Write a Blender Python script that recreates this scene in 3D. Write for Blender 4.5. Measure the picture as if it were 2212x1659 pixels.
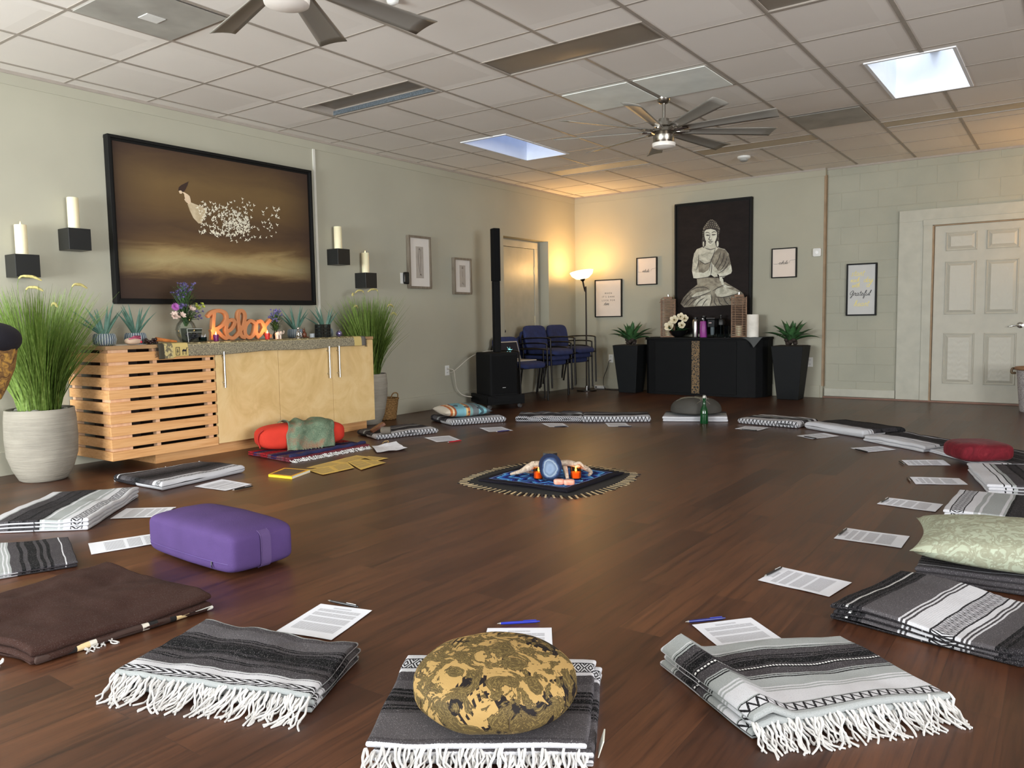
import bpy, bmesh, math, random
from math import pi, sin, cos, radians, sqrt
from mathutils import Vector, Matrix, noise
for o in list(bpy.data.objects): bpy.data.objects.remove(o)
SC = bpy.context.scene
COL = SC.collection
# ---------------------------------------------------------------- camera
FPX, YAW, PITCH, ROLL = 1691.19, -0.6217, -0.0822, -0.0166
CAM = Vector((5.9187, -9.8885, 1.0086))
_F = Vector((sin(YAW)*cos(PITCH), cos(YAW)*cos(PITCH), sin(PITCH)))
_R = Vector((cos(YAW), -sin(YAW), 0)); _U = _R.cross(_F)
R_ = _R*cos(ROLL)+_U*sin(ROLL); U_ = -_R*sin(ROLL)+_U*cos(ROLL)
cd = bpy.data.cameras.new('camera'); cam = bpy.data.objects.new('camera', cd); COL.objects.link(cam)
cd.sensor_width = 36; cd.lens = FPX*36/2212; cd.clip_start = 0.05
m = Matrix((R_, U_, -_F)).transposed().to_4x4(); m.translation = CAM; cam.matrix_world = m
SC.camera = cam
# ---------------------------------------------------------------- world, daylight, exposure
SC.view_settings.view_transform = 'Standard'; SC.view_settings.look = 'None'
SC.view_settings.gamma = 1; SC.view_settings.exposure = 0.0
SC.view_settings.use_curve_mapping = False
W = bpy.data.worlds.new('sky'); SC.world = W; W.use_nodes = True
bg = W.node_tree.nodes['Background']; bg.inputs[0].default_value = (0.62, 0.78, 1.0, 1); bg.inputs[1].default_value = 1.2
def area(name, loc, rot, sx, sy, power, col):
    l = bpy.data.lights.new(name, 'AREA'); l.shape = 'RECTANGLE'; l.size = sx; l.size_y = sy; l.energy = power; l.color = col
    o = bpy.data.objects.new(name, l); COL.objects.link(o); o.location = loc; o.rotation_euler = rot; return o
YF, XR, HC = -12.6, 11.0, 2.742       # front wall, right wall, ceiling height
# daylight in the shop windows behind the camera, and in the two skylights
for i, (x, w_, p_) in enumerate(((1.7, 2.4, 560), (5.0, 2.4, 60), (8.6, 2.4, 20))):
    area('window_daylight', (x, YF+0.02, 1.35), (pi/2+.42, 0, 0), w_, 1.85, p_, (0.95, 0.985, 1.0))
area('window_daylight', (XR-0.02, -9.4, 1.4), (pi/2+.05, 0, pi/2), 3.3, 1.85, 560, (0.98, 0.99, 1.0))
area('skylight_daylight', (1.265, -3.24, HC+0.88), (0, 0, 0), 0.49, 1.08, 3.4, (0.30, 0.47, 1.0))
area('skylight_daylight', (4.95, -3.34, HC+0.88), (0, 0, 0), 0.51, 1.06, 13, (0.80, 0.90, 1.0))
# ---------------------------------------------------------------- measuring helpers (pixel ray met with a real plane)
def ray(u, v): return R_*((u-1106)/FPX) - U_*((v-829.5)/FPX) + _F
def PZ(u, v, z=0.0): d = ray(u, v); return CAM + d*((z-CAM.z)/d.z)
def PX(u, v, x=0.0): d = ray(u, v); return CAM + d*((x-CAM.x)/d.x)
def PY(u, v, y=0.0): d = ray(u, v); return CAM + d*((y-CAM.y)/d.y)
# ---------------------------------------------------------------- materials
def lin(c):
    def f(x): x /= 255.0; return x/12.92 if x <= 0.04045 else ((x+0.055)/1.055)**2.4
    return (f(c[0]), f(c[1]), f(c[2]), 1.0)
class NT:
    def __init__(s, name):
        s.m = bpy.data.materials.new(name); s.m.use_nodes = True; s.t = s.m.node_tree; s.b = s.t.nodes['Principled BSDF']; s.out = s.t.nodes['Material Output']
    def n(s, ty, ins=None, **pr):
        x = s.t.nodes.new(ty)
        for k, v in pr.items(): setattr(x, k, v)
        for k, v in (ins or {}).items(): s.set(x.inputs[k], v)
        return x
    def set(s, sock, v):
        if isinstance(v, bpy.types.NodeSocket): s.t.links.new(v, sock)
        else: sock.default_value = v
    def m_(s, op, a, b=0.0, c=0.0):
        x = s.n('ShaderNodeMath', operation=op); s.set(x.inputs[0], a); s.set(x.inputs[1], b); s.set(x.inputs[2], c); return x.outputs[0]
    def mix(s, f, a, b, mode='MIX'):
        x = s.n('ShaderNodeMix', data_type='RGBA', blend_type=mode); s.set(x.inputs[0], f); s.set(x.inputs[6], a); s.set(x.inputs[7], b); return x.outputs[2]
    def ramp(s, f, stops, interp='LINEAR'):
        x = s.n('ShaderNodeValToRGB'); e = x.color_ramp; e.interpolation = interp
        while len(e.elements) < len(stops): e.elements.new(0.5)
        for i, (p, c) in enumerate(stops): e.elements[i].position = p; e.elements[i].color = c if len(c) == 4 else lin(c)
        s.set(x.inputs[0], f); return x.outputs[0]
    def co(s, which='Object', scale=None, rot=None):
        c = s.n('ShaderNodeTexCoord').outputs[which]
        if scale or rot:
            mp = s.n('ShaderNodeMapping'); s.set(mp.inputs[0], c)
            if scale: mp.inputs['Scale'].default_value = scale
            if rot: mp.inputs['Rotation'].default_value = rot
            c = mp.outputs[0]
        return c
    def noise(s, vec, scale=5, detail=3, rough=0.5, dist=0.0):
        return s.n('ShaderNodeTexNoise', {'Vector': vec, 'Scale': scale, 'Detail': detail, 'Roughness': rough, 'Distortion': dist}).outputs[0]
    def sep(s, v): x = s.n('ShaderNodeSeparateXYZ', {0: v}); return x.outputs
    def bump(s, h, strength=0.3, dist=0.01):
        s.set(s.b.inputs['Normal'], s.n('ShaderNodeBump', {'Height': h, 'Strength': strength, 'Distance': dist}).outputs[0])
    def fin(s, col=None, rough=0.6, metal=0.0, spec=None, **kw):
        if col is not None: s.set(s.b.inputs['Base Color'], col)
        s.set(s.b.inputs['Roughness'], rough); s.b.inputs['Metallic'].default_value = metal
        if spec is not None: s.b.inputs['Specular IOR Level'].default_value = spec
        for k, v in kw.items(): s.set(s.b.inputs[k.replace('_', ' ')], v)
        return s.m
_mc = {}
def M(name, c, rough=0.6, metal=0.0, var=0.06, scale=8.0, bump=0.0, bscale=60.0, spec=None, c2=None, **kw):
    """plain procedural material: base colour gently varied by noise, optional second colour and bump"""
    if name in _mc: return _mc[name]
    g = NT(name); v = g.co(); n = g.noise(v, scale, 3)
    a = c2 if c2 else tuple(max(0, x*(1-var)) for x in c); b = c if c2 else tuple(min(255, x*(1+var)) for x in c)
    g.fin(g.ramp(n, [(0.3, a), (0.7, b)]), rough, metal, spec, **kw)
    if bump: g.bump(g.noise(v, bscale, 4), bump, 0.004)
    _mc[name] = g.m; return g.m
def EM(name, c, strength, base=None):
    if name in _mc: return _mc[name]
    g = NT(name); g.fin(lin(base or c), 0.5); g.b.inputs['Emission Color'].default_value = lin(c); g.b.inputs['Emission Strength'].default_value = strength
    _mc[name] = g.m; return g.m
def GL(name, c=(235, 240, 240), rough=0.02, ior=1.45, alpha=None):
    if name in _mc: return _mc[name]
    g = NT(name); tr = g.n('ShaderNodeBsdfTransparent', {0: lin(c)}); gl = g.n('ShaderNodeBsdfGlossy', {1: rough})
    fr = g.n('ShaderNodeLayerWeight', {0: 0.35}); mx = g.n('ShaderNodeMixShader', {0: g.m_('MULTIPLY', g.m_('POWER', fr.outputs[0], 2.0), 0.6), 1: tr.outputs[0], 2: gl.outputs[0]})
    g.t.links.new(mx.outputs[0], g.out.inputs[0]); _mc[name] = g.m; return g.m
# ---------------------------------------------------------------- mesh builder
class MB:
    def __init__(s, mtx=None): s.v = []; s.f = []; s.mi = []; s.uv = {}; s.M = mtx or Matrix.Identity(4); s.cur = 0
    def at(s, x=0, y=0, z=0, rz=0, rx=0, ry=0): s.M = Matrix.Translation((x, y, z)) @ Matrix.Rotation(rz, 4, 'Z') @ Matrix.Rotation(ry, 4, 'Y') @ Matrix.Rotation(rx, 4, 'X'); return s
    def V(s, p): s.v.append(s.M @ Vector(p)); return len(s.v)-1
    def F(s, idx, uv=None):
        s.f.append(tuple(idx)); s.mi.append(s.cur)
        if uv: s.uv[len(s.f)-1] = uv
    def box(s, x0, x1, y0, y1, z0, z1):
        i = [s.V(p) for p in ((x0,y0,z0),(x1,y0,z0),(x1,y1,z0),(x0,y1,z0),(x0,y0,z1),(x1,y0,z1),(x1,y1,z1),(x0,y1,z1))]
        for q in ((3,2,1,0),(4,5,6,7),(0,1,5,4),(1,2,6,5),(2,3,7,6),(3,0,4,7)): s.F([i[k] for k in q])
        return s
    def hexa(s, b, t):
        i = [s.V(p) for p in list(b)+list(t)]
        for q in ((3,2,1,0),(4,5,6,7),(0,1,5,4),(1,2,6,5),(2,3,7,6),(3,0,4,7)): s.F([i[k] for k in q])
        return s
    def tube(s, pts, r, n=8, cap=True, flat=1.0):
        P = [Vector(p) for p in pts]; rs = r if isinstance(r, (list, tuple)) else [r]*len(P); prev = None; ring = []
        up = None
        for k, p in enumerate(P):
            d = (P[min(k+1, len(P)-1)]-P[max(k-1, 0)])
            d = d.normalized() if d.length > 1e-9 else Vector((0, 0, 1))
            if up is None: up = Vector((0, 0, 1)) if abs(d.z) < 0.9 else Vector((1, 0, 0))
            a = d.cross(up); a = a.normalized() if a.length > 1e-6 else d.orthogonal().normalized()
            b = a.cross(d).normalized(); up = b
            ring.append([s.V(p + a*(rs[k]*cos(2*pi*j/n)) + b*(rs[k]*flat*sin(2*pi*j/n))) for j in range(n)])
        for k in range(len(P)-1):
            for j in range(n): s.F((ring[k][j], ring[k][(j+1) % n], ring[k+1][(j+1) % n], ring[k+1][j]))
        if cap: s.F(ring[0][::-1]); s.F(ring[-1])
        return s
    def cyl(s, p0, p1, r, r1=None, n=16): return s.tube([p0, p1], [r, r if r1 is None else r1], n)
    def lathe(s, prof, n=32, c=(0, 0, 0), closed=False, rib=0, amp=0.0):
        R = []
        for (r, z) in prof:
            R.append([s.V((c[0]+max(r, 1e-4)*(1+(amp*cos(rib*2*pi*j/n) if rib else 0))*cos(2*pi*j/n), c[1]+max(r, 1e-4)*(1+(amp*cos(rib*2*pi*j/n) if rib else 0))*sin(2*pi*j/n), c[2]+z)) for j in range(n)])
        for k in range(len(R)-1):
            for j in range(n): s.F((R[k][j], R[k][(j+1) % n], R[k+1][(j+1) % n], R[k+1][j]))
        if not closed:
            s.F(R[0][::-1]); s.F(R[-1])
        else:
            for j in range(n): s.F((R[-1][j], R[-1][(j+1) % n], R[0][(j+1) % n], R[0][j]))
        return s
    def prism(s, pts, z0, z1):
        n = len(pts); a = [s.V((p[0], p[1], z0)) for p in pts]; b = [s.V((p[0], p[1], z1)) for p in pts]
        s.F(a[::-1]); s.F(b)
        for k in range(n): s.F((a[k], a[(k+1) % n], b[(k+1) % n], b[k]))
        return s
    def poly(s, pts, uv=None): s.F([s.V(p) for p in pts], uv); return s
    def grid(s, rows, uvf=None, closed_u=False):
        """rows: list of lists of points"""
        I = [[s.V(p) for p in r] for r in rows]; nv = len(I); nu = len(I[0])
        for j in range(nv-1):
            for i in range(nu if closed_u else nu-1):
                i2 = (i+1) % nu
                s.F((I[j][i], I[j][i2], I[j+1][i2], I[j+1][i]), [uvf(i, j), uvf(i+1, j), uvf(i+1, j+1), uvf(i, j+1)] if uvf else None)
        return I
    def sell(s, c, ax, e1=1.0, e2=1.0, rz=0, nu=32, nv=18, fn=None):
        """superellipsoid (rounded box or cushion)"""
        def P(x, e): return (1 if x >= 0 else -1)*abs(x)**e
        rows = []; cz, sz = cos(rz), sin(rz)
        for j in range(nv+1):
            a = -pi/2+pi*j/nv; r = []
            for i in range(nu):
                b = 2*pi*i/nu; x = ax[0]*P(cos(a), e1)*P(cos(b), e2); y = ax[1]*P(cos(a), e1)*P(sin(b), e2); z = ax[2]*P(sin(a), e1)
                if fn: x, y, z = fn(x, y, z)
                r.append((c[0]+x*cz-y*sz, c[1]+x*sz+y*cz, c[2]+z))
            rows.append(r)
        s.grid(rows, lambda i, j: (i/nu, j/nv), True); return s
    def slab(s, q, z0, t, nu=26, nv=20, amp=0.006, seed=0, ul=None, vl=None, nf=4.0, wob=0.0, lift=None):
        """rounded cloth layer on the quad q (P00,P10,P11,P01); uv in metres along / across"""
        q = [Vector((p[0], p[1], 0)) for p in q]; r = t/2
        Lu = ((q[1]-q[0]).length+(q[2]-q[3]).length)/2; Lv = ((q[3]-q[0]).length+(q[2]-q[1]).length)/2
        def params(L, n):
            o = []
            for a in (0, 25, 50, 72, 90): A = radians(a); o.append((r*(1-cos(A))/L, r*sin(A), r*A))
            k = n
            mid = [(r/L+(1-2*r/L)*i/k, r, r*pi/2+(L-2*r)*i/k) for i in range(1, k)]
            e = [(1-x, h, L-2*r+pi*r-al) for (x, h, al) in o[::-1]]
            return o+mid+e
        U = params(Lu, nu); Vv = params(Lv, nv); TU = U[-1][2]; TV = Vv[-1][2]
        def pt(a, b, up):
            u, hu, _ = a; v, hv, _ = b
            p = q[0]*(1-u)*(1-v)+q[1]*u*(1-v)+q[2]*u*v+q[3]*(1-u)*v
            h = min(hu, hv)
            nz = noise.noise(Vector((p.x*nf, p.y*nf, seed)))*amp + noise.noise(Vector((p.x*nf*3, p.y*nf*3, seed+9)))*amp*0.35
            lf = lift(u, v) if lift else 0
            if wob:
                w = noise.noise(Vector((p.x*7, p.y*7, seed+3)))*wob; w2 = noise.noise(Vector((p.x*7, p.y*7, seed+33)))*wob; p = p+Vector((w, w2, 0))
            z = z0+r+(h if up else -h)+(nz+lf)*(1 if z0 > 0.012 or up else 0)
            return (p.x, p.y, max(z, 0.0015))
        top = [[pt(a, b, True) for a in U] for b in Vv]; bot = [[pt(a, b, False) for a in U] for b in Vv]
        uvt = lambda i, j: ((U[i][2]/TU), (Vv[j][2]/TV))
        s.grid(top, uvt); bot = [rr[::-1] for rr in bot]; s.grid(bot, lambda i, j: (U[len(U)-1-i][2]/TU, -Vv[j][2]/TV if j < len(Vv)/2 else 2-Vv[j][2]/TV))
        return s
    def build(s, name, mats, parent=None, smooth=False, bevel=0.0, label=None):
        me = bpy.data.meshes.new(name)
        off = Vector((0, 0, 0))
        if parent is not None:
            w = Vector((0, 0, 0)); p = parent
            while p is not None: w += p.location; p = p.parent
            off = w
        else:
            if s.v:
                xs = [p.x for p in s.v]; ys = [p.y for p in s.v]; zs = [p.z for p in s.v]
                off = Vector(((min(xs)+max(xs))/2, (min(ys)+max(ys))/2, min(zs)))
        me.from_pydata([tuple(p-off) for p in s.v], [], s.f)
        if s.uv:
            ul = me.uv_layers.new(name='uv')
            for fi, uvs in s.uv.items():
                pl = me.polygons[fi]
                for k, li in enumerate(pl.loop_indices): ul.data[li].uv = uvs[k]
        mats = mats if isinstance(mats, (list, tuple)) else [mats]
        for x in mats: me.materials.append(x)
        for k, mi in enumerate(s.mi): me.polygons[k].material_index = mi
        bm = bmesh.new(); bm.from_mesh(me); bmesh.ops.remove_doubles(bm, verts=bm.verts, dist=1e-5)
        bmesh.ops.recalc_face_normals(bm, faces=bm.faces) if not getattr(s, 'open', False) else None
        bm.to_mesh(me); bm.free()
        if smooth: me.polygons.foreach_set('use_smooth', [True]*len(me.polygons)); me.set_sharp_from_angle(angle=radians(smooth if smooth is not True else 50))
        o = bpy.data.objects.new(name, me); COL.objects.link(o)
        if parent is not None: o.parent = parent
        else: o.location = off
        if bevel:
            b = o.modifiers.new('bevel', 'BEVEL'); b.width = bevel; b.segments = 2; b.limit_method = 'ANGLE'; b.angle_limit = radians(40)
        if label: o['label'] = label
        return o
def thing(name, label, cat, loc, group=None):
    o = bpy.data.objects.new(name, None); COL.objects.link(o); o.location = loc; o.empty_display_size = 0.05
    return tag(o, label, cat, group)
def tag(o, label, cat, group=None, kind=None):
    if label: o['label'] = label
    if cat: o['category'] = cat
    if group: o['group'] = group
    if kind: o['kind'] = kind
    return o
def struct(o): o['kind'] = 'structure'; return o
def copy_tree(o, parent=None):
    c = o.copy(); COL.objects.link(c); c.parent = parent
    for ch in [x for x in o.children]: copy_tree(ch, c)
    return c
def spline(pts, n=6):
    P = [Vector(p) for p in pts]; out = []
    if len(P) < 3: return P
    for k in range(len(P)-1):
        p0 = P[max(k-1, 0)]; p1 = P[k]; p2 = P[k+1]; p3 = P[min(k+2, len(P)-1)]
        for j in range(n):
            t = j/n; out.append(0.5*((2*p1)+(p2-p0)*t+(2*p0-5*p1+4*p2-p3)*t*t+(3*p1-p0-3*p2+p3)*t**3))
    out.append(P[-1]); return out
# script lettering: strokes in units of x-height
GLY = {
 'a': (1.05, [[(.85,.8),(.5,1),(.1,.6),(.15,.1),(.45,0),(.8,.45),(.88,.95),(.85,.2),(1.1,.05)]]),
 'c': (.85, [[(.8,.8),(.5,1),(.1,.5),(.35,0),(.9,.15)]]),
 'd': (1.1, [[(.85,.8),(.5,1),(.1,.5),(.35,0),(.8,.5),(1.05,2.0),(.9,.3),(1.15,.05)]]),
 'e': (.85, [[(.1,.4),(.7,.65),(.5,1),(.15,.7),(.15,.2),(.5,0),(.95,.25)]]),
 'f': (.75, [[(.1,.3),(.65,1.6),(.55,2.0),(.35,1.5),(.25,-.8),(.5,-.9),(.55,0),(.85,.3)]]),
 'h': (1.0, [[(.0,.2),(.5,1.6),(.4,2.0),(.2,1.5),(.12,0)],[(.15,.4),(.5,1),(.7,.8),(.7,.1),(1.0,.1)]]),
 'i': (.45, [[(.0,.3),(.22,1),(.22,.2),(.5,.05)],[(.3,1.35),(.32,1.5)]]),
 'l': (.5, [[(.0,.2),(.45,1.6),(.35,2.0),(.15,1.5),(.2,.2),(.55,.1)]]),
 'n': (.95, [[(.05,1),(.1,0)],[(.1,.2),(.35,.85),(.62,1),(.75,.6),(.75,.15),(1.0,.1)]]),
 'r': (.75, [[(.05,.2),(.25,1.1),(.35,.9),(.6,.95),(.58,.2),(.8,.1)]]),
 's': (.7, [[(.62,.85),(.4,1.02),(.15,.85),(.25,.6),(.5,.42),(.55,.15),(.3,-.02),(.0,.12)]]),
 't': (.6, [[(.35,1.7),(.3,.2),(.6,.05)],[(.05,1.15),(.7,1.25)]]),
 'u': (1.0, [[(.05,1),(.1,.2),(.4,0),(.75,.5),(.8,1),(.8,.2),(1.05,.05)]]),
 'w': (1.2, [[(.05,1),(.15,.05),(.4,.2),(.55,.9),(.6,.1),(.85,.1),(1.0,1.0),(1.25,.8)]]),
 'x': (.95, [[(.05,.9),(.3,.9),(.6,.1),(.95,.1)],[(.9,.95),(.1,.0)]]),
 'y': (1.0, [[(.05,1),(.15,.2),(.5,.1),(.8,1),(.6,-.8),(.3,-.9),(.5,-.2),(1.0,.3)]]),
 'G': (1.35, [[(1.1,1.6),(.7,1.9),(.1,1.1),(.4,.3),(.9,.8),(1.15,1.6),(1.0,-.5),(.6,-.8),(.8,-.2),(1.4,.4)]]),
 'R': (1.25, [[(.42,1.8),(.32,0)],[(-.1,1.45),(.4,1.95),(1.05,1.9),(1.15,1.35),(.5,.9)],[(.5,.9),(1.0,.1),(1.3,.05)]]),
 ' ': (.7, []),
}
def strokes(mb, lines, w, fn, depth=0.0, taper=False):
    """flat pen ribbons: fn maps (x, y, d) to space"""
    for li, L in enumerate(lines):
        P = spline([(p[0], p[1], 0) for p in L], 6); n = len(P); A = []
        for k in range(n):
            d = P[min(k+1, n-1)]-P[max(k-1, 0)]; d = d.normalized() if d.length > 1e-9 else Vector((1, 0, 0)); nn = Vector((-d.y, d.x, 0))*(w/2)
            if taper: nn = nn*(0.35+0.65*sin(pi*min(1, max(0, (k+.5)/n))))
            e = d*(w*0.4) if k == n-1 else (-d*(w*0.4) if k == 0 else Vector((0, 0, 0)))
            A.append((P[k]+nn+e, P[k]-nn+e))
        if depth:
            ring = [[mb.V(fn(a.x, a.y, 0)), mb.V(fn(b.x, b.y, 0)), mb.V(fn(b.x, b.y, depth)), mb.V(fn(a.x, a.y, depth))] for a, b in A]
            for k in range(n-1):
                for j in range(4): mb.F((ring[k][j], ring[k][(j+1) % 4], ring[k+1][(j+1) % 4], ring[k+1][j]))
            mb.F(ring[0][::-1]); mb.F(ring[-1])
        else:
            I = [(mb.V(fn(a.x, a.y, li*6e-5+q_*4e-6)), mb.V(fn(b.x, b.y, li*6e-5+q_*4e-6))) for q_, (a, b) in enumerate(A)]
            for k in range(n-1): mb.F((I[k][0], I[k][1], I[k+1][1], I[k+1][0]))
def script(mb, text, x, y, h, w, fn, depth=0.0, slant=0.25, track=1.0):
    lines = []
    for ch in text:
        adv, st = GLY[ch]
        for L in st: lines.append([(x+h*(px+slant*py), y+h*py) for px, py in L])
        x += adv*h*track
    strokes(mb, lines, w, fn, depth); return x
def block_text(text, size):
    """outlines of plain capitals as a flat mesh in x-y, centred"""
    c = bpy.data.curves.new('t', 'FONT'); c.body = text; c.size = size; c.align_x = 'CENTER'; c.align_y = 'CENTER'; c.resolution_u = 2
    o = bpy.data.objects.new('t', c); COL.objects.link(o); bpy.context.view_layer.update()
    me = bpy.data.meshes.new_from_object(o.evaluated_get(bpy.context.evaluated_depsgraph_get()))
    V = [v.co.copy() for v in me.vertices]; Fs = [tuple(p.vertices) for p in me.polygons]
    bpy.data.objects.remove(o); bpy.data.curves.remove(c); bpy.data.meshes.remove(me); return V, Fs
# ================================================================ SETTING
def wall_mat():
    g = NT('painted_wall'); v = g.co('Generated'); v = g.co('Object'); n = g.noise(v, 1.2, 3); f = g.noise(v, 180, 2)
    g.fin(g.ramp(n, [(0.3, (166, 163, 147)), (0.7, (174, 171, 154))]), 0.75, spec=0.3); g.bump(f, 0.06, 0.002); return g.m
WALL = wall_mat()
TRIM = M('painted_trim', (176, 174, 160), 0.5, var=0.03)
def block_mat():
    g = NT('painted_block_wall'); v = g.co('Object', rot=(pi/2, 0, 0)); s = g.sep(g.co('Object'))
    vv = g.n('ShaderNodeCombineXYZ', {0: s[0], 1: s[2], 2: 0.0}).outputs[0]
    br = g.n('ShaderNodeTexBrick', {'Vector': vv, 'Color1': (1, 1, 1, 1), 'Color2': (1, 1, 1, 1), 'Mortar': (0, 0, 0, 1), 'Scale': 1.0, 'Mortar Size': 0.006, 'Mortar Smooth': 0.6, 'Brick Width': 0.40, 'Row Height': 0.203})
    br.offset = 0.5; n = g.noise(g.co('Object'), 2.0, 4); n2 = g.noise(g.co('Object'), 60, 5, 0.7)
    gate = g.m_('GREATER_THAN', g.noise(g.co('Object'), 3.0, 2), 0.5)
    h = g.m_('ADD', g.m_('MULTIPLY', br.outputs[0], 0.8), g.m_('MULTIPLY', n2, 0.25))
    g.fin(g.ramp(n, [(0.3, (158, 158, 143)), (0.7, (170, 168, 152))]), 0.6, spec=0.35); g.bump(h, 0.5, 0.007); return g.m
BLOCK = block_mat()
def floor_mat():
    g = NT('wood_plank_floor'); s = g.sep(g.co('Object'))
    vv = g.n('ShaderNodeCombineXYZ', {0: s[1], 1: s[0], 2: 0.0}).outputs[0]
    br = g.n('ShaderNodeTexBrick', {'Vector': vv, 'Color1': (0, 0, 0, 1), 'Color2': (1, 1, 1, 1), 'Mortar': (0.5, 0.5, 0.5, 1), 'Scale': 1.0, 'Mortar Size': 0.0012, 'Mortar Smooth': 0.2, 'Bias': 0.0, 'Brick Width': 1.22, 'Row Height': 0.152})
    br.offset = 0.37; br.offset_frequency = 2
    rnd = g.sep(br.outputs[0])[0]
    st = g.n('ShaderNodeCombineXYZ', {0: g.m_('ADD', g.m_('MULTIPLY', s[0], 34.0), g.m_('MULTIPLY', rnd, 37.0)), 1: g.m_('ADD', g.m_('MULTIPLY', s[1], 1.7), g.m_('MULTIPLY', rnd, 11.0)), 2: 0.0}).outputs[0]
    gr = g.m_('ADD', g.m_('MULTIPLY', g.noise(st, 1.0, 7, 0.66, 0.6), .72), g.m_('MULTIPLY', g.noise(st, 4.5, 3, .6, .3), .28))
    st2 = g.n('ShaderNodeCombineXYZ', {0: g.m_('MULTIPLY', s[0], 9.0), 1: g.m_('MULTIPLY', s[1], 2.0), 2: rnd}).outputs[0]
    kn = g.noise(st2, 1.0, 4, 0.6, 1.2)
    base = g.ramp(gr, [(0.27, (40, 23, 15)), (0.40, (70, 43, 29)), (0.50, (88, 56, 38)), (0.62, (98, 63, 43)), (0.76, (124, 84, 60))])
    tone = g.ramp(rnd, [(0.0, (186, 172, 166)), (0.5, (222, 210, 202)), (1.0, (255, 246, 232))])
    c = g.mix(1.0, base, tone, 'MULTIPLY')
    c = g.mix(g.ramp(kn, [(0.0, (120, 120, 120)), (0.31, (130, 130, 130)), (0.38, (0, 0, 0)), (1, (0, 0, 0))]), c, lin((46, 27, 19)))
    seam = g.m_('MULTIPLY', br.outputs['Fac'], 0.55); c = g.mix(seam, c, lin((40, 26, 20)))
    r = g.m_('MULTIPLY_ADD', gr, 0.18, 0.27)
    g.fin(c, r, spec=0.45); g.bump(g.m_('SUBTRACT', g.m_('MULTIPLY', gr, 0.5), g.m_('MULTIPLY', br.outputs['Fac'], 1.0)), 0.10, 0.002); return g.m
FLOOR = floor_mat()
def tile_mat():
    g = NT('mineral_ceiling_tile'); s = g.sep(g.co('Object')); vv = g.co('Object')
    p = g.n('ShaderNodeCombineXYZ', {0: g.m_('FLOOR', g.m_('DIVIDE', g.m_('ADD', s[0], 100*0.6096+0.4527), 0.6096)), 1: g.m_('FLOOR', g.m_('DIVIDE', g.m_('ADD', s[1], 100*0.6164+7.6748), 0.6164)), 2: 0.0}).outputs[0]
    w = g.n('ShaderNodeTexWhiteNoise', {'Vector': p}, noise_dimensions='3D').outputs[0]
    n = g.noise(vv, 2.2, 3); f = g.noise(vv, 70, 4, 0.7)
    c = g.ramp(g.m_('MULTIPLY_ADD', w, 0.6, g.m_('MULTIPLY', n, 0.4)), [(0.1, (222, 216, 208)), (0.9, (236, 231, 224))])
    g.fin(c, 0.9, spec=0.1); g.bump(f, 0.12, 0.003); return g.m
TILE = tile_mat()
WHITE = M('white_paint', (222, 222, 218), 0.5, var=0.02)
# floor
struct(MB().box(-0.3, XR, YF, 0.6, -0.08, 0).build('floor', FLOOR))
# left wall with the recessed door
DY0, DY1, DZ = -1.766, -0.718, 2.07
wl = MB(); wl.box(-0.25, 0, YF, DY0, 0, HC); wl.box(-0.25, 0, DY1, 0.3, 0, HC); wl.box(-0.25, 0, DY0, DY1, DZ, HC); wl.box(-0.27, -0.25, DY0-.1, DY1+.1, 0, HC)
struct(wl.build('wall_left', WALL))
# back wall, block section slightly set back
bw = MB(); bw.box(-0.25, 3.468, 0, 0.3, 0, HC)
struct(bw.build('wall_back', WALL))
bw = MB(); bw.box(3.468, XR, 0.06, 0.3, 0, HC); struct(bw.build('wall_back_block', BLOCK)).name = 'wall_back'
# right wall and front wall with shop windows (behind the camera)
rw = MB(); rw.box(XR, XR+.2, YF, -11.1, 0, HC); rw.box(XR, XR+.2, -7.7, .3, 0, HC); rw.box(XR, XR+.2, -11.1, -7.7, 0, .4); rw.box(XR, XR+.2, -11.1, -7.7, 2.35, HC); struct(rw.build('wall_right', WALL))
rf = struct(MB().box(XR+.11, XR+.12, -11.1, -7.7, .4, 2.35).build('window_6', GL('window_glass'))); fr = MB(); fr.box(XR+.06, XR+.14, -9.42, -9.38, .4, 2.35); fr.box(XR+.06, XR+.14, -11.1, -11.04, .4, 2.35); fr.box(XR+.06, XR+.14, -7.76, -7.7, .4, 2.35); fr.build('frame', TRIM, rf)
fw = MB(); xs = [0.5, 2.9, 3.8, 6.2, 7.4, 9.8]
fw.box(-.25, XR+.2, YF-.2, YF, 0, 0.4); fw.box(-.25, XR+.2, YF-.2, YF, 2.3, HC)
for a, b in ((-.25, .5), (2.9, 3.8), (6.2, 7.4), (9.8, XR+.2)): fw.box(a, b, YF-.2, YF, 0.4, 2.3)
struct(fw.build('wall_front', WALL))
for k, (a, b) in enumerate(((.5, 2.9), (3.8, 6.2), (7.4, 9.8))):
    w_ = struct(MB().box(a, b, YF-.12, YF-.11, 0.4, 2.3).build('window_%d' % (k+1), GL('window_glass')))
    fr = MB(); fr.box(a, b, YF-.14, YF-.06, 0.4, 0.46); fr.box(a, b, YF-.14, YF-.06, 2.24, 2.3); fr.box(a, a+.05, YF-.14, YF-.06, .4, 2.3); fr.box(b-.05, b, YF-.14, YF-.06, .4, 2.3); fr.box((a+b)/2-.02, (a+b)/2+.02, YF-.14, YF-.06, .4, 2.3)
    fr.build('frame', TRIM, w_)
# ceiling with holes for skylights and recessed troffers
GX, GY, TX, TY = -0.4527, -7.6748, 0.6096, 0.6164
SKY = ((1.01, 1.52, -3.79, -2.69), (4.69, 5.215, -3.875, -2.80))
TROF = [(2.60, 3.785, -5.545, -5.215), (0.81, 1.94, -5.57, -5.24)]
def fpx(x0, x1, y0, y1): return (x0, x1, y0, y1)
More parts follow.
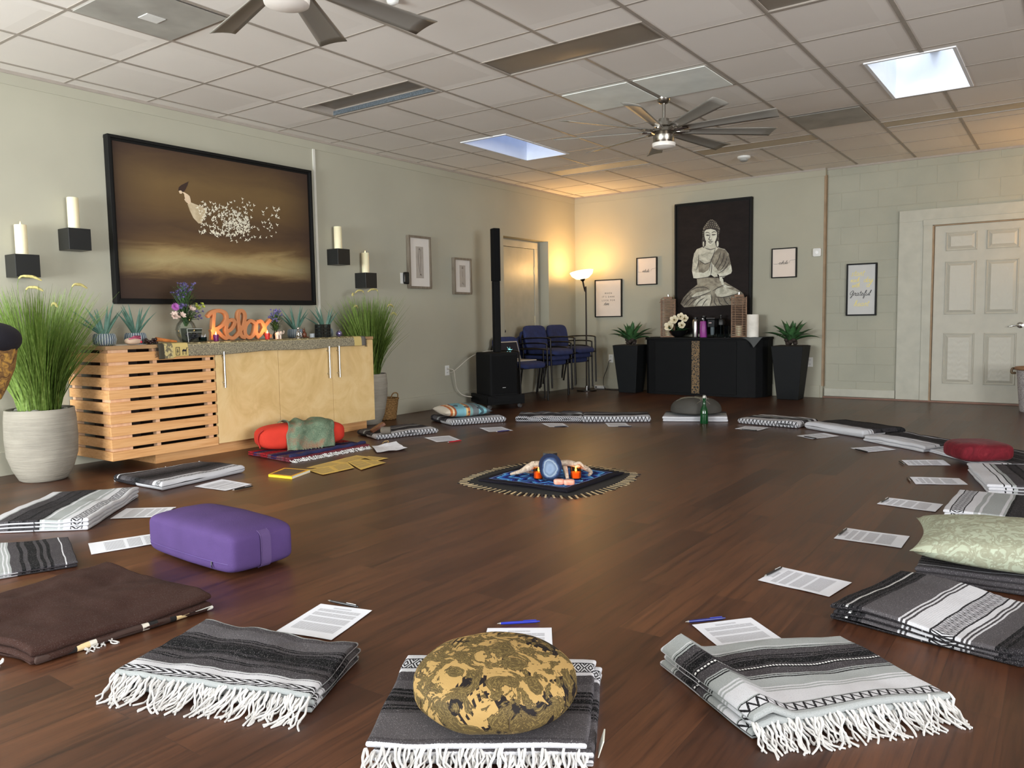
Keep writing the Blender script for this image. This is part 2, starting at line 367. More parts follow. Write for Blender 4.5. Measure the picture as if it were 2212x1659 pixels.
# further fixtures read off the grid: top edge, two near the back wall, one long pair on the right
a = PZ(1515, 320, HC); b = PZ(1768, 291, HC)
TROF += [(GX+5*TX+.01, GX+7*TX-.01, -1.93+.02, -1.60), (GX+2*TX+.01, GX+4*TX-.01, -1.93, -1.61), (GX+8*TX+.01, GX+12*TX-.01, -1.97, -1.72), (GX+8*TX+.01, GX+10*TX-.01, -5.57, -5.24)]
holes = [h for h in SKY]+TROF
ce = MB()
xs = sorted(set([-.25, XR]+[h[0] for h in holes]+[h[1] for h in holes])); ys = sorted(set([YF-.2, .3]+[h[2] for h in holes]+[h[3] for h in holes]))
for i in range(len(xs)-1):
    for j in range(len(ys)-1):
        cx, cy = (xs[i]+xs[i+1])/2, (ys[j]+ys[j+1])/2
        if any(h[0] < cx < h[1] and h[2] < cy < h[3] for h in holes): continue
        ce.box(xs[i], xs[i+1], ys[j], ys[j+1], HC, HC+.02)
CEIL = struct(ce.build('ceiling', TILE)); CEIL.location = CEIL.location
GRID = M('grid_metal', (160, 151, 141), 0.5, var=0.03)
gr = MB(); inh = lambda x, y: any(h[0]-.004 < x < h[1]+.004 and h[2]-.004 < y < h[3]+.004 for h in holes)
def segs(lo, hi, step, test):
    out = []; a = None; t = lo
    while t < hi:
        ok = not test(t+step/2)
        if ok and a is None: a = t
        if not ok and a is not None: out.append((a, t)); a = None
        t += step
    if a is not None: out.append((a, hi))
    return out
for i in range(1, 20):
    x = GX+i*TX
    if x > XR: break
    for a, b in segs(YF, 0, .02, lambda t: inh(x, t)): gr.box(x-.013, x+.013, a, b, HC-.003, HC+.001)
for j in range(-9, 13):
    y = GY+j*TY
    if y > -.05 or y < YF: continue
    for a, b in segs(0, XR, .02, lambda t: inh(t, y)): gr.box(a, b, y-.008, y+.008, HC-.002, HC+.001)
for x0, x1, y0, y1 in [h for h in holes]:
    for q in ((x0-.012, x1+.012, y0-.012, y0), (x0-.012, x1+.012, y1, y1+.012), (x0-.012, x0, y0, y1), (x1, x1+.012, y0, y1)): gr.box(*q, HC-.0045, HC+.001)
gr.box(0, .012, YF, 0, HC-.022, HC); gr.box(0, 3.468, -.012, 0, HC-.022, HC); gr.box(3.468, XR, .048, .06, HC-.022, HC)
gr.build('grid', GRID, CEIL)
# skylight wells
WELL = M('skylight_well_paint', (232, 234, 238), 0.6, var=0.01)
for k, (x0, x1, y0, y1) in enumerate(SKY):
    t = MB(); z0, z1 = HC-.008, HC+.86
    t.box(x0-.02, x0+.002, y0, y1, z0, z1); t.box(x1-.002, x1+.02, y0, y1, z0, z1); t.box(x0-.02, x1+.02, y0-.02, y0+.002, z0, z1); t.box(x0-.02, x1+.02, y1-.002, y1+.02, z0, z1)
    w_ = struct(t.build('window_%d' % (k+4), WELL)); 
    MB().box(x0-.02, x1+.02, y0-.02, y1+.02, z1+.06, z1+.066).build('pane', GL('skylight_pane'), w_)
    if k == 1: MB().box(4.93, 5.0, y0, y1, HC+.30, HC+.48).build('beam', M('beam_shade_tone', (150, 142, 140), .6), w_, bevel=.003)  # shade on the white beam is put into its colour as grey
# troffer fixtures
LENS = M('prismatic_lens', (132, 122, 110), 0.35, var=0.03, scale=3)
LENS3 = M('lens_lamplit_tone', (240, 226, 200), 0.5, var=0.02, scale=3)  # lens over the floor lamp: the lamp's light is put into its colour
LENS2 = M('lens_lit_tone', (196, 182, 158), 0.5, var=0.03, scale=3)  # lighter copy of the lens, with the light falling on it painted in
LABT = ['long unlit ceiling light with dark lens before the twin whitish panels', 'long unlit ceiling light with a perforated metal edge near the big brown painting', 'unlit ceiling light recessed above the smoke detector', 'ceiling light lit orange by the floor lamp in the corner', 'ceiling light in the warm glow above the panelled door', 'unlit ceiling light cut off by the top edge of the photo']
for k, (x0, x1, y0, y1) in enumerate(TROF):
    t = thing('ceiling_light', LABT[k], 'light', ((x0+x1)/2, (y0+y1)/2, HC), 'recessed ceiling lights')
    h = MB(); z1 = HC+.10
    h.box(x0, x1, y0, y0+.004, HC-.002, z1); h.box(x0, x1, y1-.004, y1, HC-.002, z1); h.box(x0, x0+.004, y0, y1, HC-.002, z1); h.box(x1-.004, x1, y0, y1, HC-.002, z1); h.box(x0, x1, y0, y1, z1, z1+.01)
    h.build('housing', GRID, t)
    MB().box(x0+.004, x1-.004, y0+.004, y1-.004, HC+(.05 if k == 1 else .003), HC+(.056 if k == 1 else .008)).build('lens', LENS if k in (0, 1, 5) else (LENS3 if k == 3 else LENS2), t)
    if k == 1:
        p = MB().box(x0+.004, x1-.004, y1-.03, y1-.022, HC-.004, HC+.03)
        p.build('perforated_strip', M('galvanised_steel', (120, 130, 138), .35, .6, var=.15, scale=90), t)
# loose whitish access panels and stained tiles
WP = M('glossy_panel', (232, 236, 230), 0.7, var=0.04, scale=4)
tag(MB().box(GX+5*TX+.03, GX+6*TX-.02, GY+5*TY+.03, GY+6*TY-.03, HC-.012, HC-.007).build('ceiling_panel', WP), 'smooth whitish ceiling panel left of the fan rod with a bright gap at its edge', 'ceiling panel', 'smooth whitish panels beside the fan rod')
tag(MB().box(GX+6*TX+.03, GX+7*TX-.03, GY+5*TY+.03, GY+6*TY-.03, HC-.012, HC-.007).build('ceiling_panel', WP), 'smooth whitish ceiling panel behind and right of the fan rod', 'ceiling panel', 'smooth whitish panels beside the fan rod')
GP = M('stained_vent_panel', (176, 174, 166), 0.6, var=0.0, scale=4, c2=(150, 147, 140))
v0 = thing('ceiling_vent', 'grey stained vent panel with a small white square near the top left', 'vent', (1.7, -7.0, HC))
MB().box(GX+3*TX+.02, GX+4*TX-.02, GY+0*TY+.02, GY+1*TY-.02, HC-.01, HC-.007).build('panel', GP, v0)
MB().box(1.595, 1.69, -7.395, -7.285, HC-.014, HC-.009).build('grille', WHITE, v0)
tag(MB().box(GX+7*TX+.02, GX+8*TX-.02, GY+8*TY+.02, GY+9*TY-.02, HC-.01, HC-.007).build('ceiling_vent', GP), 'grey stained ceiling panel right of the far fan', 'vent')
def lathe_thing(name, label, cat, prof, c, mat_, n=32, group=None, smooth=True, **k):
    return tag(MB().lathe(prof, n, c, **k).build(name, mat_, smooth=smooth), label, cat, group)
SD = PZ(1607, 338, HC)
sd = thing('smoke_detector', 'round white smoke detector on the ceiling right of the far fan', 'smoke detector', (SD.x, SD.y, HC))
MB().lathe([(.001, 0), (.07, 0), (.07, -.018), (.055, -.03)], 28, (SD.x, SD.y, HC)).build('base', WHITE, sd, smooth=True)
MB().lathe([(.045, -.03), (.045, -.045), (.03, -.055), (.001, -.056)], 28, (SD.x, SD.y, HC)).build('sensor', M('detector_vents', (150, 150, 146), .5), sd, smooth=True)
sp = PZ(848, -2, HC)
tag(MB().lathe([(.001, 0), (.035, 0), (.03, -.02), (.012, -.03), (.001, -.031)], 20, (sp.x, sp.y, HC)).build('ceiling_sensor', WHITE, smooth=True), 'small round white fitting on the ceiling at the top edge', 'sensor')
# wall trims
t1 = MB(); t1.box(0, .006, YF, 0, 2.648, HC-.022); struct(t1.build('trim_1', WALL))
t1 = MB(); t1.box(0, 3.468, -.006, 0, 2.648, HC-.022); struct(t1.build('trim_2', WALL))
struct(MB().box(0, .012, -4.815, -4.79, .86, 2.648).build('trim_3', M('white_raceway', (214, 212, 202), .45, var=.02)))
bb = MB(); bb.box(0, .014, YF, DY0, 0, .165); bb.box(0, .014, DY1, 0, 0, .165); struct(bb.build('baseboard_left', WALL, bevel=.003))
struct(MB().box(0, 3.44, -.014, 0, 0, .145).build('baseboard_back', WALL, bevel=.003))
TAN = M('raw_wood_edge', (150, 126, 98), .6, var=.08)
struct(MB().box(3.455, 3.478, -.004, .055, .14, 2.66).build('trim_4', TAN))
struct(MB().box(3.478, 4.262, .04, .06, .02, .115).build('baseboard_back.001', TRIM, bevel=.004))
struct(MB().box(3.47, 5.8, .02, .059, 0, .016).build('trim_5', M('reddish_floor_moulding', (120, 84, 66), .5)))
# left recess door
lr = MB(); lr.box(-.2, -.162, DY0, DY1, 0, DZ); L = struct(lr.build('door_1', TRIM))
lr = MB(); lr.box(-.160, -.13, -1.74, -.885, .01, 1.96); lr.build('leaf', M('left_door_paint', (172, 168, 150), .42, var=.03), L, bevel=.004)
lr = MB(); lr.box(-.165, -.12, -.882, -.80, 0, 1.963); lr.box(-.166, -.121, -1.764, -.798, 1.964, 2.05); lr.build('frame', TRIM, L, bevel=.003)
for z in (1.62, .95, .3): MB().cyl((-.125, -.884, z), (-.125, -.884, z+.1), .008, n=8).build('hinge', M('painted_hinge', (190, 180, 150), .4, .3), L)
MB().lathe([(.001, 0), (.03, 0), (.03, .01), (.012, .02), (.012, .05), (.028, .06), (.02, .085), (.001, .088)], 20).at().build('tmp', TRIM)
bpy.data.objects.remove(bpy.data.objects['tmp'])
kb = MB(Matrix.Translation((-.13, -1.70, .86)) @ Matrix.Rotation(pi/2, 4, 'Y')); kb.lathe([(.001, 0), (.03, 0), (.03, .01), (.012, .02), (.012, .05), (.028, .06), (.02, .085), (.001, .088)], 20); kb.build('door_knob', M('satin_nickel', (190, 185, 175), .25, 1.0, var=.02), L, smooth=True)
# right panelled door with casing
DR = struct(MB().box(4.632, 5.545, .052, .085, .02, 1.962).build('door_2', M('door_paint', (178, 174, 160), .45, var=.02)))
DP = M('door_paint_panels', (178, 174, 160), .45, var=.02)
def graindoor():
    g = NT('moulded_door_grain'); s = g.sep(g.co('Object')); w = g.n('ShaderNodeTexWave', {'Vector': g.n('ShaderNodeCombineXYZ', {0: g.m_('MULTIPLY', s[0], 14.0), 1: g.m_('MULTIPLY', s[2], 3.0), 2: 0.0}).outputs[0], 'Scale': 1.6, 'Distortion': 6.0, 'Detail': 2.0}, wave_type='RINGS').outputs[1]
    g.fin(lin((182, 178, 165)), .42); g.bump(w, .25, .003); return g.m
GD = graindoor()
for x0, x1 in ((4.745, 5.04), (5.135, 5.43)):
    for z0, z1 in ((.215, .775), (.985, 1.565), (1.685, 1.885)):
        f = MB(); w_ = .034; y1, y2 = .05, .040
        f.box(x0, x1, y2, .053, z0, z0+.012); f.box(x0, x1, y2, .053, z1-.012, z1); f.box(x0, x0+.012, y2, .053, z0, z1); f.box(x1-.012, x1, y2, .053, z0, z1)
        pm = f.build('panel_moulding', DP, DR, bevel=.004)
        MB().hexa([(x0+.016, .053, z0+.016), (x1-.016, .053, z0+.016), (x1-.016, .053, z1-.016), (x0+.016, .053, z1-.016)][::-1], [(x0+w_+.012, .039, z0+w_+.012), (x1-w_-.012, .039, z0+w_+.012), (x1-w_-.012, .039, z1-w_-.012), (x0+w_+.012, .039, z1-w_-.012)][::-1]).build('raised_field', GD, pm)
NI = M('polished_chrome', (215, 215, 212), .12, 1.0, var=.01)
hd = MB(Matrix.Translation((5.462, .05, .86)) @ Matrix.Rotation(pi/2, 4, 'X')); hd.lathe([(.001, 0), (.032, 0), (.032, .008), (.014, .014), (.012, .045), (.001, .046)], 24)
hd.M = Matrix.Identity(4); hd.tube([(5.462, .012, .86), (5.42, .004, .858), (5.37, .006, .848), (5.35, .01, .842)], [.009, .008, .006, .005], 8)
hd.build('door_handle', NI, DR, smooth=True)
cs = MB(); cs.box(4.27, 4.545, .03, .06, .016, 1.965+.1); cs.box(4.27, 6.1, .028, .06, 2.03, 2.16); cs.box(4.52, 4.612, .018, .06, .016, 2.03); cs.box(4.515, 6.0, .016, .06, 1.977, 2.042); cs.box(5.56, 5.9, .019, .06, .016, 2.0)
struct(cs.build('trim_6', TRIM, bevel=.003))
struct(MB().box(4.612, 4.628, .02, .06, .016, 1.97).build('trim_7', TAN))
struct(MB().box(4.628, 5.55, .03, .06, 1.965, 1.975).build('trim_8', TAN))
# ================================================================ CABINET AND LEFT WALL
def wood(name, c1, c2, c3, sc=(3, 3, 30), rough=.5, dist=1.0, axis=None):
    if name in _mc: return _mc[name]
    g = NT(name); v = g.co('Object', scale=sc); n = g.noise(v, 1.0, 5, .6, dist); k = g.noise(g.co('Object'), 4.0, 2)
    c = g.ramp(n, [(0.3, c1), (0.5, c2), (0.7, c3)]); c = g.mix(g.m_('MULTIPLY', k, .25), c, lin(c1))
    g.fin(c, rough, spec=.35); g.bump(n, .05, .002); _mc[name] = g.m; return g.m
PINE = wood('knotty_pine_slats', (206, 150, 96), (224, 170, 114), (234, 186, 134), (18, 2.2, 60))
PLY = wood('birch_plywood', (214, 180, 122), (228, 196, 140), (236, 208, 156), (5, 3.5, 3.5), .45, 1.8)
TOPM = M('laminate_edge', (168, 134, 96), .45, var=.04)
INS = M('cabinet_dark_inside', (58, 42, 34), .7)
XF = .575
cb = thing('cabinet', 'long low birch and pine cabinet with slatted left section under the big painting', 'cabinet', (.28, -5.9, 0))
b = MB(); b.box(.016, XF, -7.165, -4.655, .845, .872); b.build('countertop', TOPM, cb, bevel=.002)
b = MB(); b.box(.03, .50, -6.81, -4.70, 0, .085); b.build('toe_kick', PINE, cb, bevel=.002)
b = MB(); b.box(.02, .55, -6.33, -4.66, .085, .845); b.build('carcass', PLY, cb)
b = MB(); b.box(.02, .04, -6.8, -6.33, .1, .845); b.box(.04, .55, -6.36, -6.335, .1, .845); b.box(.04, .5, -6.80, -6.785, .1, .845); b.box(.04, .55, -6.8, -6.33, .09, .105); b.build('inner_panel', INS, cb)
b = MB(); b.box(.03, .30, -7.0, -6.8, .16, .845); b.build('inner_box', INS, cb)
# posts of the slatted part and the slats, each wraps the corner
PW = wood('pale_pine', (222, 176, 138), (232, 190, 152), (240, 204, 170), (20, 20, 3))
for q in ((.505, .55, -7.14, -7.0), (.505, .55, -6.82, -6.79), (.505, .55, -6.40, -6.335), (.02, .06, -7.14, -7.09), (.44, .504, -7.14, -7.12)): MB().box(*q, .09, .844).build('post', PW, cb)
NS = 9; pitch = (.845-.078)/NS
for k in range(NS):
    z0 = .078+k*pitch; z1 = z0+.0635
    b = MB(); b.box(.55, XF-.002, -7.16, -6.335, z0, z1); b.box(.014, .548, -7.16, -7.142, z0, z1); b.build('slat', PINE, cb, bevel=.002)
for k, (y0, y1) in enumerate(((-6.328, -5.745), (-5.741, -5.165), (-5.161, -4.66))):
    d = MB().box(.552, XF-.004, y0, y1, .088, .842).build('door', PLY, cb, bevel=.0015)
    yh = (y0+.055, y1-.055, y0+.055)[k]
    h = MB(); h.cyl((XF+.03, yh, .52), (XF+.03, yh, .80), .0075, n=12)
    for z in (.56, .76): h.cyl((XF-.006, yh, z), (XF+.03, yh, z), .007, n=10)
    h.build('handle', M('brushed_steel', (190, 188, 184), .28, 1.0, var=.03), d, smooth=True)
# runner cloth
def runner_mat():
    g = NT('woven_patterned_runner'); s = g.sep(g.co('UV')); u, v = s[0], s[1]
    sp = g.noise(g.co('Object'), 170, 2, .8); big = g.noise(g.co('Object'), 34, 3, .7)
    c = g.ramp(sp, [(.4, (112, 106, 92)), (.52, (176, 166, 138))], 'CONSTANT')
    # row of pale figures on the bend
    fig = g.m_('MULTIPLY', g.m_('GREATER_THAN', g.noise(g.n('ShaderNodeCombineXYZ', {0: g.m_('MULTIPLY', u, 70.0), 1: g.m_('MULTIPLY', v, 9.0), 2: 0.0}).outputs[0], 1.0, 2), .56), g.m_('MULTIPLY', g.m_('GREATER_THAN', v, .47), g.m_('LESS_THAN', v, .62)))
    band = g.m_('MULTIPLY', g.m_('GREATER_THAN', v, .45), g.m_('LESS_THAN', v, .66))
    c = g.mix(band, c, lin((112, 102, 76))); c = g.mix(fig, c, lin((206, 194, 146)))
    line = g.m_('LESS_THAN', g.m_('ABSOLUTE', g.m_('SUBTRACT', v, .44)), .008); c = g.mix(line, c, lin((190, 176, 132)))
    # yellow end panels and grey paisley borders
    e1 = g.m_('MULTIPLY', g.m_('GREATER_THAN', u, .055), g.m_('LESS_THAN', u, .115)); e2 = g.m_('MULTIPLY', g.m_('GREATER_THAN', u, .93), g.m_('LESS_THAN', u, .975))
    c = g.mix(g.m_('MAXIMUM', e1, e2), c, lin((206, 184, 120)))
    p = g.m_('GREATER_THAN', big, .52); bd = g.m_('MULTIPLY', g.m_('GREATER_THAN', u, .022), g.m_('LESS_THAN', u, .055))
    c = g.mix(bd, c, g.mix(p, lin((120, 112, 90)), lin((200, 184, 132))))
    c = g.mix(g.m_('GREATER_THAN', u, .975), c, lin((110, 106, 100))); c = g.mix(g.m_('LESS_THAN', u, .022), c, lin((70, 66, 56)))
    g.fin(c, .85, spec=.15); g.bump(sp, .3, .002); return g.m
rows = []; y0, y1 = -6.80, -4.775; N = 90
for (x, z) in ((.20, .8735), (.30, .8745), (.42, .875), (.52, .8755), (.570, .876), (.586, .872), (.592, .858), (.5945, .835), (.596, .81), (.597, .785), (.5965, .777)):
    r = []
    for i in range(N+1):
        t = i/N; y = y0+(y1-y0)*t; w = noise.noise(Vector((y*5, z*3, 1)))*.004; zz = z
        if z < .87: zz = .872-(.872-z)*(1.0+.10*noise.noise(Vector((y*2.3, 0, 4)))-.18*t+.12*(t < .06))
        r.append((x+(w if x > .57 else 0)+(0 if x < .58 else .003*sin(y*9)), y, zz+max(0, w)*.4))
    rows.append(r)
b = MB(); b.grid(rows, lambda i, j: (i/N, 1-j/10)); b.open = True
ro = b.build('table_runner', runner_mat(), smooth=True); sm = ro.modifiers.new('thick', 'SOLIDIFY'); sm.thickness = .003; sm.offset = -1
tag(ro, 'long olive and gold patterned runner draped over the cabinet front edge', 'runner')
b = MB(); random.seed(5)
for k in range(16):
    z = .875-.006*k if k > 3 else .876; x = .59 if k > 3 else .45+.03*k
    for yy, sg in ((y0, -1), (y1, 1)): b.tube([(x, yy, z), (x+.004, yy+sg*.012, z-.002), (x+.003, yy+sg*.024, z-random.uniform(0, .008))], [.0022, .002, .001], 5)
tag(b.build('fringe', M('runner_fringe', (66, 58, 46), .9), ro), None, None, None, 'stuff'); 
def printf(name, polys, mats, fn, parent, d=.0008): 
    """flat printed shapes: list of (material index, outline)"""
    b = MB(); b.open = True
    for k, (mi, P) in enumerate(polys): b.cur = mi; b.poly([fn(x, y, d*(1+k*.02)) for x, y in P])
    return b.build(name, mats, parent)
# camel figure printed on the yellow end
INK = M('print_ink_navy', (26, 26, 38), .7)
fn = lambda x, y, d: (.5985+d, -6.80+x, .78+y)
def rect(x0, y0, x1, y1): return [(x0, y0), (x1, y0), (x1, y1), (x0, y1)]
pr = [(0, rect(.132, .008, .136, .068)), (0, rect(.160, .008, .164, .068)), (0, rect(.136, .064, .160, .068)), (0, rect(.136, .008, .160, .012)), (0, rect(.145, .02, .150, .055)), (0, rect(.140, .035, .156, .039))]
pr += [(0, [(.182, .034), (.184, .046), (.195, .052), (.205, .047), (.214, .050), (.219, .062), (.226, .064), (.224, .057), (.219, .052), (.217, .038), (.210, .033), (.195, .035)])]+[(0, rect(x, .010, x+.003, .037)) for x in (.184, .190, .208, .214)]
printf('print', pr, [INK], fn, ro)
# ---- painting over the cabinet
def sky_canvas():
    g = NT('painted_canvas_sepia_sky'); s = g.sep(g.co('UV')); v = s[1]; u = s[0]
    st = g.n('ShaderNodeCombineXYZ', {0: g.m_('MULTIPLY', u, 2.6), 1: g.m_('MULTIPLY', v, 6.5), 2: 0.0}).outputs[0]
    n = g.noise(st, 1.0, 5, .6, .8); vv = g.m_('ADD', v, g.m_('MULTIPLY', g.m_('SUBTRACT', n, .5), .22))
    c = g.ramp(vv, [(0.0, (50, 40, 36)), (.13, (62, 46, 36)), (.155, (94, 74, 50)), (.19, (144, 122, 84)), (.25, (172, 156, 112)), (.31, (160, 138, 94)), (.37, (104, 80, 52)), (.48, (74, 56, 42)), (.62, (100, 78, 50)), (.78, (110, 88, 56)), (.95, (78, 60, 44)), (1, (64, 48, 40))])
    bl = g.noise(st, 2.2, 5, .7); c = g.mix(g.m_('MULTIPLY', bl, .35), c, lin((104, 80, 52)))
    e = g.m_('MULTIPLY', g.m_('MULTIPLY', u, g.m_('SUBTRACT', 1.0, u)), 4.0); e = g.m_('POWER', g.m_('MINIMUM', g.m_('MULTIPLY', e, 1.6), 1.0), .8)
    c = g.mix(g.m_('MULTIPLY', g.m_('SUBTRACT', 1.0, e), .75), c, lin((52, 38, 34)))
    g.fin(c, .55, spec=.3); g.bump(g.noise(g.co('UV'), 260, 2), .15, .001); return g.m
def frame_box(mb, ax, a0, a1, z0, z1, d0, d1, w):
    """four rails on wall x=0 (ax='x') or y=0 (ax='y'); d0..d1 distance out from the wall"""
    def bx(p, q, r, s_):
        if ax == 'x': mb.box(d0, d1, p, q, r, s_)
        else: mb.box(p, q, -d1+WY, -d0+WY, r, s_)
    bx(a0, a1, z0, z0+w); bx(a0, a1, z1-w, z1); bx(a0, a0+w, z0+w, z1-w); bx(a1-w, a1, z0+w, z1-w)
WY = 0.0
BLK = M('black_satin_frame', (14, 14, 14), .6, spec=.25, var=.1)
PY0, PY1, PZ0, PZ1 = -6.80, -4.885, 1.176, 2.43
pt = thing('painting', 'large sepia painting of a woman whose dress turns into white birds, black frame', 'painting', (.0, (PY0+PY1)/2, PZ0))
f = MB(); frame_box(f, 'x', PY0, PY1, PZ0, PZ1, .003, .065, .022); frame_box(f, 'x', PY0+.02, PY1-.02, PZ0+.02, PZ1-.02, .003, .045, .022); f.build('frame', BLK, pt, bevel=.002)
c_ = MB(); c_.F([c_.V(p) for p in ((.048, PY0+.042, PZ0+.042), (.048, PY1-.042, PZ0+.042), (.048, PY1-.042, PZ1-.042), (.048, PY0+.042, PZ1-.042))], [(0, 0), (1, 0), (1, 1), (0, 1)]); c_.box(.01, .0475, PY0+.042, PY1-.042, PZ0+.042, PZ1-.042)
c_.build('canvas', sky_canvas(), pt)
SKIN = M('painted_pale_skin', (214, 190, 160), .6); HAIR = M('painted_dark_hair', (52, 34, 26), .6); DRS = M('painted_dress', (206, 190, 160), .6, c2=(176, 156, 122), var=0, scale=20); BRD = M('painted_white_birds', (232, 226, 206), .6)
def cv(x, y, d): p = PX(200+x/4.046, 270+y/4.046, .0485); return (p.x+d, p.y, p.z)
pl = [(1, [(748, 575), (752, 545), (775, 525), (805, 510), (840, 492), (828, 530), (808, 570), (792, 588), (770, 578)]), (0, [(752, 575), (772, 572), (788, 590), (775, 602), (760, 598)]), (0, [(785, 585), (800, 588), (830, 606), (848, 622), (856, 650), (860, 686), (838, 676), (812, 655), (803, 628), (800, 606)]),
      (2, [(828, 690), (862, 678), (905, 695), (950, 712), (990, 735), (985, 800), (950, 860), (925, 860), (880, 812), (850, 750)]), (0, [(800, 650), (808, 642), (835, 668), (855, 690), (840, 692), (815, 672)])]
random.seed(11)
for k in range(380):
    if k < 290:
        a = random.random()**.75; x = 915+a*450; w = 85+80*sin(pi*min(1, a*.8+.2)); cy = 800+a*78; y = cy+(random.random()*2-1)*w*(.98-.25*a)
    else: x = random.uniform(1150, 1620); y = 840+random.uniform(-1, 1)*(200-abs(x-1300)*.25)
    s_ = random.uniform(10, 18); t = random.uniform(-.6, .9)+pi/2*(random.random() < .7)
    c1, s1 = cos(t), sin(t); R2 = lambda p: (x+(p[0]*c1-p[1]*s1)*s_, y+(p[0]*s1+p[1]*c1)*s_)
    pl.append((3, [R2(p) for p in ((-1.2, .0), (-.3, -.22), (1.1, 0), (-.3, .25))])); pl.append((3, [R2(p) for p in ((-.3, 0), (.1, -1.1), (.35, -.1))]))
printf('painted_figure', pl, [SKIN, HAIR, DRS, BRD], cv, pt)
# ---- candle shelves with pillar candles
WAX = M('ivory_wax', (236, 226, 190), .5, var=.02, Subsurface_Weight=.2); WICK = M('wick', (40, 34, 30), .8)
FL = EM('candle_flame', (255, 214, 130), 5)
SHB = M('black_shelf_block', (26, 27, 27), .38, var=.06)
SC_ = [((10, 560), (77, 600), (24, 505, 53), True, 'black cube wall shelf lowest at the far left edge'), ((122, 490), (186, 532), (131, 432, 160), False, 'black cube wall shelf left of the big painting, upper of the left pair'), ((703, 540), (749, 571), (720, 499, 736), False, 'black cube wall shelf just right of the painting, upper of the right pair'), ((764, 594), (806, 623), (775, 559, 790), True, 'black cube wall shelf above the right grass planter, lower of the right pair')]
CL = ['lit ivory pillar candle on the lowest left wall shelf', 'unlit ivory pillar candle on the shelf left of the painting', 'unlit ivory pillar candle on the shelf right of the painting', 'lit ivory pillar candle above the right grass planter']
CY = ((-7.44, 1.350), (-7.085, 1.553), (-4.60, 1.565), (-4.245, 1.349))
for k, (yc, zc) in enumerate(CY):
    L_ = .155
    o = MB().box(0, L_, yc-L_/2, yc+L_/2, zc, zc+.152).build('wall_shelf', SHB, bevel=.002); tag(o, SC_[k][4], 'shelf', 'black candle shelves')
    h = (.20, .22, .215, .20)[k]; r = .038
    t = thing('pillar_candle', CL[k], 'candle', (.078, yc, zc+.152), 'pillar candles on the wall shelves')
    MB().lathe([(.001, 0), (r, 0), (r, h), (r*.93, h+.003), (r*.8, h-.006), (.001, h-.009)], 28, (.078, yc, zc+.152)).build('wax', WAX, t, smooth=True)
    z = zc+.152+h-.01
    MB().cyl((.078, yc, z), (.078, yc, z+.016), .0015, n=6).build('wick', WICK, t)
    if SC_[k][3]: MB().lathe([(.0005, 0), (.005, .006), (.0035, .016), (.0005, .026)], 10, (.078, yc, z+.01)).build('flame', FL, t, smooth=True)
# ---- small wall fittings, framed drawings
o = MB(); o.sell((.018, -3.585, 1.475), (.016, .045, .065), .35, .35); tg = o.build('thermostat', M('black_gloss_plastic', (18, 18, 20), .15), smooth=True); tag(tg, 'small black rounded thermostat left of the taller grey frame', 'thermostat')
MB().box(0, .008, -3.665, -3.55, 1.415, 1.53).build('back_plate', WHITE, tg, bevel=.002)
GRF = wood('grey_washed_frame', (104, 94, 82), (122, 112, 98), (138, 128, 114), (40, 40, 6)); MAT_ = M('white_mat_board', (214, 208, 200), .8, var=.01); PAP = M('grey_art_paper', (168, 160, 150), .8, var=.05, scale=12)
INKG = M('grey_ink', (98, 88, 82), .8)
for k, (y0, y1, z0, z1, lab) in enumerate(((-3.56, -3.20, 1.365, 1.94, 'tall grey framed drawing of a slender figure right of the black thermostat'), (-2.80, -2.475, 1.315, 1.74, 'smaller grey framed drawing left of the black column speaker'))):
    t = thing('framed_drawing', lab, 'picture', (0, (y0+y1)/2, z0), 'grey framed drawings on the left wall')
    f = MB(); frame_box(f, 'x', y0, y1, z0, z1, .003, .045, .024); f.build('frame', GRF, t, bevel=.002)
    q = MB(); q.box(.006, .030, y0+.022, y1-.022, z0+.022, z1-.022); q.build('mat_board', MAT_, t)
    w_ = (y1-y0); hh = z1-z0; a0, a1, b0, b1 = y0+w_*.33, y1-w_*.33, z0+hh*.2, z1-hh*.2
    MB().box(.030, .0315, a0, a1, b0, b1).build('paper', PAP, t)
    b = MB(); b.open = True; fnn = lambda x, y, d: (.0322+d, a0+(a1-a0)*x, b0+(b1-b0)*y)
    L2 = ([[(.4, .9), (.5, .93), (.62, .86)], [(.42, .88), (.3, .6), (.42, .3), (.5, .12)], [(.55, .86), (.62, .6), (.55, .3), (.58, .14)], [(.5, .1), (.62, .12), (.7, .08)]] if k == 0 else [[(.4, .86), (.5, .93), (.6, .86), (.42, .85)], [(.5, .75), (.46, .6), (.52, .45)], [(.42, .2), (.5, .15)], [(.58, .17), (.66, .1)]])
    strokes(b, L2, .04, fnn, 0, True); b.build('ink_marks', INKG, t)
def outlet(name, P, ax, lab):
    b = MB(); w, h = .036, .058
    t = thing(name, lab, 'outlet', P)
    def bx(u0, u1, z0, z1, d0, d1):
        if ax == 'x': b.box(P[0]+d0, P[0]+d1, P[1]+u0, P[1]+u1, P[2]+z0, P[2]+z1)
        else: b.box(P[0]+u0, P[0]+u1, P[1]-d1, P[1]-d0, P[2]+z0, P[2]+z1)
    bx(-w, w, -h, h, 0, .006); b.build('cover_plate', WHITE, t, bevel=.002)
    b = MB()
    def bx2(u0, u1, z0, z1, d0, d1):
        if ax == 'x': b.box(P[0]+d0, P[0]+d1, P[1]+u0, P[1]+u1, P[2]+z0, P[2]+z1)
        else: b.box(P[0]+u0, P[0]+u1, P[1]-d1, P[1]-d0, P[2]+z0, P[2]+z1)
    for zc in (-.026, .026):
        for u in (-.008, .008): bx2(u-.0015, u+.0015, zc-.006, zc+.008, .006, .0068)
    b.build('slots', M('socket_black', (20, 20, 20), .6), t); return t
outlet('wall_outlet', (0, -2.925, .430), 'x', 'white outlet on the left wall with two white cords plugged in')
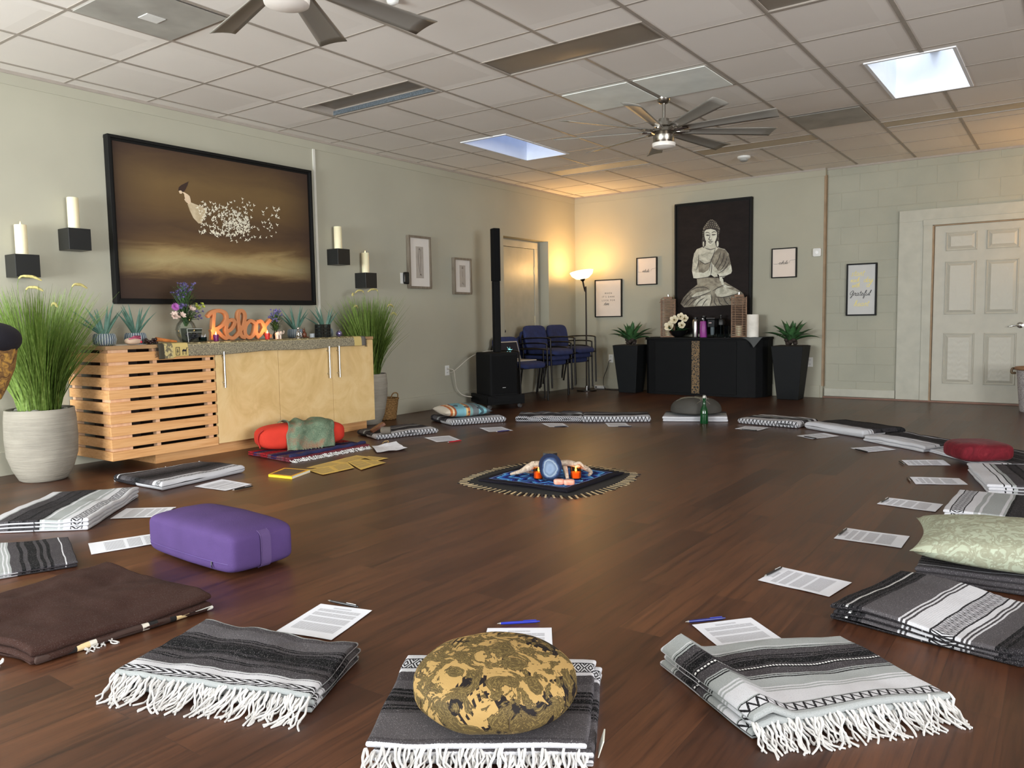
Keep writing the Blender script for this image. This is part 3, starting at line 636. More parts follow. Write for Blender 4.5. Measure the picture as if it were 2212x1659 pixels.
outlet('wall_outlet', (.578, 0, .432), 'y', 'white outlet under the stars print with a black plug')
outlet('wall_outlet', (3.318, 0, .430), 'y', 'white outlet right of the right tapered planter')
CORD = M('white_cord', (206, 200, 186), .5)
tag(MB().tube(spline([(.012, -2.935, .445), (.05, -2.94, .45), (.10, -2.92, .43), (.10, -2.90, .33), (.09, -2.86, .22), (.12, -2.80, .14), (.19, -2.72, .11), (.24, -2.66, .11)]), .0045, 8).build('white_cable', CORD, smooth=True), 'white cord hanging from the left wall outlet down to the speaker cart', 'cord', 'white cords from the left wall outlet')
tag(MB().tube(spline([(.012, -2.905, .41), (.06, -2.90, .41), (.10, -2.84, .46), (.16, -2.72, .56), (.21, -2.62, .613), (.28, -2.52, .640), (.34, -2.44, .640)]), .0035, 8).build('white_cable', CORD, smooth=True), 'white cord rising from the left wall outlet to the top of the speaker', 'cord', 'white cords from the left wall outlet')
# ---- speaker: subwoofer, column, cart
SPK = M('speaker_textured_black', (15, 15, 16), .8, spec=.2, var=.15, bump=.2, bscale=260); SPG = M('speaker_grille_black', (9, 9, 10), .85, spec=.2, bump=.3, bscale=400)
a1 = PZ(1005, 873); a2 = PZ(1105, 868)
sx, sy, sr = .50, -2.62, -.50
sp = thing('column_speaker', 'tall black column speaker rising from a black subwoofer', 'speaker', (sx, sy, .13))
SB_ = lambda: MB().at(sx, sy, 0, rz=sr)
b = SB_(); b.box(-.22, .20, -.175, .175, .135, .635); b.build('subwoofer', SPK, sp, bevel=.02)
b = SB_(); b.box(.2005, .208, -.155, .155, .17, .60); b.build('grille', SPG, sp, bevel=.004)
b = SB_(); b.box(.209, .211, -.03, .01, .235, .241); b.build('badge', M('badge_silver', (220, 220, 220), .3, .6), sp)
b = SB_(); b.box(-.055, .025, -.025, .05, .636, 1.45); b.build('column', SPK, sp, bevel=.008)
b = SB_(); b.box(-.06, .035, -.03, .055, 1.45, 2.05); b.build('column_head', SPG, sp, bevel=.008)
ct = thing('dolly', 'low black wheeled dolly carrying the subwoofer', 'dolly', (sx, sy, 0))
b = SB_(); b.box(-.25, .25, -.23, .23, .075, .13); b.box(.21, .25, -.23, .23, .05, .155); b.box(-.25, .25, -.23, -.19, .05, .155); b.build('platform', SPK, ct, bevel=.006)
for dx, dy in ((-.20, -.19), (.20, -.19), (.20, .19), (-.20, .19)):
    wx, wy = sx+dx*cos(sr)-dy*sin(sr), sy+dx*sin(sr)+dy*cos(sr)
    w_ = MB(); w_.at(wx, wy, 0); w_.cyl((-.012, 0, .028), (.012, 0, .028), .028, n=18); o = w_.build('wheel', M('caster_rubber', (90, 90, 92), .5), ct, smooth=True)
    w_ = MB(); w_.at(wx, wy, 0); w_.box(-.018, -.014, -.014, .014, .025, .05); w_.box(.014, .018, -.014, .014, .025, .05); w_.box(-.018, .018, -.016, .016, .044, .05); w_.build('fork', M('caster_steel', (190, 190, 190), .3, 1), o)
# ---- chairs
BLU = M('blue_chair_fabric', (38, 48, 92), .85, var=.12, scale=14, bump=.25, bscale=320); TUB = M('black_tube_metal', (26, 22, 20), .35, .5, var=.1)
def make_chair():
    t = thing('arm_chair', None, 'chair', (0, 0, 0))
    b = MB(); b.sell((.03, 0, .455), (.245, .245, .045), .55, .42, nu=40, nv=16, fn=lambda x, y, z: (x, y, z-.012*(x > .12)*((x-.12)/.1)**2)); b.build('seat', BLU, t, smooth=True)
    b = MB(); b.M = Matrix.Translation((-.235, 0, .635)) @ Matrix.Rotation(-.20, 4, 'Y'); b.sell((0, 0, 0), (.032, .225, .160), .42, .5, nu=40, nv=18, fn=lambda x, y, z: (x+.35*y*y, y, z)); b.build('backrest', BLU, t, smooth=True)
    for s in (-1, 1):
        b = MB(); b.tube([(.25, s*.245, 0), (.235, s*.255, .62)], .011, 8); b.build('leg', TUB, t, smooth=True)
        b = MB(); b.tube(spline([(-.29, s*.235, 0), (-.225, s*.245, .40), (-.235, s*.250, .615), (-.29, s*.18, .68)], 5), .011, 8); b.build('leg', TUB, t, smooth=True)
        b = MB(); b.tube(spline([(-.236, s*.25, .612), (-.18, s*.262, .628), (.05, s*.266, .636), (.20, s*.258, .630), (.238, s*.255, .615)], 5), .014, 8, flat=.6); b.build('armrest', TUB, t, smooth=True)
    b = MB(); b.tube([(.24, -.25, .42), (.24, .25, .42)], .01, 8); b.tube([(-.225, -.243, .42), (-.225, .243, .42)], .01, 8)
    for s in (-1, 1): b.tube([(-.225, s*.243, .42), (.24, s*.25, .42)], .01, 8)
    b.build('seat_frame', TUB, t, smooth=True); return t
ch0 = make_chair(); first = True
CH = [(.37, -1.98, -.14, 0, 0, 'blue arm chair with the open laptop on its seat')]
LB = ('bottom', 'middle', 'top')
for k in range(3): CH.append((.25+.055*k, -1.30, -.10, .066*k, 1, 'blue fabric arm chair, %s of the left stack in front of the recessed door' % LB[k]))
for k in range(3): CH.append((.20+.055*k, -.66, -.06, .066*k, 2, 'blue fabric arm chair, %s of the right stack nearest the floor lamp' % LB[k]))
for x, y, rz, z, gq, lab in CH:
    c = ch0 if first else copy_tree(ch0); first = False
    c.location = (x, y, z); c.rotation_euler = (0, 0, rz); c['label'] = lab; c['group'] = 'blue arm chairs by the corner'
# laptop
lt = thing('laptop', 'open silver laptop showing a pale starburst on its dark screen', 'laptop', (.36, -2.0, .50)); lt.rotation_euler = (0, 0, -.14)
ALU = M('aluminium_shell', (214, 206, 192), .35, .4, var=.02)
b = MB(); b.at(0, 0, .0); lx = Matrix.Translation((.36, -2.0, .50))
def inl(mb, extra=Matrix.Identity(4)): mb.M = lx @ extra; return mb
inl(b); b.box(-.10, .16, -.17, .17, .0, .014); o = b.build('keyboard_deck', ALU, lt, bevel=.003)
ex = Matrix.Translation((-.10, 0, .012)) @ Matrix.Rotation(-.30, 4, 'Y')
b = inl(MB(), ex); b.box(-.006, 0, -.17, .17, 0, .235); sc_ = b.build('lid', ALU, lt, bevel=.002)
b = inl(MB(), ex); b.box(0, .001, -.158, .158, .012, .223); s2 = b.build('screen', EM('screen_dark', (20, 18, 34), .4, (8, 8, 12)), sc_)
b = inl(MB(), ex); b.open = True
for a_, l_ in ((.2, .06), (1.2, .05), (2.2, .06), (3.4, .09), (4.3, .06), (5.2, .05), (.9, .03), (2.8, .04)): b.poly([(.0015, .006*cos(a_+1.6), .12+.006*sin(a_+1.6)), (.0015, l_*cos(a_), .12+l_*sin(a_)), (.0015, .006*cos(a_-1.6), .12+.006*sin(a_-1.6))])
b.build('screen_image', EM('screen_star', (150, 235, 240), 1.0), s2)
b = MB(); b.lathe([(.001, 0), (.15, 0), (.15, .01), (.14, .38), (.145, .40), (.13, .40), (.12, .03), (.001, .03)], 28, (.17, -1.93, 0)); o = b.build('waste_bin', M('bin_black', (14, 14, 15), .5), smooth=True); tag(o, 'round black bin under and behind the chair with the laptop', 'bin')
# ---- floor lamp in the corner (torchiere) and a second one right of the frame
LMP = M('dark_bronze_pole', (34, 24, 18), .35, .6)
def lamp(x, y, lab, tilt, pw):
    t = thing('floor_lamp', lab, 'lamp', (x, y, 0), 'torchiere floor lamps')
    MB().lathe([(.001, 0), (.14, 0), (.14, .014), (.03, .03), (.001, .03)], 32, (x, y, 0)).build('base', LMP, t, smooth=True)
    MB().lathe([(.02, .03), (.022, .07), (.012, .075)], 20, (x, y, 0)).build('collar', M('lamp_collar_steel', (225, 225, 225), .2, 1), t, smooth=True)
    MB().tube(spline([(x, y, .06), (x, y, 1.34), (x-.012, y, 1.38), (x-.03, y, 1.44), (x-.05, y, 1.53)], 6), .011, 10).build('pole', LMP, t, smooth=True)
    mt = Matrix.Translation((x-.05, y, 1.555)) @ Matrix.Rotation(tilt, 4, 'Y')
    b = MB(mt); b.lathe([(.03, -.01), (.09, .005), (.145, .05), (.165, .10), (.161, .10), (.14, .052), (.085, .012), (.03, 0)], 40, closed=True); b.build('lamp_shade', EM('lit_frosted_bowl', (255, 226, 170), 2.6, (250, 240, 220)), t, smooth=True)
    b = MB(mt); b.lathe([(.001, -.04), (.018, -.035), (.04, -.005), (.03, .002), (.001, .004)], 24); b.build('shade_holder', LMP, t, smooth=True)
    b = MB(mt); b.sell((0, 0, .055), (.025, .025, .03), 1, 1, nu=12, nv=8); b.build('bulb', EM('warm_bulb', (255, 200, 120), 8), t, smooth=True)
    l = bpy.data.lights.new('lamp_light', 'POINT'); l.energy = pw; l.color = (1.0, .57, .20); l.shadow_soft_size = .07
    o = bpy.data.objects.new('lamp_light', l); COL.objects.link(o); o.location = (x-.05, y, 1.70); return t
lamp(.43, -.44, 'slim black floor lamp with a lit frosted bowl beside the stacked chairs', -.17, 25)
lamp(6.35, -.55, 'matching floor lamp standing right of the panelled door', 0, 22)
CB = M('black_cable', (16, 14, 14), .5)
b = MB(); b.tube(spline([(.578, -.012, .405), (.575, -.05, .40), (.55, -.06, .30), (.50, -.08, .15), (.56, -.16, .02), (.70, -.24, .006), (.83, -.20, .006), (.74, -.12, .006), (.58, -.2, .006), (.44, -.44, .012)], 8), .004, 6); tag(b.build('black_cable', CB, smooth=True), 'black cord looping on the floor between the outlet and the floor lamp', 'cord')
ps = thing('power_strip', 'white power strip on the floor behind the floor lamp', 'power strip', (.42, -.10, 0))
MB().box(.34, .50, -.075, -.02, .002, .045).build('case', WHITE, ps, bevel=.006); MB().box(.36, .385, -.078, -.074, .012, .03).build('switch', M('socket_black', (20, 20, 20)), ps)
# ================================================================ PLANTERS, BASKETS
def ribbed_pot():
    g = NT('ribbed_plaster_pot'); s = g.sep(g.co('Object')); v = g.co('Object', scale=(3, 3, 55)); n = g.noise(v, 1.0, 5, .7)
    gate = g.ramp(s[2], [(0.0, (255, 255, 255)), (.40, (255, 255, 255)), (.47, (20, 20, 20))])
    c = g.ramp(g.noise(g.co('Object'), 5, 3), [(.3, (136, 131, 121)), (.7, (156, 150, 138))]); c = g.mix(g.m_('MULTIPLY', g.ramp(n, [(.45, (0, 0, 0)), (.65, (255, 255, 255))]), .35), c, lin((176, 170, 156)))
    g.fin(c, .85, spec=.15); g.bump(g.m_('MULTIPLY', n, gate), .6, .012); return g.m
POT = ribbed_pot(); PEB = M('river_pebbles', (120, 120, 112), .7, var=.2, scale=20); 
def grass_mat():
    g = NT('grass_blades'); s = g.sep(g.co('Object')); n = g.noise(g.co('Object'), 40, 2)
    g.fin(g.ramp(n, [(.3, (88, 112, 44)), (.6, (120, 146, 70)), (.8, (156, 172, 106))]), .45, spec=.4); return g.m
GRS = grass_mat(); SEED = M('seed_head_tan', (196, 184, 120), .8, var=.15, scale=60)
def planter(x, y, prof, rim, zt, nbl, H, spread, seed, lab, heads):
    t = thing('grass_planter', lab, 'plant', (x, y, 0), 'tall grass planters beside the cabinet')
    MB().lathe(prof, 56, (x, y, 0)).build('pot', POT, t, smooth=55)
    random.seed(seed); b = MB()
    for k in range(46):
        a = random.uniform(0, 2*pi); r = rim*sqrt(random.random())*.86; b.sell((x+r*cos(a), y+r*sin(a), zt+random.uniform(-.006, .012)), (random.uniform(.016, .03), random.uniform(.013, .022), random.uniform(.01, .016)), 1, 1, a*3, nu=10, nv=6)
    tag(b.build('pebbles', PEB, t, smooth=True), None, None, None, 'stuff')
    MB().lathe([(.001, zt-.03), (rim*.93, zt-.03), (rim*.93, zt-.008), (.001, zt-.006)], 30, (x, y, 0)).build('soil', M('soil_dark', (46, 38, 30), .9), t)
    b = MB(); b.open = True
    for k in range(nbl):
        a = random.uniform(0, 2*pi); r = rim*.62*random.random()**.6; L = H*random.uniform(.5, 1.0); out = spread*random.uniform(.15, 1.0)*(r/rim+.25); px, py = x+r*cos(a), y+r*sin(a)
        aa = a+random.uniform(-.5, .5); w = random.uniform(.003, .0065); wd = Vector((-sin(aa+.7), cos(aa+.7), 0)); prev = None
        for j in range(6):
            q = j/5; c = Vector((px+out*q*q*cos(aa)*1.0+.25*out*q*cos(aa), py+out*q*q*sin(aa)+.25*out*q*sin(aa), zt-.02+L*(q-.06*q*q)))
            c.x = max(c.x, .012); c.y = max(c.y, -4.64) if (y > -5 and c.z < .89) else c.y; ww = w*(1-q)**.6+.0004; cu = (b.V(c-wd*ww), b.V(c+wd*ww))
            if prev: b.F((prev[0], prev[1], cu[1], cu[0]))
            prev = cu
    tag(b.build('grass', GRS, t), None, None, None, 'stuff')
    for (dx, dy, zz, ddx, ddy) in heads:
        p = spline([(x+dx*.3, y+dy*.3, zt), (x+dx*.7, y+dy*.7, zt+(zz-zt)*.6), (x+dx, y+dy, zz), (x+dx+ddx*.5, y+dy+ddy*.5, zz+.045), (x+dx+ddx, y+dy+ddy, zz+.02)], 5)
        n0 = int(len(p)*.56); b = MB(); b.tube(p[:n0+1], .0018, 5); b.build('stem', GRS, t)
        b = MB(); q = p[n0:]; b.tube(q, [.004+.006*sin(pi*min(1, (i+.6)/len(q))) for i in range(len(q))], 8); b.build('seed_head', SEED, t, smooth=True)
    return t
P1 = [(.001, 0), (.13, 0), (.145, .01), (.18, .08), (.208, .17), (.214, .28), (.211, .40), (.203, .475), (.193, .475), (.198, .40), (.19, .39), (.001, .38)]
planter(.375, -7.52, P1, .188, .455, 1300, .90, .40, 3, 'tall green grass with tan seed heads in a wide textured stone pot at far left', [(-.08, -.05, 1.30, .02, .14), (-.10, .0, 1.23, .03, .10), (.05, .22, 1.25, -.02, .12), (.02, .1, 1.12, .01, .04)])
P2 = [(.001, 0), (.09, 0), (.10, .008), (.135, .10), (.165, .26), (.172, .40), (.162, .50), (.152, .50), (.158, .42), (.15, .41), (.001, .40)]
planter(.29, -4.44, P2, .15, .48, 1200, .86, .34, 8, 'tall green grass in a slim white ribbed pot at the right end of the cabinet', [(-.08, -.10, 1.24, .04, -.06), (-.02, -.02, 1.27, .0, -.12), (.05, .1, 1.28, .0, -.14), (.1, .16, 1.13, -.02, .12), (.0, -.12, 1.12, 0, -.07), (.12, .18, 1.05, 0, .1)])
def basket(x, y, r0, r1, h, lab, mt, handle):
    t = thing('woven_basket', lab, 'basket', (x, y, 0)); n = 64; rows = []
    K = 26
    for j in range(K+1):
        q = j/K; r = r0+(r1-r0)*q; rows.append([(x+(r+.004*sin(i*pi*2/4+(j % 2)*pi))*cos(2*pi*i/n), y+(r+.004*sin(i*pi*2/4+(j % 2)*pi))*sin(2*pi*i/n), h*q+.002) for i in range(n)])
    b = MB(); b.grid(rows, None, True); b.lathe([(r0, .004), (.001, .004)], n, (x, y, 0)) ; b.open = True
    o = b.build('body', mt, t, smooth=True); s_ = o.modifiers.new('s', 'SOLIDIFY'); s_.thickness = .006
    MB().tube([(x+r1*cos(2*pi*i/32), y+r1*sin(2*pi*i/32), h) for i in range(33)], .008, 8).build('rim', mt, t, smooth=True)
    for s in ((-1, 1) if handle else ()): MB().tube(spline([(x+s*r1*.9-.0, y-.05, h), (x+s*r1, y-.04, h+.05), (x+s*r1, y, h+.065), (x+s*r1, y+.04, h+.05), (x+s*r1*.9, y+.05, h)]), .006, 8).build('handle', mt, t, smooth=True)
    return t
def weave(name, c1, c2, k=1):
    g = NT(name); s = g.sep(g.co('Object')); n = g.noise(g.co('Object', scale=(60, 60, 120)), 1, 3, .7); g.fin(g.ramp(n, [(.35, c1), (.65, c2)]), .8, spec=.2); g.bump(n, .6, .004); return g.m
basket(.16, -4.09, .095, .125, .215, 'small brown woven seagrass basket between the right planter and the wall', weave('seagrass', (96, 70, 42), (164, 128, 82)), True)
hb = thing('laundry_hamper', 'whitewashed woven hamper with a brown rim cut off by the right edge', 'basket', (5.66, -.50, 0))
HM = weave('whitewashed_weave', (128, 122, 122), (196, 190, 190))
b = MB(); b.lathe([(.001, 0), (.15, 0), (.155, .01), (.19, .42), (.18, .42), (.145, .02), (.001, .02)], 48, (5.66, -.5, 0), rib=24, amp=.012); b.build('body', HM, hb, smooth=True)
MB().tube([(5.66+.197*cos(a*pi/16), -.5+.197*sin(a*pi/16), .435) for a in range(33)], .016, 10).build('rim', M('hamper_rim_brown', (140, 104, 76), .6), hb, smooth=True)
MB().tube(spline([(5.46, -.5, .43), (5.435, -.52, .43), (5.43, -.52, .39), (5.462, -.5, .385)]), .012, 8).build('latch', M('hamper_latch', (96, 78, 56), .5), hb, smooth=True)
# dark cushion and mustard patterned cloth at the left edge
ds = thing('draped_stool', 'dark cushion over mustard patterned cloth, cut off by the left edge', 'stool', (1.0, -8.1, 0))
bx = PX(-44, 760, 1.0); ds.location = (bx.x, bx.y, 0)
def mustard():
    g = NT('mustard_paisley_cloth'); n = g.noise(g.co('Object'), 24, 4, .6, 1.5); g.fin(g.ramp(n, [(.35, (92, 62, 34)), (.5, (140, 104, 60)), (.62, (196, 150, 70))]), .85); return g.m
for a in (.5, 2.6, 4.7): MB().tube([(bx.x-.06+.04*cos(a), bx.y-.04+.04*sin(a), 0), (bx.x-.03+.05*cos(a), bx.y-.02+.05*sin(a), .70)], .014, 10).build('leg', M('stool_leg_wood', (92, 62, 40), .5), ds, smooth=True)
MB().lathe([(.001, .61), (.085, .61), (.12, .68), (.16, .78), (.18, .90), (.001, .90)], 32, (bx.x, bx.y, 0), rib=9, amp=.03).build('cloth', mustard(), ds, smooth=True)
MB().sell((bx.x, bx.y, .945), (.205, .205, .105), .9, 1, nu=36, nv=16).build('cushion', M('midnight_fabric', (22, 20, 30), .9, bump=.3, bscale=300), ds, smooth=True)
# tapered planters with agave
TP = M('charcoal_resin_planter', (16, 18, 20), .65, spec=.25, var=.06); AGV = M('agave_green', (58, 96, 56), .45, var=.22, scale=18); 
def rosette(t, x, y, z, n, L, w, seed, mt, up=.55, name='leaf', droop=.1):
    random.seed(seed)
    for k in range(n):
        a = k*2.39996+random.uniform(-.15, .15); q = k/n; el = (.15+up*2.2*(1-q))*.62 if q < .9 else 1.4; el = radians(18+70*(q**1.2))
        l = L*(1.0-.3*q)*random.uniform(.85, 1.05); b = MB(); b.open = True; prev = None; wd = Vector((-sin(a), cos(a), 0)); N_ = 8
        nrm = Vector((-sin(el)*cos(a), -sin(el)*sin(a), cos(el)))
        for j in range(N_+1):
            s = j/N_; d = l*s; c = Vector((x+cos(a)*(cos(el)*d+.02), y+sin(a)*(cos(el)*d+.02), z+sin(el)*d+droop*s*(1-s)*l*1.2-droop*.8*s*s*l*(1-q)))
            ww = w*(.55+1.3*s*(1-s)*1.6)*(1-s**3)*(1-s*.1)+.0006
            c.y = min(c.y, -.03) if y > -1 else c.y; cu = (b.V(c-wd*ww+nrm*ww*.45), b.V(c), b.V(c+wd*ww+nrm*ww*.45), b.V(c-nrm*ww*.28))
            if prev:
                b.F((prev[0], prev[1], cu[1], cu[0])); b.F((prev[1], prev[2], cu[2], cu[1])); b.F((prev[2], prev[3], cu[3], cu[2])); b.F((prev[3], prev[0], cu[0], cu[3]))
            prev = cu
        b.build(name, mt, t, smooth=75)
def tall_planter(x, y, rz, lab, seed):
    t = thing('tapered_planter', lab, 'plant', (x, y, 0), 'tall tapered planters flanking the black cabinet')
    c, s = cos(rz), sin(rz); R2 = lambda px, py, z: (x+px*c-py*s, y+px*s+py*c, z)
    a, b_, H = .125, .185, .64
    p = MB(); p.hexa([R2(-a, -a, 0), R2(a, -a, 0), R2(a, a, 0), R2(-a, a, 0)], [R2(-b_, -b_, H), R2(b_, -b_, H), R2(b_, b_, H), R2(-b_, b_, H)])
    p.build('pot', TP, t, bevel=.006)
    q = MB(); q.hexa([R2(-.165, -.165, H+.001), R2(.165, -.165, H+.001), R2(.165, .165, H+.001), R2(-.165, .165, H+.001)], [R2(-.165, -.165, H+.004), R2(.165, -.165, H+.004), R2(.165, .165, H+.004), R2(-.165, .165, H+.004)]); q.build('soil', M('soil_dark', (46, 38, 30), .9), t)
    random.seed(seed); q = MB()
    for k in range(9): aa = k*.7; q.sell((x+.05*cos(aa), y+.05*sin(aa), H+.03+.02*(k % 3)), (.03, .03, .025), 1, 1, nu=10, nv=8)
    q.build('root_crown', M('bark_crown', (46, 36, 30), .8), t, smooth=True)
    rosette(t, x, y, H+.05, 22, .38, .036, seed, AGV, droop=.25); return t
tall_planter(1.06, -.33, .02, 'black tapered planter with green agave left of the black cabinet', 4)
tall_planter(3.17, -.29, .02, 'black tapered planter with green agave right of the black cabinet', 9)
# ================================================================ THINGS ON THE LONG CABINET
ZT = .8725; ZR = .8785
ALO = M('blue_green_aloe', (84, 122, 108), .5, var=.12, scale=25)
def ribpot():
    g = NT('blue_ribbed_ceramic'); s = g.sep(g.co('Object')); at = g.m_('ARCTAN2', s[1], s[0]); w = g.m_('SINE', g.m_('MULTIPLY', at, 26.0)); g.fin(g.ramp(g.m_('MULTIPLY_ADD', w, .5, .5), [(.25, (74, 92, 112)), (.7, (176, 184, 186))]), .5); g.bump(w, .4, .004); return g.m
RP = ribpot()
def aloe(px, xx, lab, seed, n=9, L=.26, pot=True, zb=ZT, fan=0):
    p = PX(px, 735, xx); x, y = xx, p.y
    t = thing('potted_aloe', lab, 'plant', (x, y, zb), 'aloe plants on the long cabinet')
    MB().lathe([(.001, 0), (.055, 0), (.07, .012), (.076, .04), (.070, .072), (.062, .082), (.056, .078), (.001, .07)], 48, (x, y, zb), rib=24, amp=.025).build('pot', RP, t, smooth=True)
    random.seed(seed)
    for k in range(n):
        a = pi/2*(1 if k % 2 else -1)+random.uniform(-.7, .7); el = radians((40, 58, 68, 76, 84, 82, 74, 62, 52, 72)[k % 10]); l = L*random.uniform(.75, 1.0); b = MB(); b.tube([(x+.012*cos(a)+cos(a)*cos(el)*l*s*(1+.25*s), y+.012*sin(a)+sin(a)*cos(el)*l*s*(1+.25*s), zb+.07+sin(el)*l*s*(1-.08*s)) for s in (0, .15, .35, .6, .85, 1)], [.013, .015, .013, .009, .004, .0008], 8, flat=.55); b.build('leaf', ALO, t, smooth=True)
    return t
pad = MB().box(.12, .46, -7.03, -6.62, ZT-.0005, ZT+.002).build('placemat', M('pale_placemat', (206, 200, 188), .8)); tag(pad, 'thin pale mat under the leftmost aloe pots on the cabinet', 'placemat')
ZP = ZT+.0022
aloe(226, .40, 'blue green aloe in a striped blue pot, leftmost on the cabinet', 1, zb=ZP, L=.27)
aloe(293, .36, 'blue green aloe in a striped pot behind the pink wrapped bundle', 2, L=.27, zb=ZP)
aloe(640, .24, 'blue green aloe in a striped pot behind the silver figurine', 6, zb=ZT, L=.26)
aloe(703, .22, 'blue green aloe behind the black lantern on the cabinet', 7, zb=ZT, L=.27)
def onc(px, xx, z=ZR, py=735): p = PX(px, py, xx); return (xx, p.y, z)
# pink wrapped bundle
q = onc(287, .50, ZT+.003)
t = thing('wrapped_bundle', 'cream bundle wrapped with pink and maroon strips in front of the second aloe', 'bundle', q)
MB().sell((q[0], q[1], q[2]+.025), (.035, .055, .025), .8, .7).build('body', M('cream_clay', (206, 180, 156), .7, var=.08), t, smooth=True)
for k in range(4): MB().tube(spline([(q[0]+.03, q[1]-.045+.012*k, q[2]+.04+.006*k), (q[0]+.034, q[1]+.0, q[2]+.048+.004*k), (q[0]+.02, q[1]+.045, q[2]+.034+.008*k)]), .005, 6).build('strip', M('maroon_wrap' if k % 2 else 'pink_wrap', (120, 36, 60) if k % 2 else (206, 110, 140), .6), t, smooth=True)
MB().sell((q[0]+.028, q[1]+.045, q[2]+.018), (.008, .008, .008), 1, 1, nu=10, nv=8).build('bead', M('red_bead', (214, 60, 80), .3), t, smooth=True)
# rattle with wooden handle
q = onc(345, .50)
t = thing('seed_rattle', 'dark bead rattle with a tapering orange wooden handle', 'rattle', q)
b = MB(); random.seed(4)
for k in range(34): b.sell((q[0]+random.uniform(-.02, .02), q[1]-.075+random.uniform(-.035, .05), q[2]+random.uniform(.006, .034)), (.010, .010, .009), 1, 1, nu=8, nv=6)
tag(b.build('beads', M('dark_seed_beads', (48, 30, 28), .4), t, smooth=True), None, None, None, 'stuff')
MB().tube([(q[0], q[1]-.03, q[2]+.03), (q[0], q[1]+.03, q[2]+.022), (q[0]+.004, q[1]+.13, q[2]+.009)], [.016, .013, .007], 12).build('handle', M('orange_wood', (190, 116, 60), .45, var=.15, scale=30), t, smooth=True)
# vase with flowers
q = onc(403, .42); VG = GL('clear_vase_glass', (250, 253, 252))
t = thing('flower_vase', 'clear glass vase with purple, pink and white flowers left of the Relax sign', 'vase', q)
MB().lathe([(.04, 0), (.046, .004), (.07, .05), (.078, .095), (.062, .14), (.042, .165), (.048, .185), (.044, .185), (.038, .166), (.058, .14), (.073, .095), (.065, .05), (.042, .008), (.001, .006)], 36, q).build('vase', VG, t, smooth=True)
GST = M('stem_green', (56, 84, 44), .6, var=.2, scale=30)
def flowerhead(b, c, r, n, tilt, rnd, wd=.4, cup=.3):
    ax = Vector(tilt).normalized(); u = ax.orthogonal().normalized(); v = ax.cross(u)
    for k in range(n):
        a = 2*pi*k/n+rnd; d = u*cos(a)+v*sin(a); s = ax.cross(d); c_ = Vector(c)
        b.F([b.V(c_), b.V(c_+d*r*.55+s*r*wd+ax*r*cup*.5), b.V(c_+d*r+ax*r*cup), b.V(c_+d*r*.55-s*r*wd+ax*r*cup*.5)])
def bouquet(t, q, zb, spec, nleaf, H, seed, spread):
    random.seed(seed); st = MB(); lf = MB(); lf.open = True; heads = {}
    for (mt, r, n, dy, dz, cnt, jit, wd) in spec:
        for k in range(cnt):
            p = Vector((q[0]+random.uniform(-.05, .07)*spread, q[1]+dy+random.uniform(-jit, jit), q[2]+dz+random.uniform(-jit, jit)*.8))
            b = heads.setdefault(mt.name, (MB(), mt))[0]; b.open = True; flowerhead(b, p, r, n, (random.uniform(.3, 1), random.uniform(-.5, .5), random.uniform(-.1, .9)), random.random(), wd, .35)
            if n > 7: flowerhead(b, p+Vector((.004, 0, .002)), r*.65, n, (1, 0, .5), .2, wd, .6)
            st.tube([(q[0], q[1]+random.uniform(-.01, .01), zb-.05), (q[0]+(p.x-q[0])*.5, q[1]+dy*.5, (zb+p.z)/2), tuple(p)], [.002, .0018, .0012], 5)
    for k in range(nleaf):
        a = random.uniform(0, 2*pi); h = random.random(); rr = (.02+.075*h**.8)*spread*random.uniform(.3, 1); c = Vector((q[0]+rr*cos(a), q[1]+rr*sin(a), zb-.02+H*h)); L = random.uniform(.02, .055)*(1.15-.5*h); d = Vector((cos(a)*.7, sin(a)*.7, random.uniform(-.2, 1.1))).normalized(); s = d.cross(Vector((0, 0, 1))).normalized()*L*.13
        lf.F([lf.V(c), lf.V(c+d*L*.5+s), lf.V(c+d*L), lf.V(c+d*L*.5-s)])
    st.build('stems', GST, t); tag(lf.build('foliage', GST, t), None, None, None, 'stuff')
    for nm, (b, mt) in heads.items(): b.build('flowers', mt, t)
PUR = M('aster_purple', (92, 82, 128), .6, var=.2, scale=60); PNK = M('mum_magenta', (176, 96, 176), .6, var=.1); BLS = M('blush_alstroemeria', (232, 206, 194), .6, var=.05); LIM = M('lime_button_mum', (168, 180, 70), .6)
bouquet(t, q, q[2]+.17, [(PUR, .012, 9, .01, .40, 46, .055, .2), (PUR, .012, 9, -.05, .36, 20, .04, .2), (PUR, .012, 9, .085, .20, 14, .04, .2), (PNK, .034, 16, -.085, .27, 2, .012, .12), (PUR, .02, 12, -.05, .27, 8, .03, .15), (BLS, .030, 6, -.06, .20, 6, .03, .38), (BLS, .026, 6, .045, .245, 4, .02, .38), (LIM, .016, 10, .10, .275, 6, .022, .3)], 520, .26, 21, 1.0)
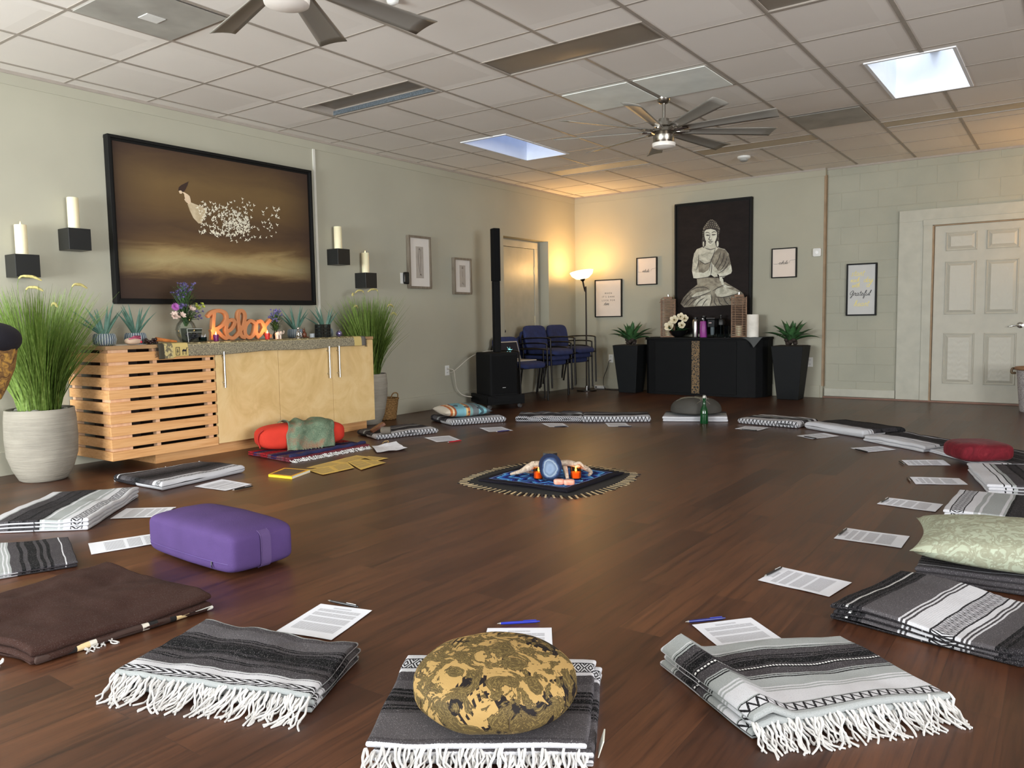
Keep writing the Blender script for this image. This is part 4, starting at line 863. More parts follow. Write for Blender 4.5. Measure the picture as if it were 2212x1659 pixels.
# etched glass box beside the vase
q = onc(417, .53)
t = thing('glass_box', 'square glass box with frosted front and dark stones beside the vase', 'box', q)
b = MB(); w = .062; b.hexa([(q[0]-.04, q[1]-w, q[2]), (q[0]+.02, q[1]-w+.012, q[2]), (q[0]+.02, q[1]+w-.012, q[2]), (q[0]-.04, q[1]+w, q[2])], [(q[0]-.045, q[1]-w-.008, q[2]+.105), (q[0]+.03, q[1]-w-.004, q[2]+.105), (q[0]+.03, q[1]+w, q[2]+.105), (q[0]-.045, q[1]+w, q[2]+.105)]); b.build('glass', GL('smoky_box_glass', (190, 194, 194), .08), t)
b = MB(); random.seed(3)
for k in range(20): b.sell((q[0]-.012+random.uniform(-.02, .02), q[1]+random.uniform(-.04, .04), q[2]+.012+random.random()*.05), (.012, .014, .010), 1, 1, random.random()*3, nu=8, nv=6)
tag(b.build('stones', M('dark_grey_stones', (96, 92, 96), .4, var=.4, scale=30), t, smooth=True), None, None, None, 'stuff')
b = MB(); b.tube([(q[0]+.031, q[1]-w, q[2]+.10), (q[0]+.031, q[1]+w, q[2]+.10)], .0015, 5); b.tube([(q[0]+.031, q[1]-w-.002, q[2]+.1), (q[0]+.022, q[1]-w+.012, q[2])], .0015, 5); b.tube([(q[0]+.030, q[1]-w, q[2]+.075), (q[0]+.030, q[1]+w, q[2]+.075)], .001, 5); b.build('edge', WHITE, t)
q = onc(438, .53)
t = thing('tealight_holder', 'small clear glass holder topped with white crystals left of the purple candle', 'candle holder', q)
MB().lathe([(.001, 0), (.026, 0), (.03, .006), (.03, .036), (.027, .036), (.026, .01), (.001, .008)], 24, q).build('glass', GL('teal_tint_glass', (150, 170, 172)), t, smooth=True)
b = MB(); random.seed(9)
for k in range(16): a = random.random()*6.3; r = .02*random.random()**.5; b.cyl((q[0]+r*cos(a), q[1]+r*sin(a), q[2]+.025), (q[0]+1.5*r*cos(a), q[1]+1.5*r*sin(a), q[2]+.04+random.random()*.022), .004, .001, 5)
tag(b.build('crystals', M('clear_quartz', (206, 206, 210), .2), t), None, None, None, 'stuff')
def votive(px, xx, c1, lab, h=.052, r=.021, pos=None, glassy=None, pw=.6):
    q = pos or onc(px, xx); t = thing('votive_candle', lab, 'candle', q)
    g = _mc.get('vot'+str(c1))
    if not g:
        n = NT('votive_glass'); n.fin(lin(c1), .25, Emission_Color=lin(c1), Emission_Strength=.0); g = n.m; _mc['vot'+str(c1)] = g
    if glassy:
        MB().lathe([(.001, 0), (r*.9, 0), (r, h*.2), (r, h), (r*.93, h), (r*.92, .006), (.001, .005)], 28, q).build('cup', glassy, t, smooth=True)
        MB().lathe([(.001, .006), (r*.9, .006), (r*.9, h*.55), (.001, h*.53)], 24, q).build('wax', M('amber_lit_wax', (236, 150, 84), .5, Subsurface_Weight=.3), t, smooth=True)
    else: MB().lathe([(.001, 0), (r*.82, 0), (r, h*.75), (r, h), (r*.9, h), (r*.85, h*.72), (.001, h*.7)], 24, q).build('cup', g, t, smooth=True)
    if glassy: h *= .72
    MB().lathe([(.0005, 0), (.0065, .008), (.005, .018), (.0005, .034)], 12, (q[0], q[1], q[2]+h*.8)).build('flame', EM('bright_flame', (255, 190, 90), 14), t, smooth=True)
    l = bpy.data.lights.new('candle_light', 'POINT'); l.energy = pw; l.color = (1, .45, .16); l.shadow_soft_size = .012
    o = bpy.data.objects.new('candle_light', l); COL.objects.link(o); o.location = (q[0], q[1], q[2]+h+.03); return t
votive(467, .53, (110, 30, 90), 'lit purple votive candle at the R of the Relax sign')
votive(578, .53, (200, 40, 34), 'lit red votive candle at the x of the Relax sign')
# Relax sign: thick cut-out script letters
RL = [[(398, 452), (425, 428), (480, 416), (530, 430), (548, 470), (520, 515), (470, 545), (425, 562)], [(445, 430), (436, 520), (428, 618)], [(455, 548), (495, 590), (535, 618), (560, 606)],
 [(548, 572), (590, 545), (612, 505), (590, 484), (556, 500), (540, 555), (556, 605), (600, 618), (640, 590)], [(640, 590), (682, 520), (694, 450), (668, 416), (642, 440), (644, 520), (664, 600), (690, 616)],
 [(778, 512), (738, 492), (700, 530), (696, 590), (730, 618), (768, 590), (786, 510), (784, 580), (808, 610)], [(800, 500), (830, 500), (858, 560), (880, 606), (900, 612)], [(896, 492), (860, 530), (826, 590), (800, 616)]]
def rlx(x, y, d): p = PX(340+x/3.771, 560+y/3.771, .44); return (.44+d, p.y, ZR+.004+(1.133-.004-ZR)*(632-y)/(632-400))
b = MB(); strokes(b, RL, 27, rlx, .036)
ob = b.build('relax_sign', M('tan_mdf_letters', (184, 124, 82), .6, var=.05)); rm = ob.modifiers.new('r', 'REMESH'); rm.mode = 'VOXEL'; rm.voxel_size = .0028; rm.use_smooth_shade = False
tag(ob, 'thick tan cut-out script letters spelling Relax in the middle of the cabinet', 'sign')
# small bud vase
q = onc(596, .44)
t = thing('bud_vase', 'small dark vase with blue asters and one yellow bloom right of the Relax sign', 'vase', q)
MB().lathe([(.001, 0), (.02, 0), (.026, .03), (.012, .06), (.015, .075), (.001, .07)], 20, q).build('vase', M('dark_glass', (40, 40, 44), .15), t, smooth=True)
BLA = M('blue_aster', (120, 112, 170), .6, var=.15, scale=60); YEL = M('yellow_bloom', (228, 200, 60), .6)
bouquet(t, q, q[2]+.08, [(BLA, .010, 9, .01, .22, 40, .034, .2), (BLA, .010, 9, -.03, .17, 22, .03, .2), (YEL, .017, 12, .0, .10, 1, .001, .3)], 240, .13, 31, .6)
# white elephant figurine
q = onc(602, .53)
t = thing('elephant_figurine', 'small pinkish white elephant figurine with raised trunk beside the red candle', 'figurine', q); EW = M('white_ceramic', (226, 206, 192), .4, var=.03)
b = MB(); b.sell((q[0], q[1], q[2]+.042), (.017, .028, .020), 1, 1, nu=16, nv=10); b.sell((q[0], q[1]+.027, q[2]+.05), (.013, .015, .015), 1, 1, nu=14, nv=8); b.tube(spline([(q[0], q[1]+.036, q[2]+.048), (q[0], q[1]+.05, q[2]+.045), (q[0], q[1]+.058, q[2]+.058), (q[0], q[1]+.055, q[2]+.068)]), [.007, .007, .006, .006, .006, .005, .005, .005, .005, .004, .004, .004, .004, .004, .004, .004, .004, .004, .003][:19], 8)
b.build('body', EW, t, smooth=True)
for dy in (-.016, .014):
    for dx in (-.009, .009): MB().cyl((q[0]+dx, q[1]+dy, q[2]), (q[0]+dx*.9, q[1]+dy, q[2]+.034), .0065, .008, 10).build('leg', EW, t, smooth=True)
for s in (-1, 1): MB().sell((q[0]+s*.014, q[1]+.018, q[2]+.05), (.003, .011, .013), 1, 1, nu=12, nv=8).build('ear', EW, t, smooth=True)
# silver seated figurine
q = onc(645, .50); SV = M('silver_cast', (210, 206, 200), .18, 1.0, var=.02)
t = thing('silver_figurine', 'shiny silver seated figurine in front of the third aloe', 'figurine', q)
b = MB(); b.lathe([(.001, 0), (.026, 0), (.024, .012), (.014, .024), (.013, .045), (.016, .058), (.006, .068), (.006, .071), (.011, .078), (.011, .088), (.006, .096), (.001, .098)], 20, q); b.tube(spline([(q[0], q[1]-.014, q[2]+.056), (q[0]+.01, q[1]-.024, q[2]+.036), (q[0]+.02, q[1]-.01, q[2]+.024)]), .005, 8); b.tube(spline([(q[0], q[1]+.014, q[2]+.056), (q[0]+.008, q[1]+.024, q[2]+.036), (q[0]+.014, q[1]+.026, q[2]+.012)]), .005, 8); b.sell((q[0]+.012, q[1], q[2]+.012), (.022, .03, .009), 1, 1, nu=16, nv=8); b.build('body', SV, t, smooth=True)
q = onc(658, .50); BZ = M('brown_carved_wood', (98, 54, 34), .4, var=.12, scale=30)
t = thing('squirrel_figurine', 'small brown seated animal figurine with upright ears right of the silver one', 'figurine', q)
b = MB(); b.sell((q[0], q[1], q[2]+.028), (.02, .022, .028), 1, 1, nu=18, nv=12); b.sell((q[0]+.002, q[1]-.006, q[2]+.062), (.012, .014, .013), 1, 1, nu=14, nv=10); b.tube([(q[0], q[1]-.012, q[2]+.07), (q[0], q[1]-.018, q[2]+.086)], [.004, .002], 8); b.tube([(q[0], q[1]+.001, q[2]+.072), (q[0], q[1]+.005, q[2]+.090)], [.004, .002], 8); b.tube(spline([(q[0]-.005, q[1]+.014, q[2]+.01), (q[0], q[1]+.032, q[2]+.008), (q[0]+.004, q[1]+.042, q[2]+.004)]), .005, 8); b.build('body', BZ, t, smooth=True)
q = onc(675, .42, ZR+.0)
t = thing('tealight_cup', 'small frosted glass tealight cup left of the black lantern', 'candle holder', q)
MB().lathe([(.001, 0), (.022, 0), (.024, .035), (.021, .035), (.02, .006), (.001, .006)], 20, q).build('cup', M('frosted_cup', (176, 184, 190), .3), t, smooth=True)
# black square lantern
q = onc(698, .50)
t = thing('candle_lantern', 'black square candle lantern with arched cut-outs in front of the fourth aloe', 'lantern', q); LB_ = M('black_metal_lantern', (22, 24, 22), .4)
b = MB(); w = .043; hz = .115
for sx_, sy_ in ((-1, -1), (1, -1), (1, 1), (-1, 1)): b.box(q[0]+sx_*w-.006, q[0]+sx_*w+.006, q[1]+sy_*w-.006, q[1]+sy_*w+.006, q[2], q[2]+hz)
b.box(q[0]-w, q[0]+w, q[1]-w, q[1]+w, q[2], q[2]+.008)
for z in (.018, .045, .072, .103): b.box(q[0]-w-.004, q[0]-w+.004, q[1]-w, q[1]+w, q[2]+z, q[2]+z+.011); b.box(q[0]+w-.004, q[0]+w+.004, q[1]-w, q[1]+w, q[2]+z, q[2]+z+.011); b.box(q[0]-w, q[0]+w, q[1]-w-.004, q[1]-w+.004, q[2]+z, q[2]+z+.011); b.box(q[0]-w, q[0]+w, q[1]+w-.004, q[1]+w+.004, q[2]+z, q[2]+z+.011)
for s_ in (-.024, .024): b.box(q[0]+w-.003, q[0]+w+.003, q[1]+s_-.006, q[1]+s_+.006, q[2], q[2]+hz); b.box(q[0]-.003+s_, q[0]+.003+s_, q[1]-w-.003, q[1]-w+.003, q[2], q[2]+hz)
b.build('cage', LB_, t); MB().box(q[0]-w+.008, q[0]+w-.008, q[1]-w+.008, q[1]+w-.008, q[2]+.009, q[2]+.10).build('inner_glass', M('smoke_glass', (52, 56, 54), .2), t)
q = onc(733, .50)
t = thing('glass_ornament', 'round violet and silver glass ornament near the right end of the runner', 'ornament', q)
MB().sell((q[0], q[1], q[2]+.028), (.028, .028, .028), 1, 1).build('ball', M('iridescent_glass', (150, 140, 190), .08, .85, var=.3, scale=30), t, smooth=True)
MB().tube(spline([(q[0], q[1]+.006, q[2]+.054), (q[0], q[1]+.01, q[2]+.066), (q[0], q[1]+.016, q[2]+.07)]), .002, 6).build('loop', SV, t)
# ================================================================ BACK WALL PICTURES
def frame_back(name, lab, x0, x1, z0, z1, dep, w, pmat, wy=0.0, group=None):
    global WY
    WY = wy; t = thing(name, lab, 'picture', ((x0+x1)/2, wy, z0), group)
    f = MB(); frame_box(f, 'y', x0, x1, z0, z1, .003, dep, w); f.build('frame', BLK, t, bevel=.002)
    MB().box(x0+w*.8, x1-w*.8, wy-dep+.012, wy-.004, z0+w*.8, z1-w*.8).build('print', pmat, t); WY = 0.0
    return t, (lambda x, y, d: (x0+w+(x1-x0-2*w)*x, wy-dep+.0115-d, z0+w+(z1-z0-2*w)*y))
INKB = M('black_ink', (38, 36, 36), .7); CRM = M('cream_print_paper', (226, 212, 200), .7, var=.01); GOLD = M('gold_foil_ink', (226, 210, 124), .45, 0.0, var=.03)
t, fn = frame_back('framed_print', "black framed print reading WHEN IT'S DARK LOOK FOR stars beside the floor lamp", .335, .765, 1.02, 1.55, .03, .014, CRM, group='black framed word prints')
b = MB(); b.open = True
for k, (tx, yy) in enumerate((("W H E N", 1.355), ("I T ' S   D A R K", 1.305), ("L O O K   F O R", 1.255))):
    V, Fs = block_text(tx, .034)
    I = [b.V((.55+v.x*.88, -.0195, yy+v.y)) for v in V]
    for f_ in Fs: b.F([I[i] for i in f_])
script(b, 'stars', .475, 1.19, .022, .004, lambda x, y, d: (x, -.0195-d, y), 0, .3); b.build('lettering', INKB, t)
for lab, x0, x1, z0, z1, tx in (('small black framed print reading inhale between the stars print and the large statue canvas', .993, 1.30, 1.45, 1.825, 'inhale'), ('small black framed print reading exhale right of the large statue canvas', 2.845, 3.15, 1.465, 1.83, 'exhale')):
    t, fn = frame_back('framed_print', lab, x0, x1, z0, z1, .03, .013, CRM, group='black framed word prints')
    b = MB(); b.open = True; xm = (x0+x1)/2; zm = (z0+z1)/2-.01; f0 = lambda x, y, d: (x, -.0195-d, y)
    strokes(b, [[(x0+.02, zm+.005), (xm-.10, zm), (xm-.065, zm+.004)], [(xm+.06, zm+.006), (xm+.075, zm+.035), (xm+.11, zm+.04), (x1-.02, zm+.045)]], .0022, f0)
    script(b, tx, xm-.066, zm-.004, .021, .003, f0, 0, .35); b.build('lettering', INKB, t)
GRP = M('grey_white_print', (196, 196, 194), .6, var=.01)
t, fn = frame_back('framed_print', 'black framed print reading start each day with a Grateful heart on the block wall', 3.713, 4.046, .985, 1.598, .03, .017, GRP, .06, 'black framed word prints')
fw_ = lambda x, y, d: (3.713+.333*x, .06-.0195, .985+.613*y)
b = MB(); b.open = True
def wline(mb, tx, x, y, h, w, tr=1.0): script(mb, tx, 3.713+.333*x, .985+.613*y, h, w, lambda a, c, d: (a, .0403-d, c), 0, .3, tr)
wline(b, 'start', .15, .765, .034, .0062, 1.12); wline(b, 'each', .13, .650, .026, .0056, 1.0); wline(b, 'day', .56, .640, .032, .0062, .98); wline(b, 'with', .18, .548, .026, .0056, 1.0); wline(b, 'a', .66, .548, .032, .006)
wline(b, 'heart', .26, .185, .034, .0062, 1.1)
b.build('gold_lettering', GOLD, t); b = MB(); b.open = True; wline(b, 'Grateful', .10, .385, .031, .0048, 1.08); b.build('black_lettering', INKB, t)
o = MB(); o.sell((3.385, -.014, 1.752), (.048, .014, .05), .3, .3); o = o.build('wall_sensor', WHITE, smooth=True); tag(o, 'square white rounded wall sensor beside the edge of the block wall', 'sensor')
o2 = MB(Matrix.Translation((3.385, -.0285, 1.752)) @ Matrix.Rotation(pi/2, 4, 'X')); o2.lathe([(.001, 0), (.019, 0), (.018, .003), (.001, .004)], 28); o2.build('button', M('bright_white', (240, 240, 240), .3), o, smooth=True)
# large canvas of a praying seated statue
def dark_canvas():
    g = NT('dark_brown_canvas'); n = g.noise(g.co('Object', scale=(6, 6, 14)), 1, 5, .7); g.fin(g.ramp(n, [(.3, (24, 19, 19)), (.7, (36, 29, 28))]), .7, spec=.2); g.bump(g.noise(g.co('Object'), 220, 2), .1, .001); return g.m
t = thing('statue_canvas', 'tall dark canvas of a pale seated statue with palms together, black frame', 'painting', (2.08, 0, .78))
f = MB(); frame_box(f, 'y', 1.575, 2.605, .78, 2.49, .003, .065, .02); frame_box(f, 'y', 1.590, 2.590, .795, 2.475, .003, .045, .022); f.build('frame', BLK, t, bevel=.002)
MB().box(1.612, 2.568, -.05, -.01, .82, 2.452).build('canvas', dark_canvas(), t)
def bp(x, y, d=0): p = PY(1320+x/3.456, 400+y/3.456, -.0505); return (p.x, p.y-d, p.z)
def stone(name, a, b_, sc=14):
    g = NT(name); n = g.noise(g.co('Object'), sc, 5, .65, .5); g.fin(g.ramp(n, [(.38, a), (.62, b_)]), .6); return g.m
SM = [stone('statue_light', (160, 158, 142), (208, 206, 190)), stone('statue_mid', (100, 92, 80), (160, 154, 136), 9), M('statue_dark_line', (50, 42, 38), .6), stone('statue_hilite', (196, 196, 180), (222, 222, 208))]
def ell(cx, cy, rx, ry, n=28, a0=0, rot=0): return [(cx+rx*cos(2*pi*i/n)*cos(rot)-ry*sin(2*pi*i/n)*sin(rot), cy+rx*cos(2*pi*i/n)*sin(rot)+ry*sin(2*pi*i/n)*cos(rot)) for i in range(n)]
pl = [(1, [(640, 745), (780, 735), (850, 722), (905, 755), (950, 782), (990, 812), (1003, 860), (985, 900), (900, 893), (740, 903), (640, 905), (545, 912), (518, 885), (540, 840), (590, 785)]),
 (0, [(790, 770), (850, 762), (930, 790), (965, 800), (900, 822), (830, 835), (790, 830), (775, 800)]), (0, [(600, 830), (640, 800), (700, 790), (742, 778), (742, 800), (690, 815), (640, 835), (612, 842)]),
 (0, [(610, 895), (640, 850), (680, 825), (745, 815), (748, 850), (735, 900), (690, 903)]), (1, [(640, 700), (690, 690), (800, 690), (840, 740), (770, 762), (700, 760), (645, 745)]),
 (0, [(640, 478), (690, 458), (790, 462), (850, 478), (878, 512), (892, 580), (902, 640), (885, 662), (840, 690), (800, 668), (735, 650), (660, 655), (642, 690), (615, 690), (604, 640), (610, 560), (620, 510)]),
 (1, [(660, 560), (700, 588), (744, 572), (738, 640), (700, 655), (655, 650), (650, 600)]), (1, [(775, 500), (800, 470), (852, 482), (880, 520), (893, 590), (860, 620), (800, 640), (770, 600), (745, 570)]),
 (3, [(604, 640), (630, 652), (690, 655), (728, 632), (742, 590), (752, 578), (757, 600), (762, 640), (790, 662), (797, 682), (770, 686), (745, 668), (720, 686), (650, 697), (615, 694)]), (3, [(803, 662), (860, 655), (897, 600), (903, 640), (895, 662), (850, 678), (830, 690), (822, 724), (812, 712), (808, 684)]),
 (3, [(822, 690), (836, 700), (842, 736), (870, 752), (905, 762), (850, 766), (826, 742), (818, 715)]),
 (0, [(708, 420), (775, 420), (782, 450), (796, 470), (692, 468), (706, 450)]), (2, ell(750, 338, 64, 58)), (2, ell(690, 425, 13, 42)), (2, ell(795, 425, 13, 42)), (2, ell(754, 290, 40, 28)),
 (0, ell(690, 440, 6, 20)), (3, ell(795, 438, 8, 22)), (3, [(697, 345), (712, 332), (745, 326), (778, 336), (790, 352), (790, 385), (780, 415), (762, 438), (742, 446), (722, 438), (704, 410), (697, 380)])]
for r_, n_ in ((0, 11), (1, 12), (2, 12), (3, 9), (4, 6)):
    for i in range(n_):
        a = pi*(i+.5)/n_; rx, ry, cyy = ((58, 20, 332), (60, 34, 330), (56, 46, 326), (40, 44, 306), (26, 34, 292))[r_]; pl.append((1, ell(750+rx*cos(a), cyy-ry*sin(a), 4.2, 3.6, 8)))
for i in range(5):
    pl.append((1, ell(687, 345+i*14, 3.5, 4, 8))); pl.append((1, ell(803, 345+i*14, 3.5, 4, 8)))
o = printf('statue_figure', pl, SM, lambda x, y, d: bp(x, y, d), t, .0006)
b = MB(); b.open = True
LN = [[(706, 372), (722, 376), (734, 374)], [(754, 372), (768, 372), (784, 366)], [(703, 358), (718, 352), (735, 358)], [(752, 356), (768, 348), (785, 352)], [(738, 362), (736, 390), (730, 404), (742, 410), (752, 402)], [(726, 422), (742, 419), (760, 421)], [(730, 428), (742, 432), (754, 427)], [(778, 476), (765, 520), (745, 570), (735, 640)], [(700, 468), (740, 480), (780, 470)],
 [(655, 520), (652, 580), (640, 630)], [(660, 560), (700, 588), (745, 572)], [(820, 500), (800, 560), (770, 610)], [(845, 510), (830, 570), (795, 625)], [(868, 530), (850, 590), (815, 640)], [(885, 570), (850, 625), (808, 655)], [(745, 668), (752, 620), (752, 582)], [(642, 697), (720, 687), (745, 670)], [(798, 684), (850, 680), (895, 660)],
 [(590, 790), (640, 765), (700, 762), (735, 780)], [(612, 845), (690, 818), (745, 795)], [(775, 835), (830, 838), (910, 820), (965, 802)], [(760, 790), (800, 765), (850, 742)], [(545, 900), (590, 850), (640, 830)], [(575, 905), (620, 860), (670, 835)], [(630, 905), (660, 865), (700, 840)], [(680, 905), (700, 870), (720, 850)], [(770, 850), (775, 880), (790, 898)], [(800, 845), (812, 880), (830, 895)], [(840, 842), (860, 875), (880, 892)], [(880, 835), (900, 865), (925, 890)], [(925, 822), (950, 850), (965, 885)], [(748, 815), (752, 860), (742, 900)], [(530, 880), (560, 840), (600, 800)]]
P2_ = lambda x, y, d: bp(x, y, .0016+d)
strokes(b, LN, 5.5, P2_, 0, True); strokes(b, [[(717, 372), (728, 373)], [(756, 371), (772, 370)]], 7, P2_, 0); b.build('brush_lines', SM[2], t)
# ================================================================ BLACK CABINET AND WHAT STANDS ON IT
BK = M('black_painted_cabinet', (12, 13, 15), .7, spec=.2, var=.08); HB = .742
bc = thing('black_cabinet', 'black cabinet with rounded ends and an openwork bronze strip under the statue canvas', 'cabinet', (2.1, -.2, 0))
pts = [(1.28, -.005), (1.28, -.08), (1.285, -.24), (1.31, -.36), (1.36, -.41), (1.46, -.425), (2.56, -.425), (2.68, -.41), (2.77, -.36), (2.83, -.28), (2.86, -.18), (2.868, -.005)]
MB().prism(pts, .0, HB-.03).build('body', BK, bc, bevel=.003)
p2 = [(1.27, -.005), (1.27, -.24), (1.295, -.37), (1.35, -.42), (1.46, -.437), (2.56, -.437), (2.69, -.42), (2.785, -.365), (2.845, -.28), (2.875, -.18), (2.88, -.005)]
MB().prism(p2, HB-.03, HB).build('top', BK, bc, bevel=.006)
for x0, x1 in ((1.47, 1.965), (2.085, 2.555)): MB().box(x0, x1, -.436, -.424, .03, HB-.05).build('door', BK, bc, bevel=.003)
def lace():
    g = NT('openwork_bronze_strip'); v = g.n('ShaderNodeTexVoronoi', {'Vector': g.co('Object'), 'Scale': 42.0}, feature='DISTANCE_TO_EDGE').outputs[0]
    g.fin(g.ramp(v, [(0, (132, 104, 66)), (.10, (120, 94, 58)), (.14, (18, 16, 14)), (1, (14, 13, 12))]), .5); return g.m
MB().box(1.972, 2.078, -.438, -.424, .03, HB-.045).build('openwork_strip', lace(), bc)
BAM = M('brown_bamboo', (124, 92, 66), .55, var=.12, scale=30)
def lantern(x, y, lab):
    t = thing('slatted_lantern', lab, 'lantern', (x, y, HB), 'tall slatted lanterns beside the statue canvas'); w, h, z = .088, .50, HB
    rz = .35; M0 = Matrix.Translation((x, y, z)) @ Matrix.Rotation(rz, 4, 'Z'); b = MB(M0)
    for sx_, sy_ in ((-1, -1), (1, -1), (1, 1), (-1, 1)): b.box(sx_*w-.006, sx_*w+.006, sy_*w-.006, sy_*w+.006, 0, h)
    b.box(-w, w, -w, w, 0, .01); b.build('frame', BAM, t)
    b = MB(M0)
    for k in range(23):
        zz = .012+k*.0212
        for s in (-1, 1): b.box(-w, w, s*w-.003, s*w+.003, zz, zz+.010); b.box(s*w-.003, s*w+.003, -w, w, zz, zz+.010)
    for s in (-1, 1): b.box(-.046, -.040, s*w-.004, s*w+.004, 0, h); b.box(.040, .046, s*w-.004, s*w+.004, 0, h); b.box(s*w-.004, s*w+.004, -.003, .003, 0, h)
    b.build('slats', BAM, t)
    b = MB(M0); b.box(-w*.62, w*.62, -w*.62, w*.62, h, h+.03); b.tube(spline([(-.05, 0, h+.02), (-.085, 0, h+.01), (-.10, 0, h-.03), (-.115, 0, h-.045)]), .004, 6); b.build('cap', BAM, t)
    b = MB(M0); b.lathe([(.014, h+.02), (.016, h+.06), (.001, h+.062)], 16); b.build('finial', NI, t, smooth=True)
    b = MB(M0); b.lathe([(.001, .011), (.038, .011), (.04, .15), (.001, .15)], 20); b.build('candle', WAX, t, smooth=True)
lantern(1.545, -.20, 'tall brown slatted lantern left of the magnolias, handle folded left'); lantern(2.50, -.20, 'tall brown slatted lantern between the water pitcher and the paper towels')
def onb(px, y): p = PY(px, 720, y); return (p.x, y, HB)
q = (1.70, -.23, HB)
t = thing('magnolia_bowl', 'black bowl of cream magnolias next to the steel bottle', 'flowers', q)
MB().lathe([(.001, 0), (.045, 0), (.09, .03), (.125, .085), (.118, .085), (.084, .036), (.001, .012)], 32, q).build('bowl', M('black_bowl', (18, 18, 19), .3), t, smooth=True)
MG = M('magnolia_cream', (236, 226, 198), .55, var=.04); 
for (dx, dy, dz, r) in ((-.085, -.09, .14, .066), (-.02, -.08, .225, .058), (.045, -.02, .265, .05), (.09, .0, .24, .05), (.075, -.06, .155, .05), (-.07, 0, .2, .05)):
    b = MB(); b.open = True; ax = Vector((dx*1.5+.2, -1, .35)).normalized(); u = ax.orthogonal().normalized(); v = ax.cross(u); c = Vector((q[0]+dx, q[1]+dy, q[2]+dz))
    b.open = False
    for k in range(9):
        a = 2*pi*k/(5 if k < 5 else 4)+(.5 if k > 4 else 0); d = u*cos(a)+v*sin(a); rr = r*(1 if k < 5 else .72); pc_ = c+d*rr*.55+ax*rr*(.12 if k < 5 else .28); sd_ = ax.cross(d); nn_ = (ax*(.8 if k < 5 else .6)-d*(.6 if k < 5 else .8)).normalized(); tt_ = sd_.cross(nn_).normalized()
        mm = Matrix((sd_, tt_, nn_)).transposed().to_4x4(); mm.translation = pc_; b.M = mm; b.sell((0, 0, 0), (rr*.50, rr*.58, rr*.10), 1, 1, nu=16, nv=8)
    b.M = Matrix.Identity(4)
    o = b.build('bloom', MG, t, smooth=True)
    b = MB(); b.sell(tuple(c+ax*.014), (.010, .010, .010), 1, 1, nu=10, nv=8); b.build('stamens', M('stamen_brown', (112, 92, 40), .7), o, smooth=True)
rosette(t, q[0]-.06, q[1]-.05, q[2]+.06, 5, .16, .03, 12, M('dark_magnolia_leaf', (40, 66, 40), .4), up=.3, droop=.15)
rosette(t, q[0]+.03, q[1]-.02, q[2]+.08, 6, .14, .03, 15, M('dark_magnolia_leaf', (40, 66, 40), .4), up=.6, droop=.1)
q = onb(1502, -.35)
t = thing('steel_bottle', 'brushed steel drinking bottle between the magnolias and the purple bottle', 'bottle', q)
MB().lathe([(.001, 0), (.034, 0), (.036, .006), (.036, .20), (.03, .225), (.026, .228), (.001, .228)], 28, q).build('body', M('brushed_steel', (190, 188, 184), .28, 1.0), t, smooth=True)
MB().lathe([(.026, .228), (.027, .255), (.001, .258)], 24, q).build('cap', M('cap_black', (20, 20, 20), .4), t, smooth=True)
q = onb(1520, -.35)
t = thing('purple_bottle', 'purple drinking bottle with a black cap left of the water pitcher', 'bottle', q)
MB().lathe([(.001, 0), (.046, 0), (.049, .006), (.049, .19), (.042, .205), (.001, .21)], 30, q).build('body', M('purple_powder_coat', (148, 62, 142), .4, var=.03), t, smooth=True)
MB().lathe([(.03, .206), (.028, .235), (.034, .24), (.034, .27), (.001, .275)], 24, q).build('cap', M('cap_black', (20, 20, 20), .4), t, smooth=True)
MB().sell((q[0], q[1]-.034, q[2]+.235), (.010, .006, .010), 1, 1, nu=12, nv=8).build('push_button', M('bright_white', (240, 240, 240), .3), t, smooth=True)
q = onb(1539, -.33)
t = thing('water_pitcher', 'clear filter water pitcher with a dark lid right of the purple bottle', 'pitcher', q); PG = GL('clear_plastic', (200, 206, 208), .05)
b = MB(); b.hexa([(q[0]-.045, q[1]-.07, q[2]), (q[0]+.045, q[1]-.07, q[2]), (q[0]+.045, q[1]+.07, q[2]), (q[0]-.045, q[1]+.07, q[2])], [(q[0]-.06, q[1]-.08, q[2]+.235), (q[0]+.06, q[1]-.08, q[2]+.235), (q[0]+.06, q[1]+.08, q[2]+.235), (q[0]-.06, q[1]+.08, q[2]+.235)]); b.build('jug', PG, t, bevel=.006)
MB().box(q[0]-.058, q[0]+.058, q[1]-.078, q[1]+.078, q[2]+.225, q[2]+.25).build('lid', M('dark_plastic', (46, 44, 46), .3), t, bevel=.006)
b = MB(); b.box(q[0]-.046, q[0]+.046, q[1]-.055, q[1]+.055, q[2]+.13, q[2]+.222); b.build('reservoir', M('reservoir_grey', (80, 74, 76), .4), t, bevel=.006)
MB().lathe([(.001, .03), (.02, .03), (.026, .06), (.026, .13), (.001, .13)], 20, q).build('filter', M('filter_white', (170, 176, 180), .5), t, smooth=True)
MB().box(q[0]-.018, q[0]+.018, q[1]-.082, q[1]-.079, q[2]+.178, q[2]+.188).build('label', M('pinkish_label', (226, 196, 196), .5), t)
q = onb(1557, -.24)
t = thing('coffee_press', 'black topped clear press in the dark between the pitcher and right lantern', 'press', q)
MB().lathe([(.001, 0), (.048, 0), (.05, .16), (.047, .16), (.044, .006), (.001, .006)], 28, q).build('beaker', PG, t, smooth=True)
MB().lathe([(.053, .155), (.056, .19), (.045, .225), (.012, .235), (.010, .255), (.018, .262), (.016, .28), (.001, .284)], 28, q).build('lid', M('cap_black', (20, 20, 20), .4), t, smooth=True)
MB().cyl((q[0], q[1], q[2]+.02), (q[0], q[1], q[2]+.16), .012, n=10).build('plunger', M('cap_black', (20, 20, 20), .4), t, smooth=True)
q = onb(1570, -.33)
